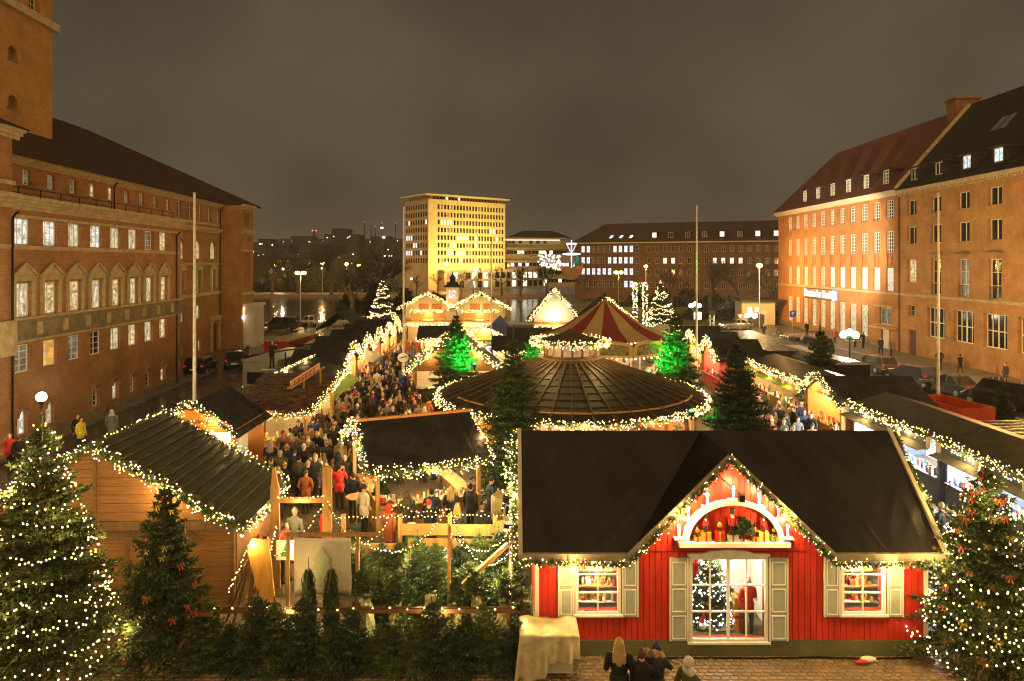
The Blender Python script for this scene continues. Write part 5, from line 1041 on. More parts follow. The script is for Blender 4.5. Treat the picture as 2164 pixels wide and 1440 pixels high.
# round pavilion with lantern
PV = thing('round_pavilion', 'large round drinks pavilion with dark conical plank roof and glazed lantern', 'pavilion', (3.1,36.4,0)); N_ = 44; r0, r1, z0, z1 = 7.0, 1.55, 2.55, 4.4
pan = MB(); aa = math.pi/N_*.93; pt = lambda r, a, z: (r*math.cos(a), r*math.sin(a), z)
pan.slab(pt(r0,-aa,z0),pt(r0,aa,z0),pt(r1,aa,z1),pt(r1,-aa,z1),.06); 
for i in range(9):
    f = i/9; r = r0+(r1-r0)*f; z = z0+(z1-z0)*f; r2 = r0+(r1-r0)*(f+.118); z2 = z0+(z1-z0)*(f+.118); a2 = aa*.985; pan.slab(pt(r,-a2,z+.045),pt(r,a2,z+.045),pt(r2,a2,z2+.012),pt(r2,-a2,z2+.012),.02)
pan_me = pan.mesh('roof_panel', M('pavilion_planks', (0.030,0.021,0.012), .6, vary=.4, scale=2, stretch=(1,1,1), bump=.3, bscale=9)); bat = MB(); bat.bar(pt(r0,0,z0+.06),pt(r1,0,z1+.06),.07,.08); bat_me = bat.mesh('batten', M('pavilion_batten', (0.075,0.05,0.025), .6))
for k in range(N_): put('roof_panel', pan_me, PV, rotz=2*math.pi*k/N_); put('batten', bat_me, PV, rotz=2*math.pi*(k+.5)/N_)
rim = MB(); rim.bar((-.62,-6.3,2.86),(.62,-6.3,2.86),.09,.07); rim_b = rim.mesh('edge_board', wood_new)
for a in (-150,-140,-104,-93,-82,-71,-60,-48,-36,-25): put('edge_board', rim_b, PV, rotz=RAD(a+90)*1.0)
for k in range(14):
    a = 2*math.pi*k/14; b = MB(); b.bar(pt(6.4,a,0),pt(6.4,a,2.6),.16); b.build('post', wood_new, PV)
b = MB(); b.lathe([(5.6,0),(5.6,1.0)],40); b.lathe([(5.35,1.0),(5.95,1.0),(5.95,1.05),(5.35,1.05)],40); b.build('bar_counter', wood_orange, PV)
b = MB(); b.lathe([(1.6,0),(1.6,4.3)],20); b.build('core', inner_wall, PV)
LN = MB(); LN.lathe([(1.75,4.35),(1.75,4.5),(1.4,4.52),(1.4,4.62)],24); ln = LN.build('lantern', wood_dark, PV)
for k in range(16):
    a = 2*math.pi*k/16; b = MB(); b.bar(pt(1.36,a,4.6),pt(1.36,a,5.3),.12); b.build('mullion', wood_hut, ln)
lp = MB(); lp.quad((-.21,-1.30,4.64),(.21,-1.30,4.64),(.21,-1.30,5.28),(-.21,-1.30,5.28)); lpm = lp.mesh('pane', E('lantern_pane', (1,.55,.25), .6, .4, 2))
for k in range(16): put('pane', lpm, ln, rotz=2*math.pi*(k+.5)/16)
b = MB(); b.lathe([(1.9,5.28),(1.95,5.34),(.9,5.62),(.25,5.86),(.05,6.0)],24); b.build('lantern_roof', M('lantern_roof_wood', (0.06,0.04,0.02), .6, vary=.3), PV)
for k in range(8):
    a = 2*math.pi*k/8+.2; b = MB(); b.cyl(pt(4.4,a,2.35),pt(4.4,a,2.5),.06,n=8); b.build('lamp', stall_glow, PV); point(PV, pt(4.6,a,2.15), 380, (1,.62,.28), .15)
ring = lambda c, r, z, n, a0=0, a1=2*math.pi, w=0: [(c[0]+r*math.cos(a0+(a1-a0)*i/n), c[1]+r*math.sin(a0+(a1-a0)*i/n), z+w*math.sin(5*(a1-a0)*i/n)) for i in range(n+1)]
garland('dense light garland round the eave of the round pavilion', ring((3.1,36.4),7.05,2.5,60), r=.17, bden=30, lden=70, br=.036, leaf=.12); garland('dense light garland round the lantern roof of the round pavilion', ring((3.1,36.4),1.98,5.32,30), r=.17, bden=36, lden=80, br=.036)
goods('red and gold mugs around the pavilion counter', lambda p: Wp((3.1,36.4,0),0,(p[1]*math.cos(p[0]),p[1]*math.sin(p[0]),p[2])), -2.9, -.2, 5.45, 5.85, 1.05, 90, 30, .3)

# carousel
CR = thing('carousel', 'carousel with red and cream striped tent roof and painted rounding boards', 'carousel', (7.0,51.5,0)); RC = 4.95; NP = 16
tm = [M('canvas_red', (0.15,0.015,0.012), .75, vary=.15), M('canvas_cream', (0.29,0.21,0.085), .75, vary=.12)]
for k in range(NP):
    a0, a1 = 2*math.pi*(k-.5)/NP, 2*math.pi*(k+.5)/NP; b = MB(); prof = [(RC,4.05),(RC*.62,4.78),(RC*.30,5.78),(.06,6.75)]
    for (p,q) in zip(prof, prof[1:]): b.slab(pt(p[0],a0,p[1]),pt(p[0],a1,p[1]),pt(q[0],a1,q[1]),pt(q[0],a0,q[1]),.02)
    b.build('canopy_panel', tm[k % 2], CR, rotz=RAD(-90))
b = MB(); b.cyl((0,0,6.7),(0,0,7.1),.07,.03,8); b.sph((0,0,7.1),.13,8,6); b.build('finial', black_iron, CR)
fasc = M('rounding_board', (0.50,0.36,0.13), .55, vary=.15); paintm = M('painted_scene', (0.10,0.09,0.05), .6, vary=.6, scale=3.5, col2=(0.30,0.26,0.14), bump=.1); gilt = M('gilt_trim', (0.55,0.36,0.08), .4, .3, vary=.15); NF = 12; ch = 2*RC*math.sin(math.pi/NF)/2
fb = MB(); fb.prism([(-ch,3.0),(ch,3.0),(ch,3.7)] + [(ch*.9*math.cos(math.pi*i/10), 3.75+.38*math.sin(math.pi*i/10)) for i in range(11)] + [(-ch,3.7)], -RC*math.cos(math.pi/NF)-.06, -RC*math.cos(math.pi/NF)); fbm = fb.mesh('rounding_board', fasc)
ff = MB(); yy = -RC*math.cos(math.pi/NF)-.075; ff.prism([(-ch*.8,3.16),(ch*.8,3.16),(ch*.8,3.6)] + [(ch*.8*math.cos(math.pi*i/8), 3.62+.28*math.sin(math.pi*i/8)) for i in range(9)] + [(-ch*.8,3.6)], yy, yy+.012); ffm = ff.mesh('painting', paintm)
fg = MB(); L_ = [(ch*.84*math.cos(math.pi*i/12), 3.62+.33*math.sin(math.pi*i/12)) for i in range(13)]
for p, q in zip([(ch*.84,3.12)]+L_, L_+[(-ch*.84,3.12)]): fg.bar((p[0],yy-.02,p[1]),(q[0],yy-.02,q[1]),.07,.05,up=(0,1,0))
fg.bar((-ch,yy-.02,3.04),(ch,yy-.02,3.04),.09,.06,up=(0,1,0)); fgm = fg.mesh('gilt_frame', gilt)
for k in range(NF):
    f = put('rounding_board', fbm, CR, rotz=2*math.pi*k/NF); put('painting', ffm, f); put('gilt_frame', fgm, f)
b = MB(); b.lathe([(RC,.0),(RC,.45),(0,.46)],36); b.build('platform', wood_new, CR); b = MB(); b.lathe([(1.3,.46),(1.3,4.2)],14); b.build('centre_drum', M('drum_panels', (0.5,0.30,0.10), .5, vary=.5, scale=2), CR)
for k in range(12): a = 2*math.pi*(k+.5)/12; b = MB(); b.cyl(pt(4.6,a,.46),pt(4.6,a,3.3),.05,n=8); b.build('brass_pole', white_paint, CR)
hm = MB(); hm.sph((0,0,1.0),(.55,.18,.24),12,8); hm.cyl((-.42,0,1.1),(-.72,0,1.5),.15,.10,8); hm.sph((-.82,0,1.52),(.2,.08,.1),8,6)
for (x,s) in ((-.38,.1),(-.38,-.1),(.4,.1),(.4,-.1)): hm.cyl((x,s,.95),(x-.12,s,.6),.07,.05,6); hm.cyl((x-.12,s,.6),(x+.02,s,.42),.05,.035,6)
hm.cyl((.5,0,1.05),(.78,0,.7),.05,.09,6); hme = hm.mesh('horse', M('carousel_horse', (0.7,0.62,0.5), .35, vary=.1))
for k in range(8): a = 2*math.pi*k/8+.3; put('horse', hme, CR, pt(3.8,a,.25+.15*math.sin(3*k)), a+math.pi/2)
bulbs_part([pt(RC-.12,2*math.pi*k/90,2.9+.12*(k % 2)) for k in range(90)], .07, CR, E('carousel_bulbs', (1,.72,.35), 14.0))
for k in range(6): a = 2*math.pi*k/6; point(CR, pt(3.2,a,3.4), 160, (1,.62,.28), .2)
# ------------------------------------------------------------------ red shop house in front
RH = thing('red_shop_house', 'bright red board house with grey shutters, black felt roof and lit shop windows, front right', 'shop', (0,0,0))
redp = M('red_painted_boards', (0.46,0.028,0.014), .5, vary=.22, scale=2.2, stretch=(1.5,1,.4)); sage = M('sage_shutter', (0.34,0.37,0.33), .6, vary=.08); cream_t = M('cream_trim', (0.66,0.66,0.56), .55, vary=.08); plinth_g = M('green_plinth', (0.105,0.105,0.045), .8, vary=.2, scale=1.5)
X0, X1, YF, YB = .58, 10.0, 16.5, 20.7; GX, GL, GR = 5.14, 2.76, 7.60
wl = [(1.60,2.55,1.10,2.42), (4.345,6.095,.44,2.36), (8.0,8.93,1.10,2.42)]       # window openings x0,x1,z0,z1
def zcap(x): return 2.45 + max(0.0, (1-abs(x-GX)/2.55)*2.35)
_bc = {}; bw_ = .144; n = int(round((X1-X0)/bw_)); r_ = random.Random(2)
for i in range(n):
    x = X0+bw_*i; xa, xb = x+.006, x+bw_-.006; segs = [(.40, None)]
    for (a,c,z0,z1) in wl:
        if xb > a+.004 and xa < c-.004: segs = [(.40, z0), (z1, None)]
    yo = r_.uniform(0,.006)
    for (z0, z1) in segs:
        if z1 is not None and z1-z0 < .05: continue
        b = MB(); t0, t1 = (z1, z1) if z1 is not None else (zcap(xa), zcap(xb))
        b.hexa([(xa,YF-.02-yo,z0),(xb,YF-.02-yo,z0),(xb,YF+.01,z0),(xa,YF+.01,z0)],[(xa,YF-.02-yo,t0),(xb,YF-.02-yo,t1),(xb,YF+.01,t1),(xa,YF+.01,t0)]); b.build('board', redp, RH)
b = MB(); holes_wall(b, X0, X1, .38, 2.45, [(a,z0,c,z1) for a,c,z0,z1 in wl], y=YF+.012, dep=.12); b.add([(GL-.1,YF+.012,2.45),(GR+.1,YF+.012,2.45),(GX,YF+.012,4.8)],[(0,1,2)]); b.quad((X1,YF,.38),(X1,YB,.38),(X1,YB,2.45),(X1,YF,2.45)); b.quad((X0,YB,.38),(X0,YF,.38),(X0,YF,2.45),(X0,YB,2.45)); b.quad((X1,YB,.38),(X0,YB,.38),(X0,YB,2.45),(X1,YB,2.45))
for x in (X0, X1): b.add([(x,YF,2.45),(x,YB,2.45),(x,18.6,4.78)],[(0,1,2)])
b.build('wall', redp, RH)
b = MB(); b.box(X0-.03,X1+.03,YF-.045,YB,0,.40); b.build('plinth', plinth_g, RH)
for x in (X0+.02, X1-.02): b = MB(); b.box(x-.05,x+.05,YF-.055,YF-.03,.4,2.5); b.build('corner_board', white_paint, RH)
b = MB(); b.box(3.2,7.1,YF-.034,YF-.028,2.52,2.555); b.build('joint_shadow', M('red_shadow_strip', (0.16,0.012,0.008), .6), RH)  # joint line drawn as a dark red strip, its shadow put into the colour
feltm = M('wrinkled_felt', (0.009,0.0075,0.0065), .50, vary=.6, scale=.7, bump=.16, bscale=26, spec=.26)
ze, zr = 2.58, 4.92
def rpoly(name, pts, mat=feltm):
    b = MB(); vs = [Vector(p) for p in pts]; nrm = (vs[1]-vs[0]).cross(vs[-1]-vs[0]).normalized()*.05; k = len(vs)
    b.add([p-nrm for p in vs]+vs, [tuple(reversed(range(k))), tuple(range(k,2*k))] + [(i,(i+1)%k,k+(i+1)%k,k+i) for i in range(k)]); return b.build(name, mat, RH)
rpoly('roof_slope', [(.24,16.15,ze),(GL,16.15,ze),(GX,18.6,zr),(.24,18.6,zr)]); rpoly('roof_slope', [(GR,16.15,ze),(10.22,16.15,ze),(10.22,18.6,zr),(GX,18.6,zr)])
rpoly('gable_roof_slope', [(GL,16.12,ze),(GX,16.12,zr-.02),(GX,18.6,zr+.004)][::-1] and [(GL,16.12,ze),(GX,18.6,zr+.004),(GX,16.12,zr-.02)][::-1]); rpoly('gable_roof_slope', [(GR,16.12,ze),(GX,18.6,zr+.004),(GX,16.12,zr-.02)])
rpoly('roof_slope', [(10.22,21.05,ze),(.24,21.05,ze),(.24,18.61,zr),(10.22,18.61,zr)])
def felt_sheet(a, c, d, e, seed):      # a,c eave corners, d,e ridge corners; a loosely laid, wrinkled sheet
    A, C, D, E_ = map(Vector, (a, c, d, e)); nu, nv = 90, 46; nrm = (C-A).cross(E_-A).normalized(); rg_ = random.Random(seed); ph = [rg_.uniform(0,6.28) for _ in range(12)]; vs = []
    folds = [(rg_.uniform(.05,.95), rg_.uniform(.0,.45), rg_.uniform(-.9,.9), rg_.uniform(.04,.10)) for _ in range(9)]
    for j in range(nv+1):
        v = j/nv
        for i in range(nu+1):
            u = i/nu; p = A.lerp(C, u).lerp(E_.lerp(D, u), v); X, S = (p-A).dot((C-A).normalized()), v*3.3
            h = .012*math.sin(1.9*X+1.3*S+ph[0])+.009*math.sin(3.7*X-.8*S+ph[1])+.006*math.sin(6.1*X+2.9*S+ph[2])+.004*math.sin(11*X+4*math.sin(2*S+ph[3]))
            for (fu,fv,sl,wd) in folds:
                dd = (u-fu)*(C-A).length - sl*(S-fv*3.3); h += .016*math.exp(-(dd/wd)**2)*max(0, 1-abs(v-fv)/.28)
            if abs((S*1.0) % 1.08) < .05: h += .006
            vs.append(p + nrm*(.03+h*min(1, 6*min(u,1-u)+.2)))
    b = MB(); b.add(vs, [(j*(nu+1)+i,j*(nu+1)+i+1,(j+1)*(nu+1)+i+1,(j+1)*(nu+1)+i) for j in range(nv) for i in range(nu)]); return b.build('felt_sheet', feltm, RH, True)
felt_sheet((.26,16.16,ze),(GL,16.16,ze),(GX,18.58,zr),(.26,18.58,zr),3); felt_sheet((GR,16.16,ze),(10.20,16.16,ze),(10.20,18.58,zr),(GX,18.58,zr),4)
tr_m = M('weathered_trim', (0.24,0.20,0.13), .7, vary=.12)
b = MB(); b.box(.16,GL+.02,16.06,16.148,ze-.10,ze+.07); b.build('fascia', tr_m, RH); b = MB(); b.box(GR-.02,10.30,16.06,16.148,ze-.10,ze+.07); b.build('fascia', tr_m, RH)
for x in (.20, 10.26): b = MB(); b.bar((x,16.10,ze+.01),(x,18.62,zr+.03),.10,.16); b.build('verge_board', M('light_verge_board', (0.42,0.36,0.25), .6), RH)
b = MB(); b.bar((GL-.05,16.07,ze-.02),(GX,16.07,zr+.02),.06,.13,up=(0,0,1)); b.build('verge_board', tr_m, RH); b = MB(); b.bar((GX,16.07,zr+.02),(GR+.05,16.07,ze-.02),.06,.13); b.build('verge_board', tr_m, RH)
# shop windows: frame, panes, sash bars; shutters
pane_gl = bpy.data.materials.new('clear_pane'); pane_gl.use_nodes = True; _n = pane_gl.node_tree.nodes; _n.clear(); _o = _n.new('ShaderNodeOutputMaterial'); _t = _n.new('ShaderNodeBsdfTransparent'); _g = _n.new('ShaderNodeBsdfGlossy'); _g.inputs['Roughness'].default_value = .04; _x = _n.new('ShaderNodeMixShader'); _x.inputs[0].default_value = .05
pane_gl.node_tree.links.new(_t.outputs[0], _x.inputs[1]); pane_gl.node_tree.links.new(_g.outputs[0], _x.inputs[2]); pane_gl.node_tree.links.new(_x.outputs[0], _o.inputs['Surface'])
for wi, (a,c,z0,z1) in enumerate(wl):
    nx, nz = (4,3) if wi == 1 else (2,3); b = MB(); ft = .075
    b.box(a-ft,a,YF-.07,YF+.04,z0-ft,z1+ft); b.box(c,c+ft,YF-.07,YF+.04,z0-ft,z1+ft); b.box(a,c,YF-.07,YF+.04,z0-ft,z0); b.box(a,c,YF-.07,YF+.04,z1,z1+ft); b.box(a-.12,c+.12,YF-.12,YF-.07,z0-ft-.03,z0-ft+.02)
    if wi == 1: b.prism([(a-.12,z1+ft),(c+.12,z1+ft),(c+.10,z1+ft+.06),(c-.25,z1+ft+.07),(c-.45,z1+ft+.13),((a+c)/2,z1+ft+.16),(a+.45,z1+ft+.13),(a+.25,z1+ft+.07),(a-.10,z1+ft+.06)], YF-.09, YF-.024)
    w = b.build('window', cream_t if wi == 1 else white_paint, RH)
    for i in range(1, nx): x = a+(c-a)*i/nx; b = MB(); t = .035 if (nx == 4 and i == 2) else .018; b.box(x-t,x+t,YF-.03,YF+.02,z0,z1); b.build('sash_bar', white_paint, w)
    for j in range(1, nz): z = z0+(z1-z0)*j/nz; b = MB(); b.box(a,c,YF-.025,YF+.015,z-.016,z+.016); b.build('sash_bar', white_paint, w)
    pm_ = MB(); dx, dz = (c-a)/nx, (z1-z0)/nz; pm_.box(.01,dx-.01,-.003,.003,.01,dz-.01); pme = pm_.mesh('pane', pane_gl)
    for i in range(nx):
        for j in range(nz): put('pane', pme, w, (a+dx*i, YF+.0, z0+dz*j))
    for s in (0, 1):
        sw_, sb_, st_ = (.46,.40,2.40) if wi == 1 else (.40,.98,2.44); xs = a-ft-.02-sw_ if s == 0 else c+ft+.02; b = MB(); b.box(xs,xs+sw_,YF-.075,YF-.03,sb_,st_); sh_ = b.build('shutter', sage, RH); npn = 3 if wi == 1 else 2; hh = (st_-sb_-.06)/npn
        for k in range(npn):
            z = sb_+.05+hh*k; b = MB(); f = .028
            b.box(xs+.06,xs+sw_-.06,YF-.09,YF-.076,z,z+f); b.box(xs+.06,xs+sw_-.06,YF-.09,YF-.076,z+hh-.08-f,z+hh-.08); b.box(xs+.06,xs+.06+f,YF-.09,YF-.076,z+f,z+hh-.08-f); b.box(xs+sw_-.06-f,xs+sw_-.06,YF-.09,YF-.076,z+f,z+hh-.08-f); b.build('moulding', white_paint, sh_)
        b = MB(); b.box(xs,xs+.04,YF-.085,YF-.076,sb_,st_); b.box(xs+sw_-.04,xs+sw_,YF-.085,YF-.076,sb_,st_); b.build('stile', cream_t, sh_)
# rooms behind the windows
SHOPG = [GOODS[2], GOODS[1], GOODS[2], GOODS[0], GOODS[4], GOODS[1]]
snow = M('display_snow', (0.82,0.82,0.80), .9, vary=.04, bump=.4, bscale=6)
for wi, (a,c,z0,z1) in enumerate(wl):
    b = MB(); m = .25; dp = 1.5; b.quad((a-m,YF+dp,z0-.15),(c+m,YF+dp,z0-.15),(c+m,YF+dp,z1+.1),(a-m,YF+dp,z1+.1)); b.quad((a-m,YF+.15,z0-.12),(c+m,YF+.15,z0-.12),(c+m,YF+dp,z0-.12),(a-m,YF+dp,z0-.12)); b.quad((a-m,YF+.15,z1+.08),(a-m,YF+dp,z1+.08),(c+m,YF+dp,z1+.08),(c+m,YF+.15,z1+.08)); b.quad((a-m,YF+dp,z0-.15),(a-m,YF+.15,z0-.15),(a-m,YF+.15,z1+.1),(a-m,YF+dp,z1+.1)); b.quad((c+m,YF+.15,z0-.15),(c+m,YF+dp,z0-.15),(c+m,YF+dp,z1+.1),(c+m,YF+.15,z1+.1)); b.build('shop_interior', inner_white, RH)
    b = MB(); b.cyl((a+.1,YF+.5,z1+.0),(c-.1,YF+.5,z1+.0),.03,n=6); b.build('lamp_tube', stall_glow, RH); point(RH, ((a+c)/2,YF+(.5 if wi == 1 else .24),z1-(.12 if wi == 1 else .35)), 230 if wi == 1 else 120, (1,.80,.50), .10)
    if wi != 1:
        for j, z in enumerate((1.14,1.52,1.92)):
            b = MB(); b.box(a-.1,c+.1,YF+.35,YF+.8,z-.03,z); b.build('shelf', wood_new if j else white_paint, RH); goods('toys, candles and ornaments on the %s shelf of the %s shop window' % (('lowest','middle','top')[j], 'left' if wi == 0 else 'right'), lambda p: Vector(p), a+.02, c-.02, YF+.38, YF+.7, z, 24, 40+wi*5+j, .2, .11, SHOPG)
# display in the large window
pf = fir_meshes(71, 1.75, .62, 11, 60, .10, .022); t = place_fir(pf, 'small fir covered with lights in the centre shop window', (5.05,17.35,.36), cat='christmas tree'); rg = random.Random(9); bulbs_part(tree_string(1.75,.62,.2,13,.07,rg,.05), .019, t, E('indoor_lights', (1,.95,.85), 12.0))
b = MB(); b.sph((5.2,17.3,.30),(1.0,.55,.16),16,6); tag(b.build('fake_snow', snow), 'white fake snow heaped on the floor of the centre shop window', 'snow', kind='stuff')
b = MB()
for i in range(7): b.cyl((4.28+.08*i,17.6+.03*(i%2),.6),(4.28+.08*i,17.6+.03*(i%2),2.3),.05,n=6)
tag(b.build('curtain', red_cloth), 'red curtain hanging at the left of the centre shop window', 'curtain')
o = person('mug', (5.80,16.78,.34), 0.2, 'red', 5, 'bearded figure in long red robe standing in the centre shop window', scale=.80); o['category'] = 'figure'
t = thing('gift_sack', 'tall red and gold wrapped sack beside the red figure', 'gift', (5.62,16.95,.34)); b = MB(); b.hexa([(-.1,-.1,0),(.1,-.1,0),(.1,.1,0),(-.1,.1,0)],[(-.14,-.14,.9),(.14,-.14,.9),(.14,.14,.9),(-.14,.14,.9)]); b.build('sack', gold_cloth, t); b = MB(); b.box(-.02,.02,-.15,.15,0,.905); b.box(-.145,.145,-.15,.15,.4,.45); b.build('ribbon', red_cloth, t)
t = thing('toy_gnome', 'little gnome toy with red pointed hat in the fake snow', 'toy', (4.72,16.9,.42)); b = MB(); b.sph((0,0,.12),(.10,.09,.13),10,6); b.build('body', white_paint, t); b = MB(); b.cyl((0,0,.2),(.04,0,.45),.09,.01,8); b.build('hat', red_cloth, t)
# candle arch on the gable
CA = thing('candle_arch', 'white wooden candle arch with seven electric candles on the red gable', 'candle arch', (5.30,16.36,2.80)); b = MB(); b.box(-1.32,1.32,-.16,.10,-.06,.04); b.build('base_board', white_paint, CA); b = MB(); n = 20; Ro, Ri, Hs = 1.20, 1.07, .82
for i in range(n):
    t0, t1 = math.pi*i/n, math.pi*(i+1)/n; P4 = [(R*math.cos(t), R*Hs*math.sin(t)) for R, t in ((Ro,t0),(Ro,t1),(Ri,t1),(Ri,t0))]; b.prism([(p[0], p[1]+.04) for p in P4], -.08, .08)
b.build('arch', white_paint, CA); flame = E('candle_bulb', (1,.78,.42), 45.0); lanes = [(-1.30,.10),(-1.08,.56),(-.62,.86),(0,1.02),(.62,.86),(1.08,.56),(1.30,.10)]
for (x,z) in lanes:
    b = MB(); b.box(x-.13,x+.13,-.09,.07,z-.01,z+.025); b.cyl((x,-.01,z+.02),(x,-.01,z+.24),.035,.03,8); c_ = b.build('candle', white_paint, CA); b = MB(); b.sph((x,-.01,z+.29),(.035,.035,.055),8,6); b.build('flame_bulb', flame, c_); point(CA, (x,-.12,z+.32), 42, (1,.62,.26), .05)
def nutcracker(x, h, col, k, z=0.0):
    t = thing('nutcracker_figure', 'wooden nutcracker figure in the candle arch, %s' % k, 'figurine', (5.30+x,16.36,2.845+z), 0, 'figures in the candle arch'); s = h
    b = MB(); b.box(-.11*s,.11*s,-.07*s,.07*s,0,.05*s); b.cyl((-.055*s,0,.05*s),(-.055*s,0,.36*s),.045*s,n=8); b.cyl((.055*s,0,.05*s),(.055*s,0,.36*s),.045*s,n=8); b.build('legs', M('nut_dark', (0.03,0.03,0.03), .5), t)
    b = MB(); b.cyl((0,0,.36*s),(0,0,.66*s),.12*s,.10*s,10); b.cyl((-.14*s,-.02*s,.62*s),(-.16*s,-.08*s,.42*s),.04*s,n=6); b.cyl((.14*s,-.02*s,.62*s),(.16*s,-.08*s,.42*s),.04*s,n=6); b.build('body', col, t)
    b = MB(); b.sph((0,0,.74*s),(.075*s,.075*s,.09*s),10,8); b.build('head', P_MATS[2], t); b = MB(); b.sph((0,-.055*s,.68*s),(.06*s,.04*s,.09*s),8,6); b.build('beard', white_paint, t); b = MB(); b.cyl((0,0,.80*s),(0,0,1.0*s),.085*s,.095*s,10); b.build('hat', M('nut_hat', (0.02,0.05,0.03), .5), t)
for (x,h,c,k,z) in ((-.86,.28,gold_cloth,'leftmost small one',.10),(-.66,.40,red_cloth,'on the left gold parcel',.22),(-.33,.30,gold_cloth,'on the red parcel',.22),(-.02,.62,red_cloth,'largest in the middle',.15),(.52,.30,gold_cloth,'just right of the little tree',.10),(.72,.40,red_cloth,'on the right gold parcel',.22),(.98,.27,gold_cloth,'rightmost small one',.12)): nutcracker(x,h,c,k,z)
for (x,w,h,m,m2,k) in ((-.86,.16,.10,gold_cloth,red_cloth,'leftmost small gold one'),(-.66,.24,.22,gold_cloth,red_cloth,'large gold one on the left'),(-.33,.24,.22,red_cloth,gold_cloth,'red one'),(-.02,.26,.15,M('mint_paper', (0.5,0.6,0.35), .5),red_cloth,'mint one under the largest figure'),(.52,.16,.10,gold_cloth,red_cloth,'small one beside the little tree'),(.72,.24,.22,M('yellow_paper', (0.6,0.5,0.1), .5),red_cloth,'yellow one on the right'),(.98,.2,.12,M('green_paper', (0.1,0.3,0.08), .5),red_cloth,'rightmost small one')):
    t = thing('gift_parcel', 'ribboned gift parcel in the candle arch, %s' % k, 'gift', (5.30+x,16.36,2.842)); b = MB(); b.box(-w/2,w/2,-.07,.09,0,h); b.build('box', m, t); b = MB(); b.box(-.02,.02,-.075,.092,0,h+.004); b.build('ribbon', m2, t)
pf2 = fir_meshes(72, .52, .17, 7, 70, .06, .016); place_fir(pf2, 'tiny fir with pink ornaments in the candle arch', (5.55,16.34,2.842), cat='christmas tree')
t = thing('wall_floodlight', 'small black floodlight on an angled arm under the red gable peak', 'floodlight', (5.05,16.40,4.3)); b = MB(); b.bar((0,.05,0),(.32,-.35,-.25),.03); b.build('arm', black_iron, t); b = MB(); b.box(.27,.40,-.45,-.3,-.40,-.24); b.build('housing', black_iron, t)
b = MB(); b.box(7.35,7.55,16.38,16.46,2.55,2.65); tag(b.build('junction_box', white_paint), 'small white junction box on the red wall right of the gable', 'box')
gd = dict(r=.10, bden=17, lden=170, leaf=.10, br=.022)
garland('green light garland down the left slope of the red house gable', [(GX,16.0,zr-.04),(GL,16.0,ze-.12)], **gd); garland('green light garland down the right slope of the red house gable', [(GX,16.0,zr-.04),(GR,16.0,ze-.12)], **gd)
garland('green light garland along the left eave of the red house', [(.15,16.02,ze-.10),(1.4,16.02,ze-.16),(GL,16.02,ze-.16)], **gd); garland('green light garland along the right eave of the red house', [(GR,16.02,ze-.16),(9.0,16.02,ze-.18),(10.3,16.02,ze-.10)], **gd)
garland('green light garland up the left verge of the red house roof', [(.06,16.05,ze-.06),(.06,18.6,zr)], **dict(gd, bden=26)); garland('sparse light garland up the right verge of the red house roof', [(10.40,16.05,ze-.06),(10.40,18.6,zr)], **dict(gd, bden=14))
# cart under a yellow sheet at the left corner
t = thing('covered_cart', 'white cabinet cart draped with a yellowish plastic sheet at the red house corner', 'cart', (.85,15.95,0)); b = MB(); b.box(-.55,.55,-.4,.3,.15,1.0); b.build('cabinet', M('cart_white', (0.45,0.42,0.33), .6), t)
nu, nv = 48, 30; vs = []; rg = random.Random(4)
for j in range(nv+1):
    for i in range(nu+1):
        u, v = i/nu, j/nv; x = -.68+1.36*u
        if v < .3: y = .36-.86*(v/.3); z = 1.05+.025*math.sin(9*u+5*v)+.018*math.sin(17*u-11*v)
        else: f = (v-.3)/.7; y = -.50-.16*f-(.075*math.sin(14*u+2*f)+.04*math.sin(31*u+1.3)+.02*math.sin(47*u))*f; z = 1.05-f*(.74+.16*math.sin(3.5*u+.6)+.05*math.sin(19*u))*(1.12-.42*min(1,max(0,(u-.25)*4)))
        vs.append((x+(-.18*max(0,v-.3) if u < .2 else 0), y+rg.uniform(-.005,.005), z))
b = MB(); b.add(vs, [(j*(nu+1)+i,(j+1)*(nu+1)+i,(j+1)*(nu+1)+i+1,j*(nu+1)+i+1) for j in range(nv) for i in range(nu)]); sm = M('yellow_sheet', (0.46,0.39,0.22), .38, vary=.25, scale=5); sm.node_tree.nodes['Principled BSDF'].inputs['Transmission Weight'].default_value = .15; so = b.build('plastic_sheet', sm, t, True)
md = so.modifiers.new('thickness', 'SOLIDIFY'); md.thickness = .008

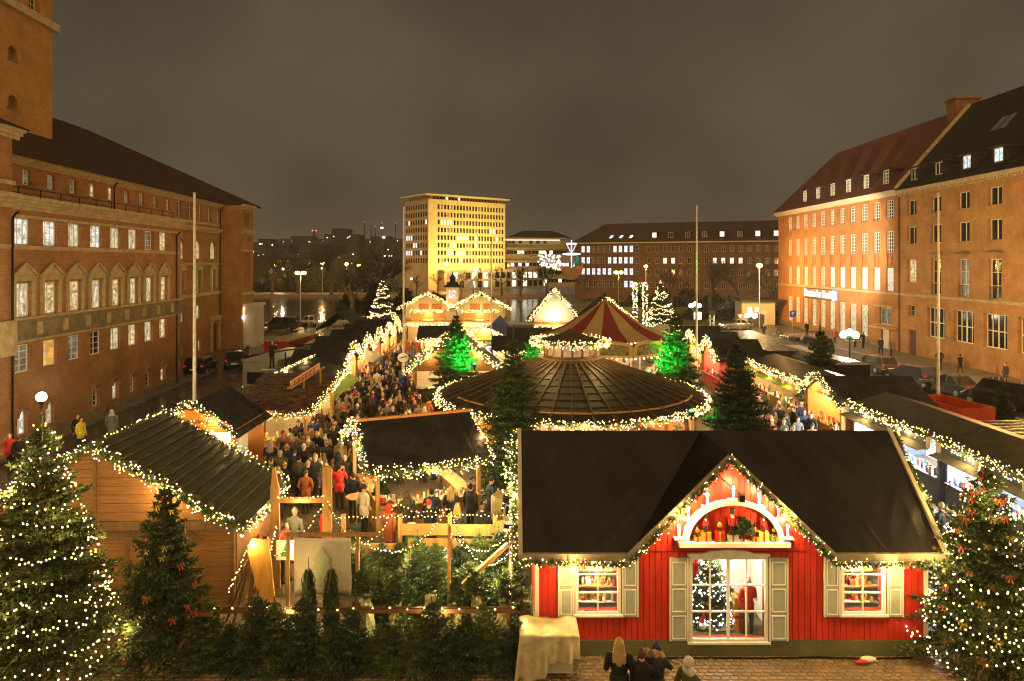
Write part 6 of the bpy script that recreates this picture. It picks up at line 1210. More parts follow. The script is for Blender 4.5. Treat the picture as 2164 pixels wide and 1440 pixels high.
# ------------------------------------------------------------------ right-hand row of stalls
def rstall(label, y0, y1, fasc, aw, inner, power, lcol, glow, gl_lab, seed, x=16.9, eave=2.55):
    w = y1-y0; loc = (x, (y0+y1)/2, 0); t, T = hut(label, loc, RAD(-90), w, 3.6, eave, 3.05, 'x', wall=fasc, roof=felt_green, over=.25, power=power, inner=inner, lcol=lcol, glow=glow)
    b = MB(); b.box(-w/2,w/2,-.30,-.22,eave-.42,eave+.02); b.build('fascia_board', fasc, t)
    if aw: b = MB(); b.slab((-w/2+.1,-.78,eave-.50),(w/2-.1,-.78,eave-.50),(w/2-.1,-.31,eave-.38),(-w/2+.1,-.31,eave-.38),.02); b.build('awning', aw, t)
    for x_ in (-w*.3, 0, w*.3): point(t, (x_,.05,eave-.5), power*1.1, lcol, .12)  # extra point lights without fixtures, added to brighten the stall front
    for i in range(int(w//2.2)+1):
        u = -w/2+.1+i*(w-.2)/(int(w//2.2)); b = MB(); b.box(u-.09,u+.09,-.42,-.302,eave-.5,eave+.05); b.build('bracket', cream_t, t)
    garland(gl_lab, [T((w/2,-.4,eave+.12)),T((w/6,-.42,eave+.02)),T((-w/6,-.42,eave+.02)),T((-w/2,-.4,eave+.12))], r=.17, bden=30, lden=100, br=.034, glow=16); goods('bright wares in the ' + label.split(' on the')[0], T, -w/2+.3, w/2-.3, -.12, .45, 1.0, int(14*w), seed, .32)
    for z in (1.5, 2.0):
        b = MB(); b.box(-w/2+.2,w/2-.2,3.1,3.5,z-.03,z); b.build('shelf', inner, t); goods('wares on the %s back shelf of the %s' % ('lower' if z < 1.8 else 'upper', label.split(' on the')[0]), T, -w/2+.3, w/2-.3, 3.12, 3.42, z, int(9*w), seed+int(z*10), .3)
    return t, T
rstall('blue-fronted stall with white light nearest the lit tree on the right lane', 19.6, 26.6, blue_wall, grey_aw, inner_white, 520, (.92,.95,1), stall_white, 'thick light garland along the nearest blue stall, right lane', 60)
rstall('second blue-fronted stall with white light on the right lane', 27.0, 33.8, blue_wall, grey_aw, inner_white, 520, (.92,.95,1), stall_white, 'thick light garland along the second blue stall, right lane', 61)
rstall('stall with green awning under the big dark fir on the right lane', 39.4, 48.4, wood_new, green_aw, inner_wall, 140, (1,.80,.5), stall_glow, 'thick light garland along the green-awning stall, right lane', 62)
GH, TG = hut('brown gabled hut with dark roof between the stalls on the right lane', (16.7,36.6,0), RAD(-90), 4.0, 4.4, 2.45, 3.45, 'y', wall=wood_orange, roof=felt, over=.3, power=140)
garland('thick light garland over the brown gabled hut, right lane', [TG((2.4,-.4,2.25)),TG((0,-.42,3.6)),TG((-2.4,-.4,2.25))], r=.18, bden=34, lden=110); goods('gingerbread and jars in the brown gabled hut', TG, -1.7, 1.7, -.1, .4, 1.0, 40, 66, .35)
for k, (x,y) in enumerate(((15.2,52.0),(15.4,57.5),(15.6,63.0))):
    t, T = hut('small gabled stall beyond the green awning on the right lane, %s' % ('nearest','middle','farthest')[k], (x,y,0), RAD(-90), 4.2, 3.2, 2.5, 3.7, 'y', wall=(red_wall,wood_new,wood_orange)[k], roof=felt, over=.3, power=130)
    garland('light garland over the %s small gabled stall, right lane' % ('nearest','middle','farthest')[k], [T((2.5,-.4,2.3)),T((0,-.42,3.8)),T((-2.5,-.4,2.3))], r=.17, bden=26, lden=60, br=.045, leaf=.14, lw=.03); goods('wares in the %s small gabled stall, right lane' % ('nearest','middle','farthest')[k], T, -1.8, 1.8, -.1, .4, 1.0, 30, 70+k, .4)
t, T = hut('orange-lit stall at the right picture edge beside the lit tree', (16.6,16.4,0), RAD(-90), 4.6, 3.4, 2.5, 3.4, 'x', wall=wood_orange, roof=felt_green, over=.3, power=120, awning=M('yellow_awning', (0.5,0.33,0.03), .6)); garland('light garland along the stall at the right picture edge', [T((2.4,-.4,2.5)),T((0,-.4,2.42)),T((-2.4,-.4,2.5))], r=.17, bden=30, lden=100)
for k, (x0,x1,y0,y1,z,lab) in enumerate(((19.2,23.0,51,66,2.8,'flat black roof of a store cabin behind the right stalls'),)):
    t = thing('store_cabin', lab, 'cabin', ((x0+x1)/2,(y0+y1)/2,0)); w, d = (x1-x0)/2, (y1-y0)/2; b = MB(); b.box(-w,w,-d,d,0,z); b.build('wall', wood_dark, t); b = MB(); b.box(-w-.2,w+.2,-d-.2,d+.2,z,z+.15); b.build('roof', felt, t)
t = thing('container', 'orange-red open skip container behind the right stalls', 'container', (22.9,35.6,0), RAD(-82)); om = M('skip_orange', (0.50,0.07,0.015), .5, vary=.2, scale=2); b = MB()
for (p,q) in (((-1.7,-.9),(1.7,-.9)),((1.7,-.9),(1.7,.9)),((1.7,.9),(-1.7,.9)),((-1.7,.9),(-1.7,-.9))): b.slab((p[0],p[1],0.2),(q[0],q[1],.2),(q[0]*1.03,q[1]*1.06,2.3),(p[0]*1.03,p[1]*1.06,2.3),.06)
b.build('body', om, t); b = MB(); b.box(-1.6,1.6,-.8,.8,.2,1.8); b.build('load', M('skip_load', (0.10,0.045,0.03), .9, vary=.4, bump=.6), t)
t = thing('steel_pallet_stack', 'low stack of galvanised steel grids behind the blue stalls', 'steel grids', (23.6,29.6,0), RAD(-86))
for i in range(12): b = MB(); b.bar((-3.2+.55*i,-1.5,1.9),(-3.2+.55*i,1.5,1.9),.10,.06); b.build('bar', steel, t)
b = MB(); b.box(-3.4,3.4,-1.6,-1.5,0,1.95); b.box(-3.4,3.4,1.5,1.6,0,1.95); b.build('side_frame', M('grid_frame', (0.12,0.12,0.09), .6), t); b = MB(); b.box(-3.3,3.3,-1.5,1.5,.3,1.6); b.build('load', M('dark_load', (0.03,0.035,0.02), .9), t)
t = thing('box_truck', 'silver trailer with rounded shiny roof parked behind the green awning stall', 'trailer', (22.2,49.5,0), RAD(-88)); b = MB(); prof = [(-1.25,.6),(1.25,.6),(1.25,2.5),(1.05,2.85),(.6,3.0),(-.6,3.0),(-1.05,2.85),(-1.25,2.5)]; k = len(prof); b.add([(-4.6,y,z) for y,z in prof]+[(4.6,y,z) for y,z in prof], [tuple(range(k)), tuple(reversed(range(k,2*k)))]+[((i+1)%k,i,k+i,k+(i+1)%k) for i in range(k)]); b.build('body', M('silver_panels', (0.45,0.44,0.40), .25, .6, vary=.1), t); b = MB(); b.box(4.61,4.66,-1.2,1.2,.6,2.8); b.build('end_door', black_iron, t)
for x in (-2.6,-1.7,2.6):
    for s in (-1,1): put('wheel', wheel_me, t, (x,s*1.05,.32))

# ------------------------------------------------------------------ huts in the middle and the lit chalets at the back
CH1, TC1 = hut('wide gabled hut outlined with lights behind the green-lit fir', (-3.9,46.4,0), RAD(2), 6.4, 5.0, 2.15, 4.6, 'y', wall=wood_hut, roof=felt, over=.2, power=140)
for sx in (-1,1):
    garland('light garland down the %s front gable edge of the wide hut behind the fir' % ('right' if sx > 0 else 'left'), [TC1((0,-.3,4.7)),TC1((sx*3.4,-.3,2.05))], r=.17, bden=24, lden=50, br=.045, leaf=.14, lw=.03); garland('light garland down the %s rear gable edge of the wide hut behind the fir' % ('right' if sx > 0 else 'left'), [TC1((0,5.3,4.75)),TC1((sx*3.4,5.3,2.1))], r=.15, bden=18, lden=40, br=.045, leaf=.14, lw=.03)
LH, TLH = hut('small hut with arched light frame and lit name board beyond the wide hut', (-2.6,62.0,0), 0, 3.2, 3.0, 2.5, 3.6, 'y', wall=wood_new, roof=wood_dark, over=.3, power=130); b = MB(); b.box(-1.5,1.5,-.45,-.36,2.0,2.55); nb = b.build('name_board', M('name_board_olive', (0.12,0.10,0.03), .6), LH); put('lettering', text_mesh('\u2022 Loga \u00b7 H\u00fcts \u2022', .36, E('name_letters', (1,.8,.45), 1.2), .01), nb, (0,-.465,2.28), rot=(RAD(90),0,0)); b = MB(); b.box(-1.4,1.4,-.2,-.1,1.45,1.9); b.build('neon_panel', E('purple_neon', (.28,.03,1.0), 2.2, .7, 2.5), LH)
garland('arched light garland over the name board hut', [TLH((1.75*math.cos(math.pi*i/12),-.45,2.55+.85*math.sin(math.pi*i/12))) for i in range(13)], r=.15, bden=26, lden=40, br=.05, leaf=.14, lw=.03); garland('light garland over the roof edge of the name board hut', [TLH((-2.0,-.4,2.4)),TLH((0,-.4,3.75)),TLH((2.0,-.4,2.4))], r=.13, bden=22, lden=40, br=.05, leaf=.14, lw=.03)
t = thing('pop_up_tent', 'small dark blue peaked tent behind the name board hut', 'tent', (-1.2,67.5,0)); b = MB(); A = (0,0,4.35)
for (p,q) in (((-1.7,-1.7),(1.7,-1.7)),((1.7,-1.7),(1.7,1.7)),((1.7,1.7),(-1.7,1.7)),((-1.7,1.7),(-1.7,-1.7))): b.tri_slab((p[0],p[1],2.6),(q[0],q[1],2.6),A,.02)
b.build('canopy', M('tent_blue', (0.05,0.06,0.16), .6), t); b = MB()
for (x,y) in ((-1.6,-1.6),(1.6,-1.6),(-1.6,1.6),(1.6,1.6)): b.bar((x,y,0),(x,y,2.65),.06)
b.build('poles', steel, t)
for k, (px,Y,w,lab) in enumerate(((925,64,3.4,'dark-roofed stall below the left chalet gable'),(1120,62,3.6,'dark-roofed stall between the chalets'),(1085,55,3.0,'dark-roofed stall left of the carousel'))):
    t, T = hut(lab, ((px-1082)/1443*Y,Y,0), 0, w, 3.2, 2.5, 3.5, 'x', wall=wood_new, roof=felt, over=.3, power=130); garland('light garland along the eave of the '+lab, [T((-w/2-.3,-.4,2.3)),T((w/2+.3,-.4,2.3))], r=.15, bden=26, lden=40, br=.048, leaf=.14, lw=.03); goods('wares in the '+lab, T, -w/2+.2, w/2-.2, -.1, .4, 1.0, 26, 90+k, .35)
chal_w = M('chalet_render', (0.72,0.58,0.38), .7, vary=.1); chal_b = M('chalet_balcony', (0.55,0.34,0.08), .6, vary=.15, scale=4, stretch=(5,1,.5))
def chalet(label, loc, w, eave, ridge, gl, wallm, d=4.5, balcony=True, floor=3.6, lit=24):
    t = thing('chalet', label, 'chalet', loc); h = w/2; k = (ridge-eave)/h; ov = .7; e = eave-ov*k
    for s in (-1,1):
        b = MB(); a = ((-h-ov,d+.3,e),(-h-ov,-1.0,e),(0,-1.0,ridge),(0,d+.3,ridge)) if s < 0 else ((h+ov,-1.0,e),(h+ov,d+.3,e),(0,d+.3,ridge),(0,-1.0,ridge)); b.slab(*a,.12); b.build('roof_slope', slate, t)
    b = MB(); b.prism([(-h,floor),(h,floor),(h,eave),(0,ridge-.12),(-h,eave)], 0, .15); b.build('gable_wall', wallm, t)
    b = MB(); b.box(-h,h,.15,d,floor-.2,eave); b.build('upper_floor', wallm, t); b = MB(); b.box(-h-.2,h+.2,-.9,d,floor-.35,floor-.202); b.build('floor_beam', wood_orange, t)
    b = MB(); b.box(-h,h,2.0,d,0,floor-.36); b.build('ground_floor', inner_wall, t)
    for x in (-h+.1,h-.1): b = MB(); b.bar((x,-.6,0),(x,-.6,floor-.35),.16); b.build('post', wood_new, t)
    b = MB(); b.box(-h+.2,h-.2,-.7,-.1,.95,1.02); b.box(-h+.2,h-.2,-.66,-.6,0,.95); b.build('counter', red_wall, t)
    if balcony:
        bw2 = h*.72; nb_ = 14; bm = MB(); bm.box(0,2*bw2/nb_-.02,-.95,-.9,floor-.12,floor+.72); bme = bm.mesh('balcony_board', chal_b)
        for i in range(nb_): put('balcony_board', bme, t, (-bw2+2*bw2/nb_*i,0,0))
        b = MB(); b.bar((-bw2,-.93,floor+.76),(bw2,-.93,floor+.76),.1); b.build('balcony_rail', wood_orange, t); garland('light garland along the balcony rail of the '+gl, [Wp(loc,0,(-bw2,-1.0,floor+.8)),Wp(loc,0,(bw2,-1.0,floor+.8))], r=.12, bden=22, lden=30, br=.055, leaf=.14, lw=.03, glow=14)
        for x in (-h*.42,h*.12):
            b = MB(); b.box(x,x+.75,-.04,-.003,floor+.5,floor+1.55); b.build('window', wood_orange, t)
            b = MB(); b.box(x+.78,x+1.05,-.06,-.003,floor+.5,floor+1.55); b.build('window_shutter', wood_orange, t)
        b = MB(); b.cyl((-.5,-.7,floor-.1),(.5,-.7,floor-.1),.05,n=6); b.build('lamp_tube', stall_glow, t); point(t, (0,-1.5,floor+.3), lit, (1,.66,.28), .3); point(t, (0,-.55,floor+.25), lit, (1,.7,.32), .15)
    else: point(t, (0,-1.3,floor+.4), lit*2.2, (1,.85,.6), .3); b = MB(); b.cyl((-.5,-.5,floor+.1),(.5,-.5,floor+.1),.06,n=6); b.build('lamp_tube', stall_glow, t)
    point(t, (-h*.4,.4,floor-.8), 160, (1,.62,.28), .2); point(t, (h*.4,.4,floor-.8), 160, (1,.62,.28), .2)
    for s in (-1,1): garland('light garland down the %s roof edge of the %s' % ('right' if s > 0 else 'left', gl), [Wp(loc,0,(0,-1.08,ridge+.05)),Wp(loc,0,(s*(h+ov),-1.08,e+.05))], r=.15, bden=26, lden=30, br=.055, leaf=.15, lw=.03, glow=16)
    garland('light garland along the market front of the '+gl, [Wp(loc,0,(-h,-.95,floor-.55)),Wp(loc,0,(0,-.95,floor-.7)),Wp(loc,0,(h,-.95,floor-.55))], r=.14, bden=24, lden=30, br=.055, leaf=.14, lw=.03)
    goods('gifts and toys on the counter of the '+gl, lambda p: Wp(loc,0,p), -h+.3, h-.3, -.65, -.15, 1.02, 40, len(gl), .5, .16); return t
chalet('left chalet of the pair with balcony, white gable and clock turret beside it', (-8.9,73,0), 5.0, 4.95, 6.25, 'left twin chalet', chal_w); chalet('right chalet of the pair with balcony and white gable', (-3.4,73,0), 5.2, 4.95, 6.25, 'right twin chalet', chal_w)
CT = thing('clock_turret', 'small turret with lit square clock face between the twin chalets', 'turret', (-6.35,72.6,0)); b = MB(); b.box(-.65,.65,-.1,1.2,0,6.9); b.build('shaft', chal_w, CT); b = MB(); b.box(-.36,.36,-.14,-.104,5.7,6.6); b.build('clock_face', lit_white, CT); b = MB(); b.box(-.85,.85,-.3,1.4,6.9,7.1); b.lathe([(.8,7.1),(.55,7.3),(.32,7.5),(.28,7.8),(.38,7.86),(.08,8.3),(.02,8.6)],12,c=(0,.5,0)); b.build('cap', slate, CT)
chalet('bright white chalet with steep gable left of the carousel', (4.35,70.5,0), 4.1, 4.3, 6.75, 'white steep chalet', M('bright_chalet', (0.8,0.74,0.6), .7), balcony=False, lit=80); chalet('wooden chalet with striped gable behind the carousel peak', (9.6,69.5,0), 4.6, 4.0, 5.95, 'striped chalet', M('striped_boards', (0.55,0.33,0.09), .6, vary=.4, scale=3, stretch=(6,1,.1)), balcony=False, lit=45)
AR = thing('light_arch', 'tall upright frame wrapped in fairy lights left of the lit fir', 'light frame', (14.15,75.5,0)); b = MB()
for x in (-.55,.55): b.bar((x,0,0),(x,0,7.1),.3)
b.bar((-.7,0,7.1),(.7,0,7.1),.3); b.build('frame', garland_green, AR); rg = random.Random(6); bulbs_part([(s*.55+rg.uniform(-.27,.27),rg.uniform(-.27,.27),rg.uniform(2.2,7.2)) for s in (-1,1) for _ in range(170)]+[(rg.uniform(-.7,.7),rg.uniform(-.2,.2),7.1+rg.uniform(-.2,.2)) for _ in range(40)], .055, AR, bulb_far)
t = thing('dome_tent', 'pale grey dome tent below the lit fir on the right', 'tent', (15.0,66,0)); b = MB(); b.sph((0,0,1.4),(2.6,2.4,2.2),18,10); b.build('canopy', M('dome_canvas', (0.42,0.37,0.28), .7), t); garland('light garland across the pale dome tent', [(15.6,63.5,3.4),(16.6,63.4,2.9),(17.3,63.6,1.9)], r=.25, bden=40, lden=40, br=.055, leaf=.14, lw=.03)
# flying boat-sleigh on a cable
FS = thing('flying_sleigh', 'boat-shaped sleigh hanging from a cable with figure, mast and lit reindeer team', 'sleigh', (5.75,66,8.6)); hull = MB(); n = 14
for i in range(n):
    t0, t1 = math.pi*(.5+i/n*.62)-.15*math.pi, math.pi*(.5+(i+1)/n*.62)-.15*math.pi
prof = [(-.95,.75),(-1.0,.2),(-.8,-.35),(-.35,-.75),(.15,-.8),(.65,-.5),(.95,.0),(1.05,.55),(1.1,.95)]
for (p,q) in zip(prof, prof[1:]): hull.slab((p[0],-.5,p[1]),(p[0],.5,p[1]),(q[0],.5,q[1]),(q[0],-.5,q[1]),.05)
hull.prism([(x,min(z,.45)) for x,z in prof], -.5, -.44); hull.prism([(x,min(z,.45)) for x,z in prof], .44, .5); hull.build('hull', M('sleigh_wood', (0.22,0.12,0.055), .5), FS)
b = MB(); b.box(.45,1.08,-.52,-.505,.30,.62); b.build('red_white_band', M('sleigh_red', (0.6,0.1,0.06), .5), FS); wl_ = E('sleigh_white_light', (.95,.95,1), 1.3); b = MB(); b.bar((.0,0,-.2),(.0,0,3.1),.10); b.build('mast', wl_, FS); b = MB(); b.sph((0,0,1.75),(.95,.3,.13),12,6); b.bar((-.5,0,2.75),(.5,0,2.75),.18); b.bar((-.45,0,2.7),(-.1,0,2.0),.07); b.bar((.45,0,2.7),(.1,0,2.0),.07); b.build('crow_nest', wl_, FS)
b = MB(); b.sph((.55,0,.85),(.28,.24,.42),10,8); b.sph((.55,0,1.35),(.17,.16,.2),10,8); b.cyl((.45,-.1,1.0),(.1,-.2,.75),.09,.07,6); b.build('figure', M('teal_coat', (0.03,0.30,0.30), .6), FS); fp = M('reindeer_lit', (0.5,0.45,0.4), .6)
for k, (x,z) in enumerate(((-1.35,.75),(-2.05,.95),(-2.75,1.1))):
    d = MB(); d.sph((x,0,z),(.34,.14,.17),10,6); d.cyl((x-.25,0,z+.08),(x-.42,0,z+.42),.10,.07,6); d.sph((x-.5,0,z+.45),(.16,.07,.08),8,5)
    for (lx,ly) in ((-.22,.08),(-.18,-.08),(.22,.08),(.26,-.08)): d.cyl((x+lx,ly,z-.08),(x+lx-.08,ly,z-.35),.04,.03,5); d.cyl((x+lx-.08,ly,z-.35),(x+lx+.06,ly,z-.62),.03,.02,5)
    for s in (-1,1): d.tube([(x-.42,s*.05,z+.5),(x-.36,s*.18,z+.75),(x-.48,s*.2,z+.92)],.022,5)
    rd = d.build('reindeer', fp, FS); rg = random.Random(k); bulbs_part([(x+rg.uniform(-.5,.35),rg.uniform(-.2,.2),z+rg.uniform(-.5,.9)) for _ in range(34)], .05, rd, E('cool_bulbs', (.9,.95,1), 9.0))
garland('string of white lights linking the flying sleigh to its reindeer', sag((5.05,66,8.8),(3.4,66,9.9),.35), br=.05, bden=9, green=False, mat=E('cool_bulbs', (.9,.95,1), 9.0))
for k, (a,c,lab) in enumerate((((2.6,66,10.2),(-2.0,66,11.4),'thin dark cable running left from the reindeer team'),((6.85,66,9.4),(13.6,75.2,7.1),'thin dark cable running right from the flying sleigh'))): b = MB(); b.tube([Vector(p)-Vector(a) for p in sag(a,c,.25)],.022,4); tag(b.build('cable', black_iron, loc=a), lab, 'cable')
t = mast_lamp((-2.0,66,0), 11.6, 'slim dark pole that holds the sleigh cable left of the white chalet', 0, 0); t['category'] = 'pole'
# ------------------------------------------------------------------ big firs
def pot(tree_label, loc, r, h, col=(0.42,0.33,0.17)):
    t = thing('planter', 'round sacking-wrapped planter under the ' + tree_label, 'planter', loc); b = MB(); b.lathe([(r*.86,0),(r,h*.35),(r*1.02,h*.8),(r*.93,h),(r*.8,h),(r*.8,h*.85),(0,h*.85)],22); b.build('sack', M('sacking', col, .9, vary=.2, scale=5, bump=.4, bscale=14), t, True)
def tree_glow(t, H, R, p=75):
    for i in range(9): f = .08+.1*i; a = i*2.4; r = R*(1-f)**.82*1.12+.12; point(t, (r*math.cos(a), r*math.sin(a), H*f+.2), p, (1,.62,.2), .1)
rgn = np.random.default_rng(12); rg = random.Random(12)
f1 = fir_meshes(11, 5.7, 1.75, 25, 62, .12, .019, z0=.35)
T1 = place_fir(f1, 'tall fir wound with strings of fairy lights at the left picture edge', (-10.75,15.6,.45), cat='christmas tree'); bulbs_part(tree_string(5.7,1.75,.25,24,.145,rg,.1,.95), .022, T1); tree_glow(T1, 5.7, 1.75)
pot('tall lit fir at the left', (-10.75,15.6,0), .72, .6)
f2 = fir_meshes(12, 4.3, 1.12, 19, 62, .12, .019, z0=.3, top=.16)
T2 = place_fir(f2, 'slim dark fir with red and gold bows in front of the left hut', (-8.2,16.1,.42), cat='christmas tree'); bows_on(T2, f2[2], 40, rgn, .6); pot('slim fir with bows', (-8.2,16.1,0), .5, .5)
f3 = fir_meshes(13, 4.5, 1.75, 21, 62, .12, .019, z0=.3)
T3 = place_fir(f3, 'fir with fairy lights and many red and gold bows at the right picture edge', (11.05,15.9,.45), cat='christmas tree'); bulbs_part(tree_string(4.5,1.75,.25,22,.15,rg,.1,.93), .022, T3); tree_glow(T3, 4.5, 1.75); bows_on(T3, f3[2], 95, rgn, .6); pot('lit fir with bows at the right', (11.05,15.9,0), .72, .6)
fA = fir_meshes(14, 7.0, 1.65, 26, 42, .15, .026, z0=.5); fB = fir_meshes(15, 6.4, 1.95, 22, 42, .16, .028, z0=.5, mat=needle2); fC = fir_meshes(16, 6.5, 1.9, 20, 34, .20, .036, z0=.5)
place_fir(fA, 'tall slender dark fir in front of the round pavilion', (.05,27.2,0)); place_fir(fB, 'broad dark fir beside the right lane behind the red house roof', (9.95,30.2,0))
t6 = place_fir(fC, 'green-lit fir left of the round pavilion', (-3.65,44.6,0)); t7 = place_fir(fC, 'green-lit fir right of the carousel', (10.35,43.2,0), 1.9, 1.04); t8 = place_fir(fC, 'small green-lit fir behind the pavilion lantern', (1.35,46.5,0), .8, .76)
greens = E('green_lamp_glow', (.02,1,.12), 20.0)
def green_spot(loc, target, power, label):
    t = thing('green_spotlight', label, 'spotlight', loc); b = MB(); b.cyl((0,0,0),(0,0,.2),.05,n=8); b.box(-.12,.12,-.1,.1,.2,.38); b.build('housing', black_iron, t); b = MB(); b.sph((0,0,.42),.07,8,6); b.build('lens', greens, t)
    l = bpy.data.lights.new('lamp_light', 'SPOT'); l.energy = power; l.color = (.01,1,.09); l.spot_size = RAD(58); l.spot_blend = .6; l.shadow_soft_size = .1; o = bpy.data.objects.new('lamp_light', l); COL.objects.link(o); o.parent = t; o.location = (0,0,.6); o.rotation_euler = (Vector(target)-Vector(loc)-Vector((0,0,.6))).to_track_quat('-Z','Y').to_euler()
green_spot((-2.3,41.9,2.9), (-3.4,44.6,3.6), 9000, 'green spotlight below the left green-lit fir'); green_spot((8.2,40.9,2.6), (10.0,43.2,3.8), 9000, 'green spotlight below the right green-lit fir'); green_spot((2.2,43.6,2.7), (1.5,46.4,2.9), 5000, 'green spotlight below the small green-lit fir'); green_spot((8.0,30.4,2.5), (9.6,31.2,2.6), 1300, 'green spotlight on the pavilion edge beside the broad fir'); green_spot((-.3,28.9,1.9), (.1,27.3,4.2), 260, 'faint green spotlight behind the slender dark fir')
fD = fir_meshes(17, 7.4, 2.0, 15, 16, .3, .06, z0=1.0)
for (x,y,lab) in ((-16.1,85,'fir covered with fairy lights left of the twin chalets'),(17.0,78,'fir covered with fairy lights right of the striped chalet')):
    t = place_fir(fD, lab, (x,y,.2), cat='christmas tree'); bulbs_part(tree_string(7.4,2.0,1.0,17,.20,rg,.14,1.05), .05, t, bulb_far)
fE = fir_meshes(18, 5.0, 1.5, 14, 20, .26, .05, z0=.5)
for k, (x,y,s,lab) in enumerate(((20.6,45.5,1.05,'dark fir between the green awning stall and the silver trailer'),(25.0,41.0,.5,'small young fir behind the orange skip'),(26.2,36.5,.62,'young fir left of the parked van'),(27.0,33.0,.6,'young fir behind the steel grids, left one'),(28.2,31.0,.66,'young fir behind the steel grids, middle one'),(29.3,28.6,.6,'young fir behind the steel grids, right one'))): place_fir(fE, lab, (x,y,0), k*1.3, s)

# ------------------------------------------------------------------ fir sale yard
needle3 = M('bright_fir_needles', (0.055,0.095,0.025), .6, vary=.45, scale=2.2, col2=(0.12,0.18,0.045))
SF = [fir_meshes(30+k, 2.0, .74+.06*k, 12, 60, .095, .015, z0=.12, top=.17, mat=(needle3,needle2)[k % 2], side=8) for k in range(4)]
rows = [('in the front row of the sale yard', [(-7.2+.56*i+rg.uniform(-.12,.12), 15.95+rg.uniform(-.15,.15), rg.uniform(.55,.95), rg.uniform(-.12,.20)) for i in range(14)]),
        ('behind the front rail of the sale yard', [(-3.4+.62*i+rg.uniform(-.12,.12), 17.6+rg.uniform(-.2,.2), rg.uniform(.62,.95), rg.uniform(-.08,.08)) for i in range(6)]),
        ('in the middle of the sale yard', [(-3.7+.85*i+rg.uniform(-.2,.2), 18.7+rg.uniform(-.35,.35), rg.uniform(.62,1.0), rg.uniform(-.1,.1)) for i in range(5)]),
        ('against the back fence of the sale yard', [(-4.6+.62*i+rg.uniform(-.15,.15), 20.0+rg.uniform(-.3,.3), rg.uniform(.65,.95), rg.uniform(-.05,.05)) for i in range(8)])]
nth = ['first','second','third','fourth','fifth','sixth','seventh','eighth','ninth','tenth','eleventh','twelfth','thirteenth','fourteenth']
for lab, L_ in rows:
    for k, (x,y,s,lean) in enumerate(L_): place_fir(SF[rg.randrange(4)], '%s cut fir from the left %s' % (nth[k], lab), (x,y,.02), 0, s*.98, 'cut firs for sale', cat='cut fir', name='cut_fir', rot=(lean, rg.uniform(-.08,.08), rg.uniform(0,6)))
netm = M('pale_netting', (0.52,0.50,0.30), .8, vary=.3, scale=14, bump=.6, bscale=30)
for k, (x,y,h) in enumerate(((-3.5,17.0,1.45),(-2.85,16.95,1.30),(-2.2,17.0,1.4),(-1.35,17.05,1.25),(-.75,17.1,1.4),(-.25,16.9,1.2))):
    t = thing('netted_fir', 'fir bundled in pale netting, %s from the left behind the front rail' % nth[k], 'cut fir', (x,y,0), k*1.1, 'netted firs'); b = MB(); b.lathe([(.05,0),(.14,.2),(.17,.5),(.15,h*.62),(.11,h*.78),(.13,h*.86),(.15,h*.95),(.07,h*.9)],14); b.v = [(x_*(1+.35*math.sin(7*z_+3*math.atan2(y_,x_)+k)), y_*(1+.35*math.cos(9*z_+2*math.atan2(y_,x_))), z_+.05*math.sin(4*math.atan2(y_,x_)+k)) for x_,y_,z_ in b.v]; t.rotation_euler = (rg.uniform(-.2,.2), rg.uniform(-.25,.25), k*1.1); b.build('netting', netm, t); tm_ = fir_meshes(60+k, .55, .14, 4, 50, .09, .015, z0=.05) if k == 0 else tm_; put('tip', tm_[1], t, (0,0,h-.08))
for k, x in enumerate((-4.98,-4.42)):
    t = thing('bundled_fir', 'dark fir tied tight with upswept branches, %s before the banner' % ('left one','right one')[k], 'cut fir', (x,16.7,0), 0, 'bundled firs'); V = []
    rr_ = np.random.default_rng(70+k); nn = 2600; z = rr_.random(nn)*1.9; r = .23*np.sin(np.clip(z/2.0,0,1)*math.pi)**.6*(1-.35*z/1.9); a = rr_.random(nn)*6.28; p = np.stack([r*np.cos(a)*rr_.random(nn)**.3, r*np.sin(a)*rr_.random(nn)**.3, z], 1); d = np.stack([np.cos(a)*.25, np.sin(a)*.25, np.ones(nn)], 1) + rr_.normal(size=(nn,3))*.2; d /= np.linalg.norm(d, axis=1, keepdims=True)
    put('crown', fast_mesh('crown', tri_tufts(p, d, np.full(nn,.14), np.full(nn,.014), rr_), 3, needle), t); b = MB(); b.cyl((0,0,0),(0,0,2.3),.03,.008,6)
    for q in range(4): aa_ = q*1.57; b.tube([(.12*math.cos(aa_),.12*math.sin(aa_),1.45),(.17*math.cos(aa_),.17*math.sin(aa_),1.75),(.05*math.cos(aa_),.05*math.sin(aa_),2.0)],.012,5)
    b.build('trunk', bark, t)
def plank(name, label, cat, a, c, w, h, m=None, up=(0,0,1), group=None):
    a = Vector(a); b = MB(); b.bar((0,0,0), Vector(c)-a, w, h, up=up); return tag(b.build(name, m or wood_new, loc=tuple(a)), label, cat, group)
GT = thing('timber_gate', 'tall rough timber gate frame with pointed left post at the fir yard entrance', 'gate', (-6.2,20,0)); b = MB(); b.hexa([(-.86,-.05,0),(-.58,-.05,0),(-.58,.05,0),(-.86,.05,0)],[(-.86,-.05,2.9),(-.62,-.05,2.9),(-.62,.05,2.9),(-.86,.05,2.9)]); b.hexa([(-.86,-.05,2.9),(-.62,-.05,2.9),(-.62,.05,2.9),(-.86,.05,2.9)],[(-.80,-.05,3.5),(-.74,-.05,3.5),(-.74,.05,3.5),(-.80,.05,3.5)]); b.build('post', wood_new, GT); b = MB(); b.box(.66,.92,-.06,.06,0,3.55); b.build('post', wood_new, GT); b = MB(); b.box(-.62,.66,-.04,.04,2.48,2.64); b.build('crossbar', wood_new, GT)
FB = thing('back_fence', 'rough board fence along the back of the fir sale yard', 'fence', (0,21,0))
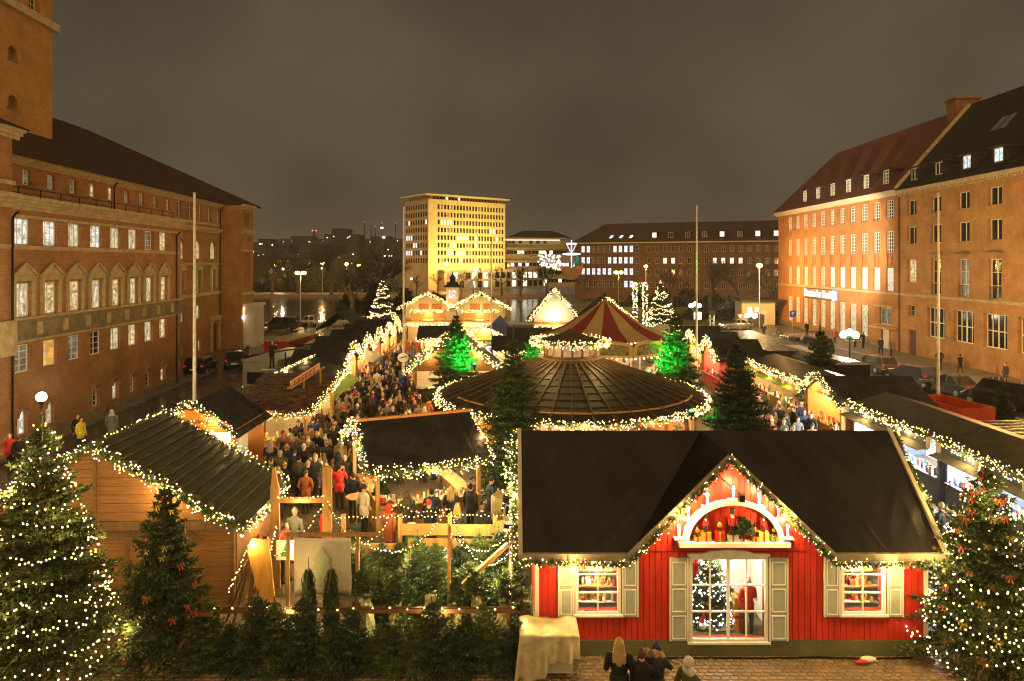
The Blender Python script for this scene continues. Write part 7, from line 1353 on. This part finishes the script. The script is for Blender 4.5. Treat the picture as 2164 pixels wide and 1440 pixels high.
for (x0,x1,z,h) in ((-3.4,-1.95,1.30,.34),(-1.9,-.55,1.28,.34),(-3.2,-1.9,.90,.26),(-.5,.1,1.40,.34),(-1.85,-.6,.88,.26),(-5.2,-3.5,.78,.16)): b = MB(); b.box(x0,x1,-.03,.03,z-h/2,z+h/2); b.build('board', wood_new, FB)
for x in (-3.45,-1.92,-.52,.05,-5.2): b = MB(); b.box(x-.06,x+.06,.032,.13,0,1.75); b.build('post', wood_new, FB)
FF = thing('front_rail', 'low timber rail along the front of the fir sale yard', 'fence', (0,16.62,0)); b = MB(); b.box(-7.3,.1,-.03,.03,.98,1.12); b.build('rail', wood_hut, FF)
for x in (-7.2,-5.7,-3.8,-1.6,.0): b = MB(); b.box(x-.05,x+.05,.032,.12,0,1.1); b.build('post', wood_hut, FF)
for k, (x,y,h,lab) in enumerate(((-5.72,17.4,2.55,'slim timber pole left of the white banner'),(-3.95,17.4,2.6,'slim timber pole right of the white banner'),(-1.62,17.5,2.75,'slim timber pole in the middle of the fir yard'),(-.05,17.6,2.7,'slim timber pole by the red house corner'))): plank('timber_pole', lab, 'pole', (x,y,0), (x+.02,y,h), .08, .08, up=(0,1,0))
plank('timber_beam', 'level timber beam over the white banner', 'beam', (-5.8,17.46,2.56), (-3.4,17.46,2.56), .06, .09); plank('timber_brace', 'slanting pale timber brace at the right of the fir yard', 'beam', (-1.5,17.0,1.25), (-.1,17.6,2.25), .09, .1)
plank('timber_stub', 'stout timber corner post at the left front of the fir yard', 'post', (-7.55,15.95,0), (-7.55,15.95,1.25), .16, .16, wood_hut, up=(0,1,0)); plank('timber_stub', 'short timber crosspiece on the left corner post', 'beam', (-7.8,15.95,1.3), (-7.0,15.95,1.3), .1, .09, wood_hut); plank('timber_stub', 'slanting strut against the left corner post', 'beam', (-8.0,15.6,.1), (-7.6,15.9,.8), .07, .07, wood_new)
BN = thing('banner', 'white cloth banner printed with a pale green fir in the sale yard', 'banner', (-4.82,17.38,1.05)); nu, nv = 14, 12; vs = [(-.73+1.46*i/nu+.01*math.sin(7*j/nv), -.02+.025*math.sin(6*i/nu*1.7)+.03*math.sin(4*j/nv), 1.46*j/nv+.03*math.sin(3.1*i/nu)*(1-j/nv)) for j in range(nv+1) for i in range(nu+1)]; b = MB(); b.add(vs, [(j*(nu+1)+i,j*(nu+1)+i+1,(j+1)*(nu+1)+i+1,(j+1)*(nu+1)+i) for j in range(nv) for i in range(nu)]); bo = b.build('cloth', M('banner_cloth', (0.60,0.56,0.44), .8, vary=.08, scale=4), BN, True); bo.modifiers.new('thickness', 'SOLIDIFY').thickness = .006
b = MB(); b.prism([(-.42,.25),(.42,.25),(.22,.6),(.32,.6),(.14,.9),(.22,.9),(0,1.25),(-.22,.9),(-.14,.9),(-.32,.6),(-.22,.6)], -.085, -.078); b.build('printed_fir', M('pale_green_print', (0.42,0.47,0.30), .85, vary=.1), BN)
LP = thing('slab_board', 'orange rough-edged timber slab leaning on props at the yard entrance', 'board', (-6.55,18.1,0)); b = MB(); pts_ = [(-.42,1.95),(-.30,2.25),(.10,2.2),(.22,1.7),(.28,1.2),(.36,.7),(.30,.35),(.05,.5),(-.1,.9)]; k = len(pts_); b.add([(x,-.35+.2*z*.5,z) for x,z in reversed(pts_)]+[(x,-.29+.2*z*.5,z) for x,z in reversed(pts_)], [tuple(reversed(range(k))), tuple(range(k,2*k))]+[(i,(i+1)%k,k+(i+1)%k,k+i) for i in range(k)]); b.build('slab', M('fresh_orange_slab', (0.58,0.30,0.06), .55, vary=.2, scale=3, stretch=(3,3,.6)), LP)
for (a,c) in (((-.75,-.3,0),(-.25,.0,2.2)),((-.35,-.35,0),(-.2,0,2.2)),((-.95,-.2,.1),(-.2,.05,2.25))): b = MB(); b.bar(a,c,.10,.05); b.build('prop', wood_dark, LP)
def lights(label, pts, **k): return garland(label, pts, green=False, **{**dict(bden=8.5, br=.022), **k})
lights('fairy lights along the crossbar of the timber gate', [(-6.85,19.9,2.68),(-6.2,19.9,2.62),(-5.5,19.9,2.68)], bden=14); lights('looped fairy lights right of the timber gate', sag((-5.4,19.9,2.55),(-3.55,20.6,2.15),1.15,14)); lights('looped fairy lights inside the timber gate', sag((-5.5,19.8,2.5),(-6.9,18.3,1.6),.5,12)); lights('level fairy lights above the back fence', [(-5.3,20.8,1.72),(-3.5,20.85,1.75),(-1.9,20.85,1.78),(.1,20.85,1.80)], bden=9)
lights('looped fairy lights over the middle of the fir yard', sag((-3.5,20.8,2.15),(-1.9,20.8,2.05),.2,8)+sag((-1.9,20.8,2.05),(-.05,17.7,2.0),.9,16)); lights('fairy lights sagging from the banner pole to the back fence', sag((-3.95,17.4,2.5),(-2.0,20.7,2.0),.75,14)); lights('fairy lights from the middle pole to the red house corner', sag((-1.62,17.5,2.65),(-.05,17.6,2.6),.55,12), bden=14); lights('sparse fairy lights along the front rail of the fir yard', [(-7.2,16.5,1.17),(-4.0,16.5,1.13),(.0,16.5,1.16)], bden=2.6, br=.03); lights('fairy lights up the slanting props at the yard entrance', [(-7.35,17.7,1.0),(-6.85,18.0,2.2),(-6.5,18.4,1.7),(-6.4,18.6,2.3)], bden=16)
lights('fairy lights around the corner pole beside the red house', [(-.05,17.55,.9),(-.02,17.5,1.8),(-.05,17.55,2.7)], bden=14); garland('bushy garland with red bows up the left corner of the red house', [(.0,18.8,2.2),(.02,18.9,3.3),(.0,18.7,4.6)], r=.22, bden=34, lden=90)
WLm = thing('work_lamp', 'bright work lamp on the corner pole lighting the fir yard', 'lamp', (-.12,17.75,2.6)); b = MB(); b.box(-.1,.1,-.06,.06,0,.12); b.build('housing', black_iron, WLm); b = MB(); b.sph((-.05,0,-.02),.05,8,6); b.build('bulb', stall_glow, WLm); point(WLm, (-.5,.45,.15), 1000, (.95,.95,.40), .06)
point(bpy.data.objects['timber_gate'], (.2,.6,2.2), 130, (1,.66,.25), .1)
t = thing('paper_sign', 'small white sign with a green fir on a stake at the yard gate', 'sign', (-6.35,19.2,1.15)); b = MB(); b.box(-.28,.28,-.015,.015,0,.55); b.build('board', white_paint, t); b = MB(); b.prism([(-.15,.1),(.15,.1),(0,.48)], -.022, -.016); b.build('printed_fir', GOODS[3], t); b = MB(); b.bar((0,.03,-1.15),(0,.03,.3),.05); b.build('stake', wood_new, t)
t = thing('litter_bin', 'green and white litter bin standing at the back fence', 'bin', (-3.15,21.35,0)); b = MB(); b.cyl((0,0,.6),(0,0,1.25),.17,.19,12); b.build('barrel', M('bin_green', (0.03,0.25,0.09), .5), t); b = MB(); b.cyl((0,0,1.25),(0,0,1.33),.2,.17,12); b.build('lid', white_paint, t); b = MB(); b.cyl((0,0,0),(0,0,.6),.05,n=8); b.build('stand', steel, t)
t = thing('concrete_ring', 'pale round concrete ring standing behind the red house corner', 'ballast', (-.2,24.2,0)); b = MB(); b.lathe([(.5,0),(.55,.1),(.55,1.2),(.5,1.3),(0,1.3)],18); b.build('ring', M('ring_ochre', (0.42,0.31,0.12), .8), t)

# ------------------------------------------------------------------ paving setts in front of the red house
FP = bpy.data.objects.new('front_paving', None); COL.objects.link(FP); structure(FP, 'wet stone setts in front of the red house'); FP.location = (0,0,0)
sm_ = [M('sett_%s' % n, c, .32, vary=.25, scale=7, bump=.4, bscale=18, spec=.6) for n, c in (('ochre',(0.24,0.16,0.08)),('brown',(0.17,0.12,0.07)),('grey',(0.20,0.16,0.11)))]
s_ = MB(); s_.hexa([(-.10,-.062,0),(.10,-.062,0),(.10,.062,0),(-.10,.062,0)],[(-.088,-.05,.022),(.088,-.05,.022),(.088,.05,.022),(-.088,.05,.022)]); sme = [s_.mesh('sett', m) for m in sm_]; cells = []
for j in range(10):
    for i in range(112): cells.append((abs(-11.9+.215*i+(.107 if j % 2 else 0)-5.5)+abs(15.32+.137*j-15.3)*4, -11.9+.215*i+(.107 if j % 2 else 0), 15.32+.137*j))
cells.sort(); rest = MB()
for k, (_, x, y) in enumerate(cells):
    if k < 300: put('sett', sme[rg.randrange(3)], FP, (x+rg.uniform(-.006,.006), y+rg.uniform(-.005,.005), .004), rot=(rg.uniform(-.02,.02), rg.uniform(-.02,.02), rg.uniform(-.03,.03)))
    else: rest.add([(x+a,y+c_,.004+z) for a,c_,z in ((-.10,-.062,0),(.10,-.062,0),(.10,.062,0),(-.10,.062,0),(-.088,-.05,.022),(.088,-.05,.022),(.088,.05,.022),(-.088,.05,.022))], [(4,5,6,7),(0,1,5,4),(1,2,6,5),(2,3,7,6),(3,0,4,7)], rg.randrange(3))
stuff(rest.build('setts', sm_, FP))
lf = MB()
for _ in range(420):
    x, y = rg.uniform(-.5,10.6), 16.42-abs(rg.gauss(0,.16)) if rg.random() < .75 else rg.uniform(15.3,16.3); a = rg.random()*6.28; s = rg.uniform(.025,.06); z = .03; lf.add([(x+s*math.cos(a),y+s*math.sin(a),z),(x-s*.6*math.sin(a),y+s*.6*math.cos(a),z+.02),(x-s*math.cos(a),y-s*math.sin(a),z+.005),(x+s*.6*math.sin(a),y-s*.6*math.cos(a),z+.012)], [(0,1,2,3)], rg.randrange(2))
tag(lf.build('fallen_leaves', [M('dead_leaf', (0.16,0.09,0.03), .8), M('pale_leaf', (0.30,0.22,0.10), .8)]), 'dead leaves strewn along the foot of the red house', 'leaves', kind='stuff')
b = MB(); b.tube([(9.6,16.34,.04),(8.4,16.30,.05),(7.3,16.36,.05),(6.2,16.33,.04),(3,16.36,.04)],.025,5); tag(b.build('power_cable', black_iron), 'black power cable lying along the foot of the red house', 'cable')
t = thing('knitted_toy', 'small red and white toy lying on the setts by the red house', 'toy', (8.3,16.2,.03)); b = MB(); b.sph((.15,0,.07),(.2,.07,.07),10,6); b.build('body', white_paint, t); b = MB(); b.sph((-.05,-.1,.06),(.17,.06,.05),10,6); b.build('hat', red_cloth, t)

# ------------------------------------------------------------------ lamps, poles, cars
globe_cluster((27.2,55,0), 3.7, 'five-globe street lamp in front of the parked cars, right street', 4200); globe_cluster((28.0,80,0), 3.3, 'five-globe street lamp near the far corner of the bank', 4500); globe_cluster((23.6,88,0), 4.0, 'five-globe street lamp behind the right flagpole', 2000)
mast_lamp((34.4,44.4,0), 9.0, 'unseen orange mast lamp added beyond the right picture edge to brighten the facade', 7000, 1); globe_single((-19.3,28,0), 4.0, 'single white globe lamp in front of the town hall at far left', 1100); globe_single((-30.2,76.2,0), 3.4, 'bright globe lamp at the pale porch of the town hall', 1800, col=(1,.95,.7))  # the orange mast lamp is unseen, added to brighten the near office range
flagpole((-15.35,33,0), 12.8, 'pale flagpole rising behind the burger hut'); flagpole((-8.1,51,0), 13.6, 'pale flagpole standing in the crowd on the left lane'); flagpole((13.8,51,0), 13.7, 'pale flagpole right of the carousel'); flagpole((29.1,46.6,0), 14.2, 'pale flagpole in front of the office range, far right')
t = thing('round_sign', 'white oval sign fixed to the flagpole in the crowd', 'sign', (-8.1,50.85,2.45)); b = MB(); b.sph((0,0,0),(.42,.04,.34),16,8); b.build('plate', white_paint, t); b = MB(); b.bar((-.3,-.05,-.06),(.28,-.05,.1),.07,.02,up=(0,1,0)); b.build('print', black_iron, t)
CL = [((30.6,76),-90,(.30,.24,.16),'wagon','beige estate car parked nearest the bank'),((31.3,70.6),-86,(.05,.05,.055),'van','dark minivan parked beside the beige estate'),((31.6,59.8),-80,(.06,.05,.04),'wagon','brown estate car parked behind the lamp with five globes'),((31.6,54.2),-78,(.02,.02,.022),'wagon','glossy black estate car parked on the right street'),((31.8,49.6),-78,(.05,.05,.055),'sedan','dark saloon parked behind the far right flagpole'),((32.0,44.6),-74,(.018,.018,.02),'van','black van with alloy wheels at the right picture edge'),((33.2,40.2),-76,(.03,.03,.035),'hatch','dark hatchback half hidden at the right picture edge'),
      ((-27.0,59.3),-82,(.012,.012,.014),'wagon','black estate car parked in the town hall recess, nearest'),((-25.4,62.6),-70,(.015,.015,.018),'sedan','black saloon parked in the town hall recess, middle'),((-25.2,66.6),-60,(.06,.06,.065),'wagon','dark grey estate parked in the town hall recess, farthest'),
      ((-26.4,103.0),0,(.55,.52,.44),'wagon','white estate car on the lake quay'),((-30.8,103.0),0,(.6,.58,.5),'mini','tiny white car on the lake quay'),((-23.2,102.6),0,(.5,.47,.4),'hatch','white hatchback on the lake quay beside the lit fir'),((-33.8,101.0),0,(.03,.03,.035),'wagon','dark estate car on the lake quay left of the mast lamp'),((-32.5,95.5),4,(.04,.04,.045),'van','dark van crossing the quay square'),((-38.2,99.5),0,(.25,.05,.04),'hatch','red hatchback beyond the town hall porch'),((-35.2,91.5),10,(.35,.35,.34),'sedan','silver saloon beyond the town hall porch'),
      ((32.0,97.5),3,(.35,.30,.22),'sedan','moving saloon with bright headlights on the far right road')]
for (p, a, c, k, lab) in CL: car((p[0],p[1],.004), RAD(a), c, k, lab, 'cars', lights='headlights' in lab)
def bicycle(loc, rz, label):
    t = thing('bicycle', label, 'bicycle', loc, rz, 'bicycles'); w = MB()
    for i in range(16): t0, t1 = 2*math.pi*i/16, 2*math.pi*(i+1)/16; w.bar((.33*math.cos(t0),0,.33*math.sin(t0)),(.33*math.cos(t1),0,.33*math.sin(t1)),.03)
    for i in range(8): t0 = 2*math.pi*i/8; w.bar((0,0,0),(.33*math.cos(t0),0,.33*math.sin(t0)),.006)
    wm = w.mesh('wheel', tyre_m); put('wheel', wm, t, (-.52,0,.34)); put('wheel', wm, t, (.52,0,.34)); b = MB(); b.tube([(-.52,0,.34),(-.18,0,.78),(.36,0,.82),(0,0,.34),(-.18,0,.78)],.02,5); b.tube([(0,0,.34),(-.52,0,.34)],.016,5); b.tube([(.52,0,.34),(.34,0,.95)],.02,5); b.build('frame', steel, t); b = MB(); b.bar((.34,-.26,1.0),(.34,.26,1.0),.03); b.build('handlebar', black_iron, t); b = MB(); b.sph((-.22,0,.9),(.13,.07,.04),8,5); b.build('saddle', black_iron, t)
for k, (x,y,a,lab) in enumerate(((31.5,83.5,.3,'bicycle leaning among others by the bank corner, nearest'),(32.4,84.6,.5,'bicycle by the bank corner, middle of the cluster'),(33.2,85.8,.2,'bicycle by the bank corner, farthest of the cluster'),(-29.4,74.0,1.2,'bicycle parked by the pale town hall porch'),(-28.2,75.0,1.0,'bicycle beside the globe lamp at the porch'))): bicycle((x,y,.01), a, lab)
for k, (x,y,lab) in enumerate(((29.6,88.5,'triangular give-way sign on the far right road'),(24.6,90.5,'square pale road sign beside the right flagpole'))):
    t = thing('road_sign', lab, 'road sign', (x,y,0)); b = MB(); b.cyl((0,0,0),(0,0,2.6),.04,n=6); b.build('post', steel, t); b = MB(); b.prism([(-.45,2.9),(0,2.15),(.45,2.9)] if k == 0 else [(-.5,2.0),(.5,2.0),(.5,3.0),(-.5,3.0)], -.06, -.042); b.build('plate', white_paint, t)
    if k == 0: b = MB(); [b.bar(p,q,.1,.02,up=(0,1,0)) for p,q in (((-.45,-.07,2.88),(.45,-.07,2.88)),((.45,-.07,2.88),(0,-.07,2.15)),((0,-.07,2.15),(-.45,-.07,2.88)))]; b.build('border', red_cloth, t)
t = thing('road_sign', 'blue parking sign on the corner of the bank', 'road sign', (37.2,90.5,.13)); b = MB(); b.cyl((0,0,0),(0,0,2.6),.04,n=6); b.build('post', steel, t); b = MB(); b.box(-.4,.4,-.07,-.045,2.2,3.0); b.build('plate', M('sign_blue', (0.02,0.05,0.3), .5), t); put('lettering', text_mesh('P', .7, white_paint), t, (0,-.085,2.6), rot=(RAD(90),0,0))
# floodlight on a tripod that washes the bank front white
FL = thing('floodlight', 'floodlight on a truss stand beside the silver trailer aimed at the bank', 'floodlight', (20.5,70.0,0)); b = MB()
for (x,y) in ((-.2,-.2),(.2,-.2),(.2,.2),(-.2,.2)): b.bar((x,y,0),(x,y,4.2),.05)
for i in range(9): b.bar((-.2,-.2,.45*i),(.2,-.2,.45*i+.45),.03); b.bar((.2,.2,.45*i),(-.2,.2,.45*i+.45),.03)
b.build('truss', steel, FL); b = MB(); b.box(-.3,.3,-.2,.2,4.2,4.6); b.build('housing', black_iron, FL); l = bpy.data.lights.new('lamp_light', 'SPOT'); l.energy = 60000; l.color = (1,.80,.55); l.spot_size = RAD(50); l.spot_blend = .7; l.shadow_soft_size = .15; o = bpy.data.objects.new('lamp_light', l); COL.objects.link(o); o.parent = FL; o.location = (.5,0,4.75); o.rotation_euler = (Vector((41.5,84.5,12.5))-Vector((21,70,4.7))).to_track_quat('-Z','Y').to_euler()

# ------------------------------------------------------------------ people one can tell apart
person('longhair', (2.20,14.0,0), RAD(170), 'black', 2, 'person with long blond hair in a black coat at the bottom edge', scale=1.02); person('hug', (2.62,13.75,0), RAD(150), 'black', 1, 'person in black hugging another at the bottom edge', scale=.98); person('hairhq', (2.95,13.95,0), RAD(-25), 'charcoal', 6, 'person in dark beanie facing the camera with arms raised at the bottom edge', scale=.96); person('hoodhq', (3.50,13.45,0), RAD(120), 'olive', 5, 'person in a pale hood bending forward at the bottom edge', scale=.98)
NP_ = [('phonehq',-6.63,26.2,180,'red',0,'person in a bright red jacket holding hands up left of the bar'),('standhq',-5.85,25.15,178,'black',0,'person in black jacket and grey trousers seen from behind left of the bar'),('pocket',-5.15,23.75,140,'cream',6,'person in a cream jacket and dark cap at the bar corner'),('hair',-6.75,27.6,10,'black',1,'person in black facing the camera behind the red jacket'),('mug',-6.2,27.9,-10,'charcoal',0,'person eating beside the bar post, facing the camera'),
       ('pocket',-7.95,26.6,170,'black',3,'person in black with light hat walking between hut and bar'),('hood',-3.55,23.1,200,'olive',1,'person in long olive coat at the bar front'),('hair',-2.75,23.35,190,'dark navy',0,'person in navy at the middle of the bar front'),('longhair',-2.1,23.6,170,'charcoal',2,'blond person in dark coat at the bar front'),('hair',-1.45,23.9,150,'black',0,'person in black at the right of the bar front'),('mug',-.75,24.6,120,'dark navy',6,'person in navy by the right standing table'),('hair',-.1,23.8,-140,'black',1,'person in black by the right standing table'),('pocket',.45,25.0,60,'dark brown',0,'person in brown coat right of the standing table'),
       ('santa',-2.7,22.2,200,'black',4,'person in red pointed hat photographing with a phone behind the back fence'),('hood',-3.95,22.0,150,'rust',4,'person in red knit cap behind the back fence'),('longhair',-1.75,22.0,170,'charcoal',2,'blond person with long hair near the back fence'),('hair',-.95,21.9,200,'black',1,'person in black coat bending near the back fence'),
       ('mug',-6.85,21.5,170,'grey',3,'person in grey fur-hooded coat inside the timber gate'),('hair',-5.95,21.6,120,'red',0,'person in red beside the right gate post'),('hood',-6.95,19.25,110,'black',0,'person in black coat at the side counter of the front left hut'),('pack',-6.75,20.3,80,'red',0,'person in red at the rear of the front left hut'),
       ('pack',-8.55,27.4,170,'olive',0,'person with backpack and olive coat right of the burger hut'),('hair',-21.6,34.2,80,'bright yellow',0,'person in a bright yellow jacket in front of the town hall'),('hair',-22.2,34.9,60,'black',0,'person in black behind the yellow jacket'),('hood',-21.1,36.0,200,'grey',5,'person in pale hood near the yellow jacket'),('walk',-22.8,31.0,0,'red',1,'person in red walking at the far left edge'),('walk',-22.1,30.6,180,'black',1,'person in black walking at the far left edge'),
       ('hair',-20.5,55.5,30,'black',0,'dark figure standing in the wet side street near the black cars'),('walk',-29.0,92,40,'charcoal',0,'dark figure on the quay square, left one'),('walk',-27.5,91,20,'black',0,'dark figure on the quay square, right one')]
for (k,x,y,a,c,h,lab) in NP_: person(k, (x,y,.0), RAD(a), c, h, lab)
st = [(38.0,88.0,'black','person beside the bicycles at the bank corner'),(39.0,86.5,'dark brown','person in brown at the bank corner'),(37.6,79.5,'rust','person in rust jacket below the bank windows'),(38.3,76.2,'black','first person taking pictures below the bank'),(38.6,75.0,'black','second person taking pictures below the bank'),(37.7,69.8,'charcoal','person right of the five-globe lamp on the footway'),(37.9,68.3,'grey','person in grey beyond the five-globe lamp'),(37.6,60.0,'black','dark person near the office door'),(37.4,57.0,'black','dark person by the office range wall'),(37.6,52.0,'charcoal','dark person near the right edge by the wall'),(31.8,86.2,'black','cyclist standing by the road near the bank')]
for k, (x,y,c,lab) in enumerate(st): person(('phone' if 'pictures' in lab else ('hair','pocket','walk')[k % 3]), (x,y,.13 if x > 36.4 else .0), RAD(70*k), c, k % 4, lab + ' on the right street')

# ------------------------------------------------------------------ the crowd
placed = [(x,y) for (_,x,y,*_r) in NP_]
kinds = ['hair','pocket','walk','longhair','hood','mug','pack','walkbeanie','hair','pocket','muglong','phone']; coats = ['black','dark navy','dark brown','olive','tan','grey','charcoal','black','dark navy','charcoal','dark brown','black','olive','dark brown','charcoal','black','tan','grey']; odd = ['rust','cream','blue','rust','tan','cream','purple']
head_word = {'hair':'hair','pocket':'hat','walk':'hair','longhair':'long hair','hood':'hood','mug':'hat','pack':'hair and backpack','walkbeanie':'hat','muglong':'long hair','phone':'hair, phone raised'}
def blocked(x, y):
    lx, ly = x+2.95, y-24.55; c, s = math.cos(RAD(24)), math.sin(RAD(24)); u, v = c*lx+s*ly, -s*lx+c*ly
    if -2.1 < u < 2.1 and -.2 < v < 4.4: return True
    if math.hypot(x-3.1, y-36.4) < 6.15: return True
    if math.hypot(x-7.2, y-51.5) < 5.9: return True
    for (fx,fy,r) in ((-3.65,44.6,1.0),(10.35,43.2,1.0),(1.35,46.5,.8),(.05,27.2,.9),(9.95,30.2,1.1),(-8.1,51,.3),(13.8,51,.3)):
        if math.hypot(x-fx, y-fy) < r: return True
    if -7.4 < x < -.4 and 46.1 < y < 51.7: return True
    return False
used = set()
def crowd(n, zone, where, dmin):
    made = 0; tries = 0
    while made < n and tries < n*60:
        tries += 1; x, y = zone(rg)
        if blocked(x, y) or any((x-a)**2+(y-c)**2 < dmin*dmin for a, c in placed[-400:]): continue
        for _t in range(40):
          k = rg.choice(kinds); c = rg.choice(coats if rg.random() > .13 else odd); h = rg.choice((0,1,2,3,3,5,5,6,6,4,7,1)) if k in ('pocket','mug','hood','walkbeanie') else rg.choice((0,0,1,1,2,3)); s = rg.uniform(.92,1.07) if rg.random() > .08 else .72
          w = head_word[k]; lab = '%s in %s coat, %s %s, %s' % ('child' if s < .8 else 'person', c, HAIRN[h], w, where)
          if lab not in used: break
        used.add(lab)
        person(k, (x,y,0), rg.choice((0, math.pi, rg.uniform(-3.1,3.1))) + rg.uniform(-.5,.5), c, h, lab, 'crowd, ' + where, s); placed.append((x,y)); made += 1
crowd(34, lambda r: (r.uniform(-10.2,-7.2), r.uniform(25.2,31.5)), 'between burger hut and bar', .50)
crowd(92, lambda r: (r.uniform(-10.6,-4.6), r.uniform(29,41)), 'near end of left lane', .50)
crowd(74, lambda r: (r.uniform(-10.9,-6.4), r.uniform(41,55)), 'middle of left lane', .50)
crowd(36, lambda r: (r.uniform(-11.2,-5.5), r.uniform(55,70)), 'far end of left lane', .52)
crowd(10, lambda r: (r.uniform(-4.5,3.2), r.uniform(53,68)), 'in front of the chalets', .55)
crowd(40, lambda r: (r.uniform(12.4,15.9), r.uniform(32.0,42.5)), 'right lane by gabled hut', .5)
crowd(16, lambda r: (r.uniform(11.0,15.5), r.uniform(17.8,30)), 'right lane by blue stalls', .6)
crowd(10, lambda r: (r.uniform(-4.2,-2.6), r.uniform(29.3,33.5)), 'left of round pavilion', .5)
# ------------------------------------------------------------------ misty night air
hz = bpy.data.materials.new('night_mist'); hz.use_nodes = True; hn = hz.node_tree.nodes; hn.clear(); ho = hn.new('ShaderNodeOutputMaterial'); pv = hn.new('ShaderNodeVolumePrincipled')
pv.inputs['Color'].default_value = (.95,.93,.88,1); pv.inputs['Density'].default_value = .00028; pv.inputs['Anisotropy'].default_value = .35; hz.node_tree.links.new(pv.outputs[0], ho.inputs['Volume'])
b = MB(); b.box(-760,760,-140,1540,-3,62); hzo = b.build('haze', hz); tag(hzo, 'thin misty night air over the square and lake', 'haze', kind='stuff')
SC.cycles.volume_bounces = 0
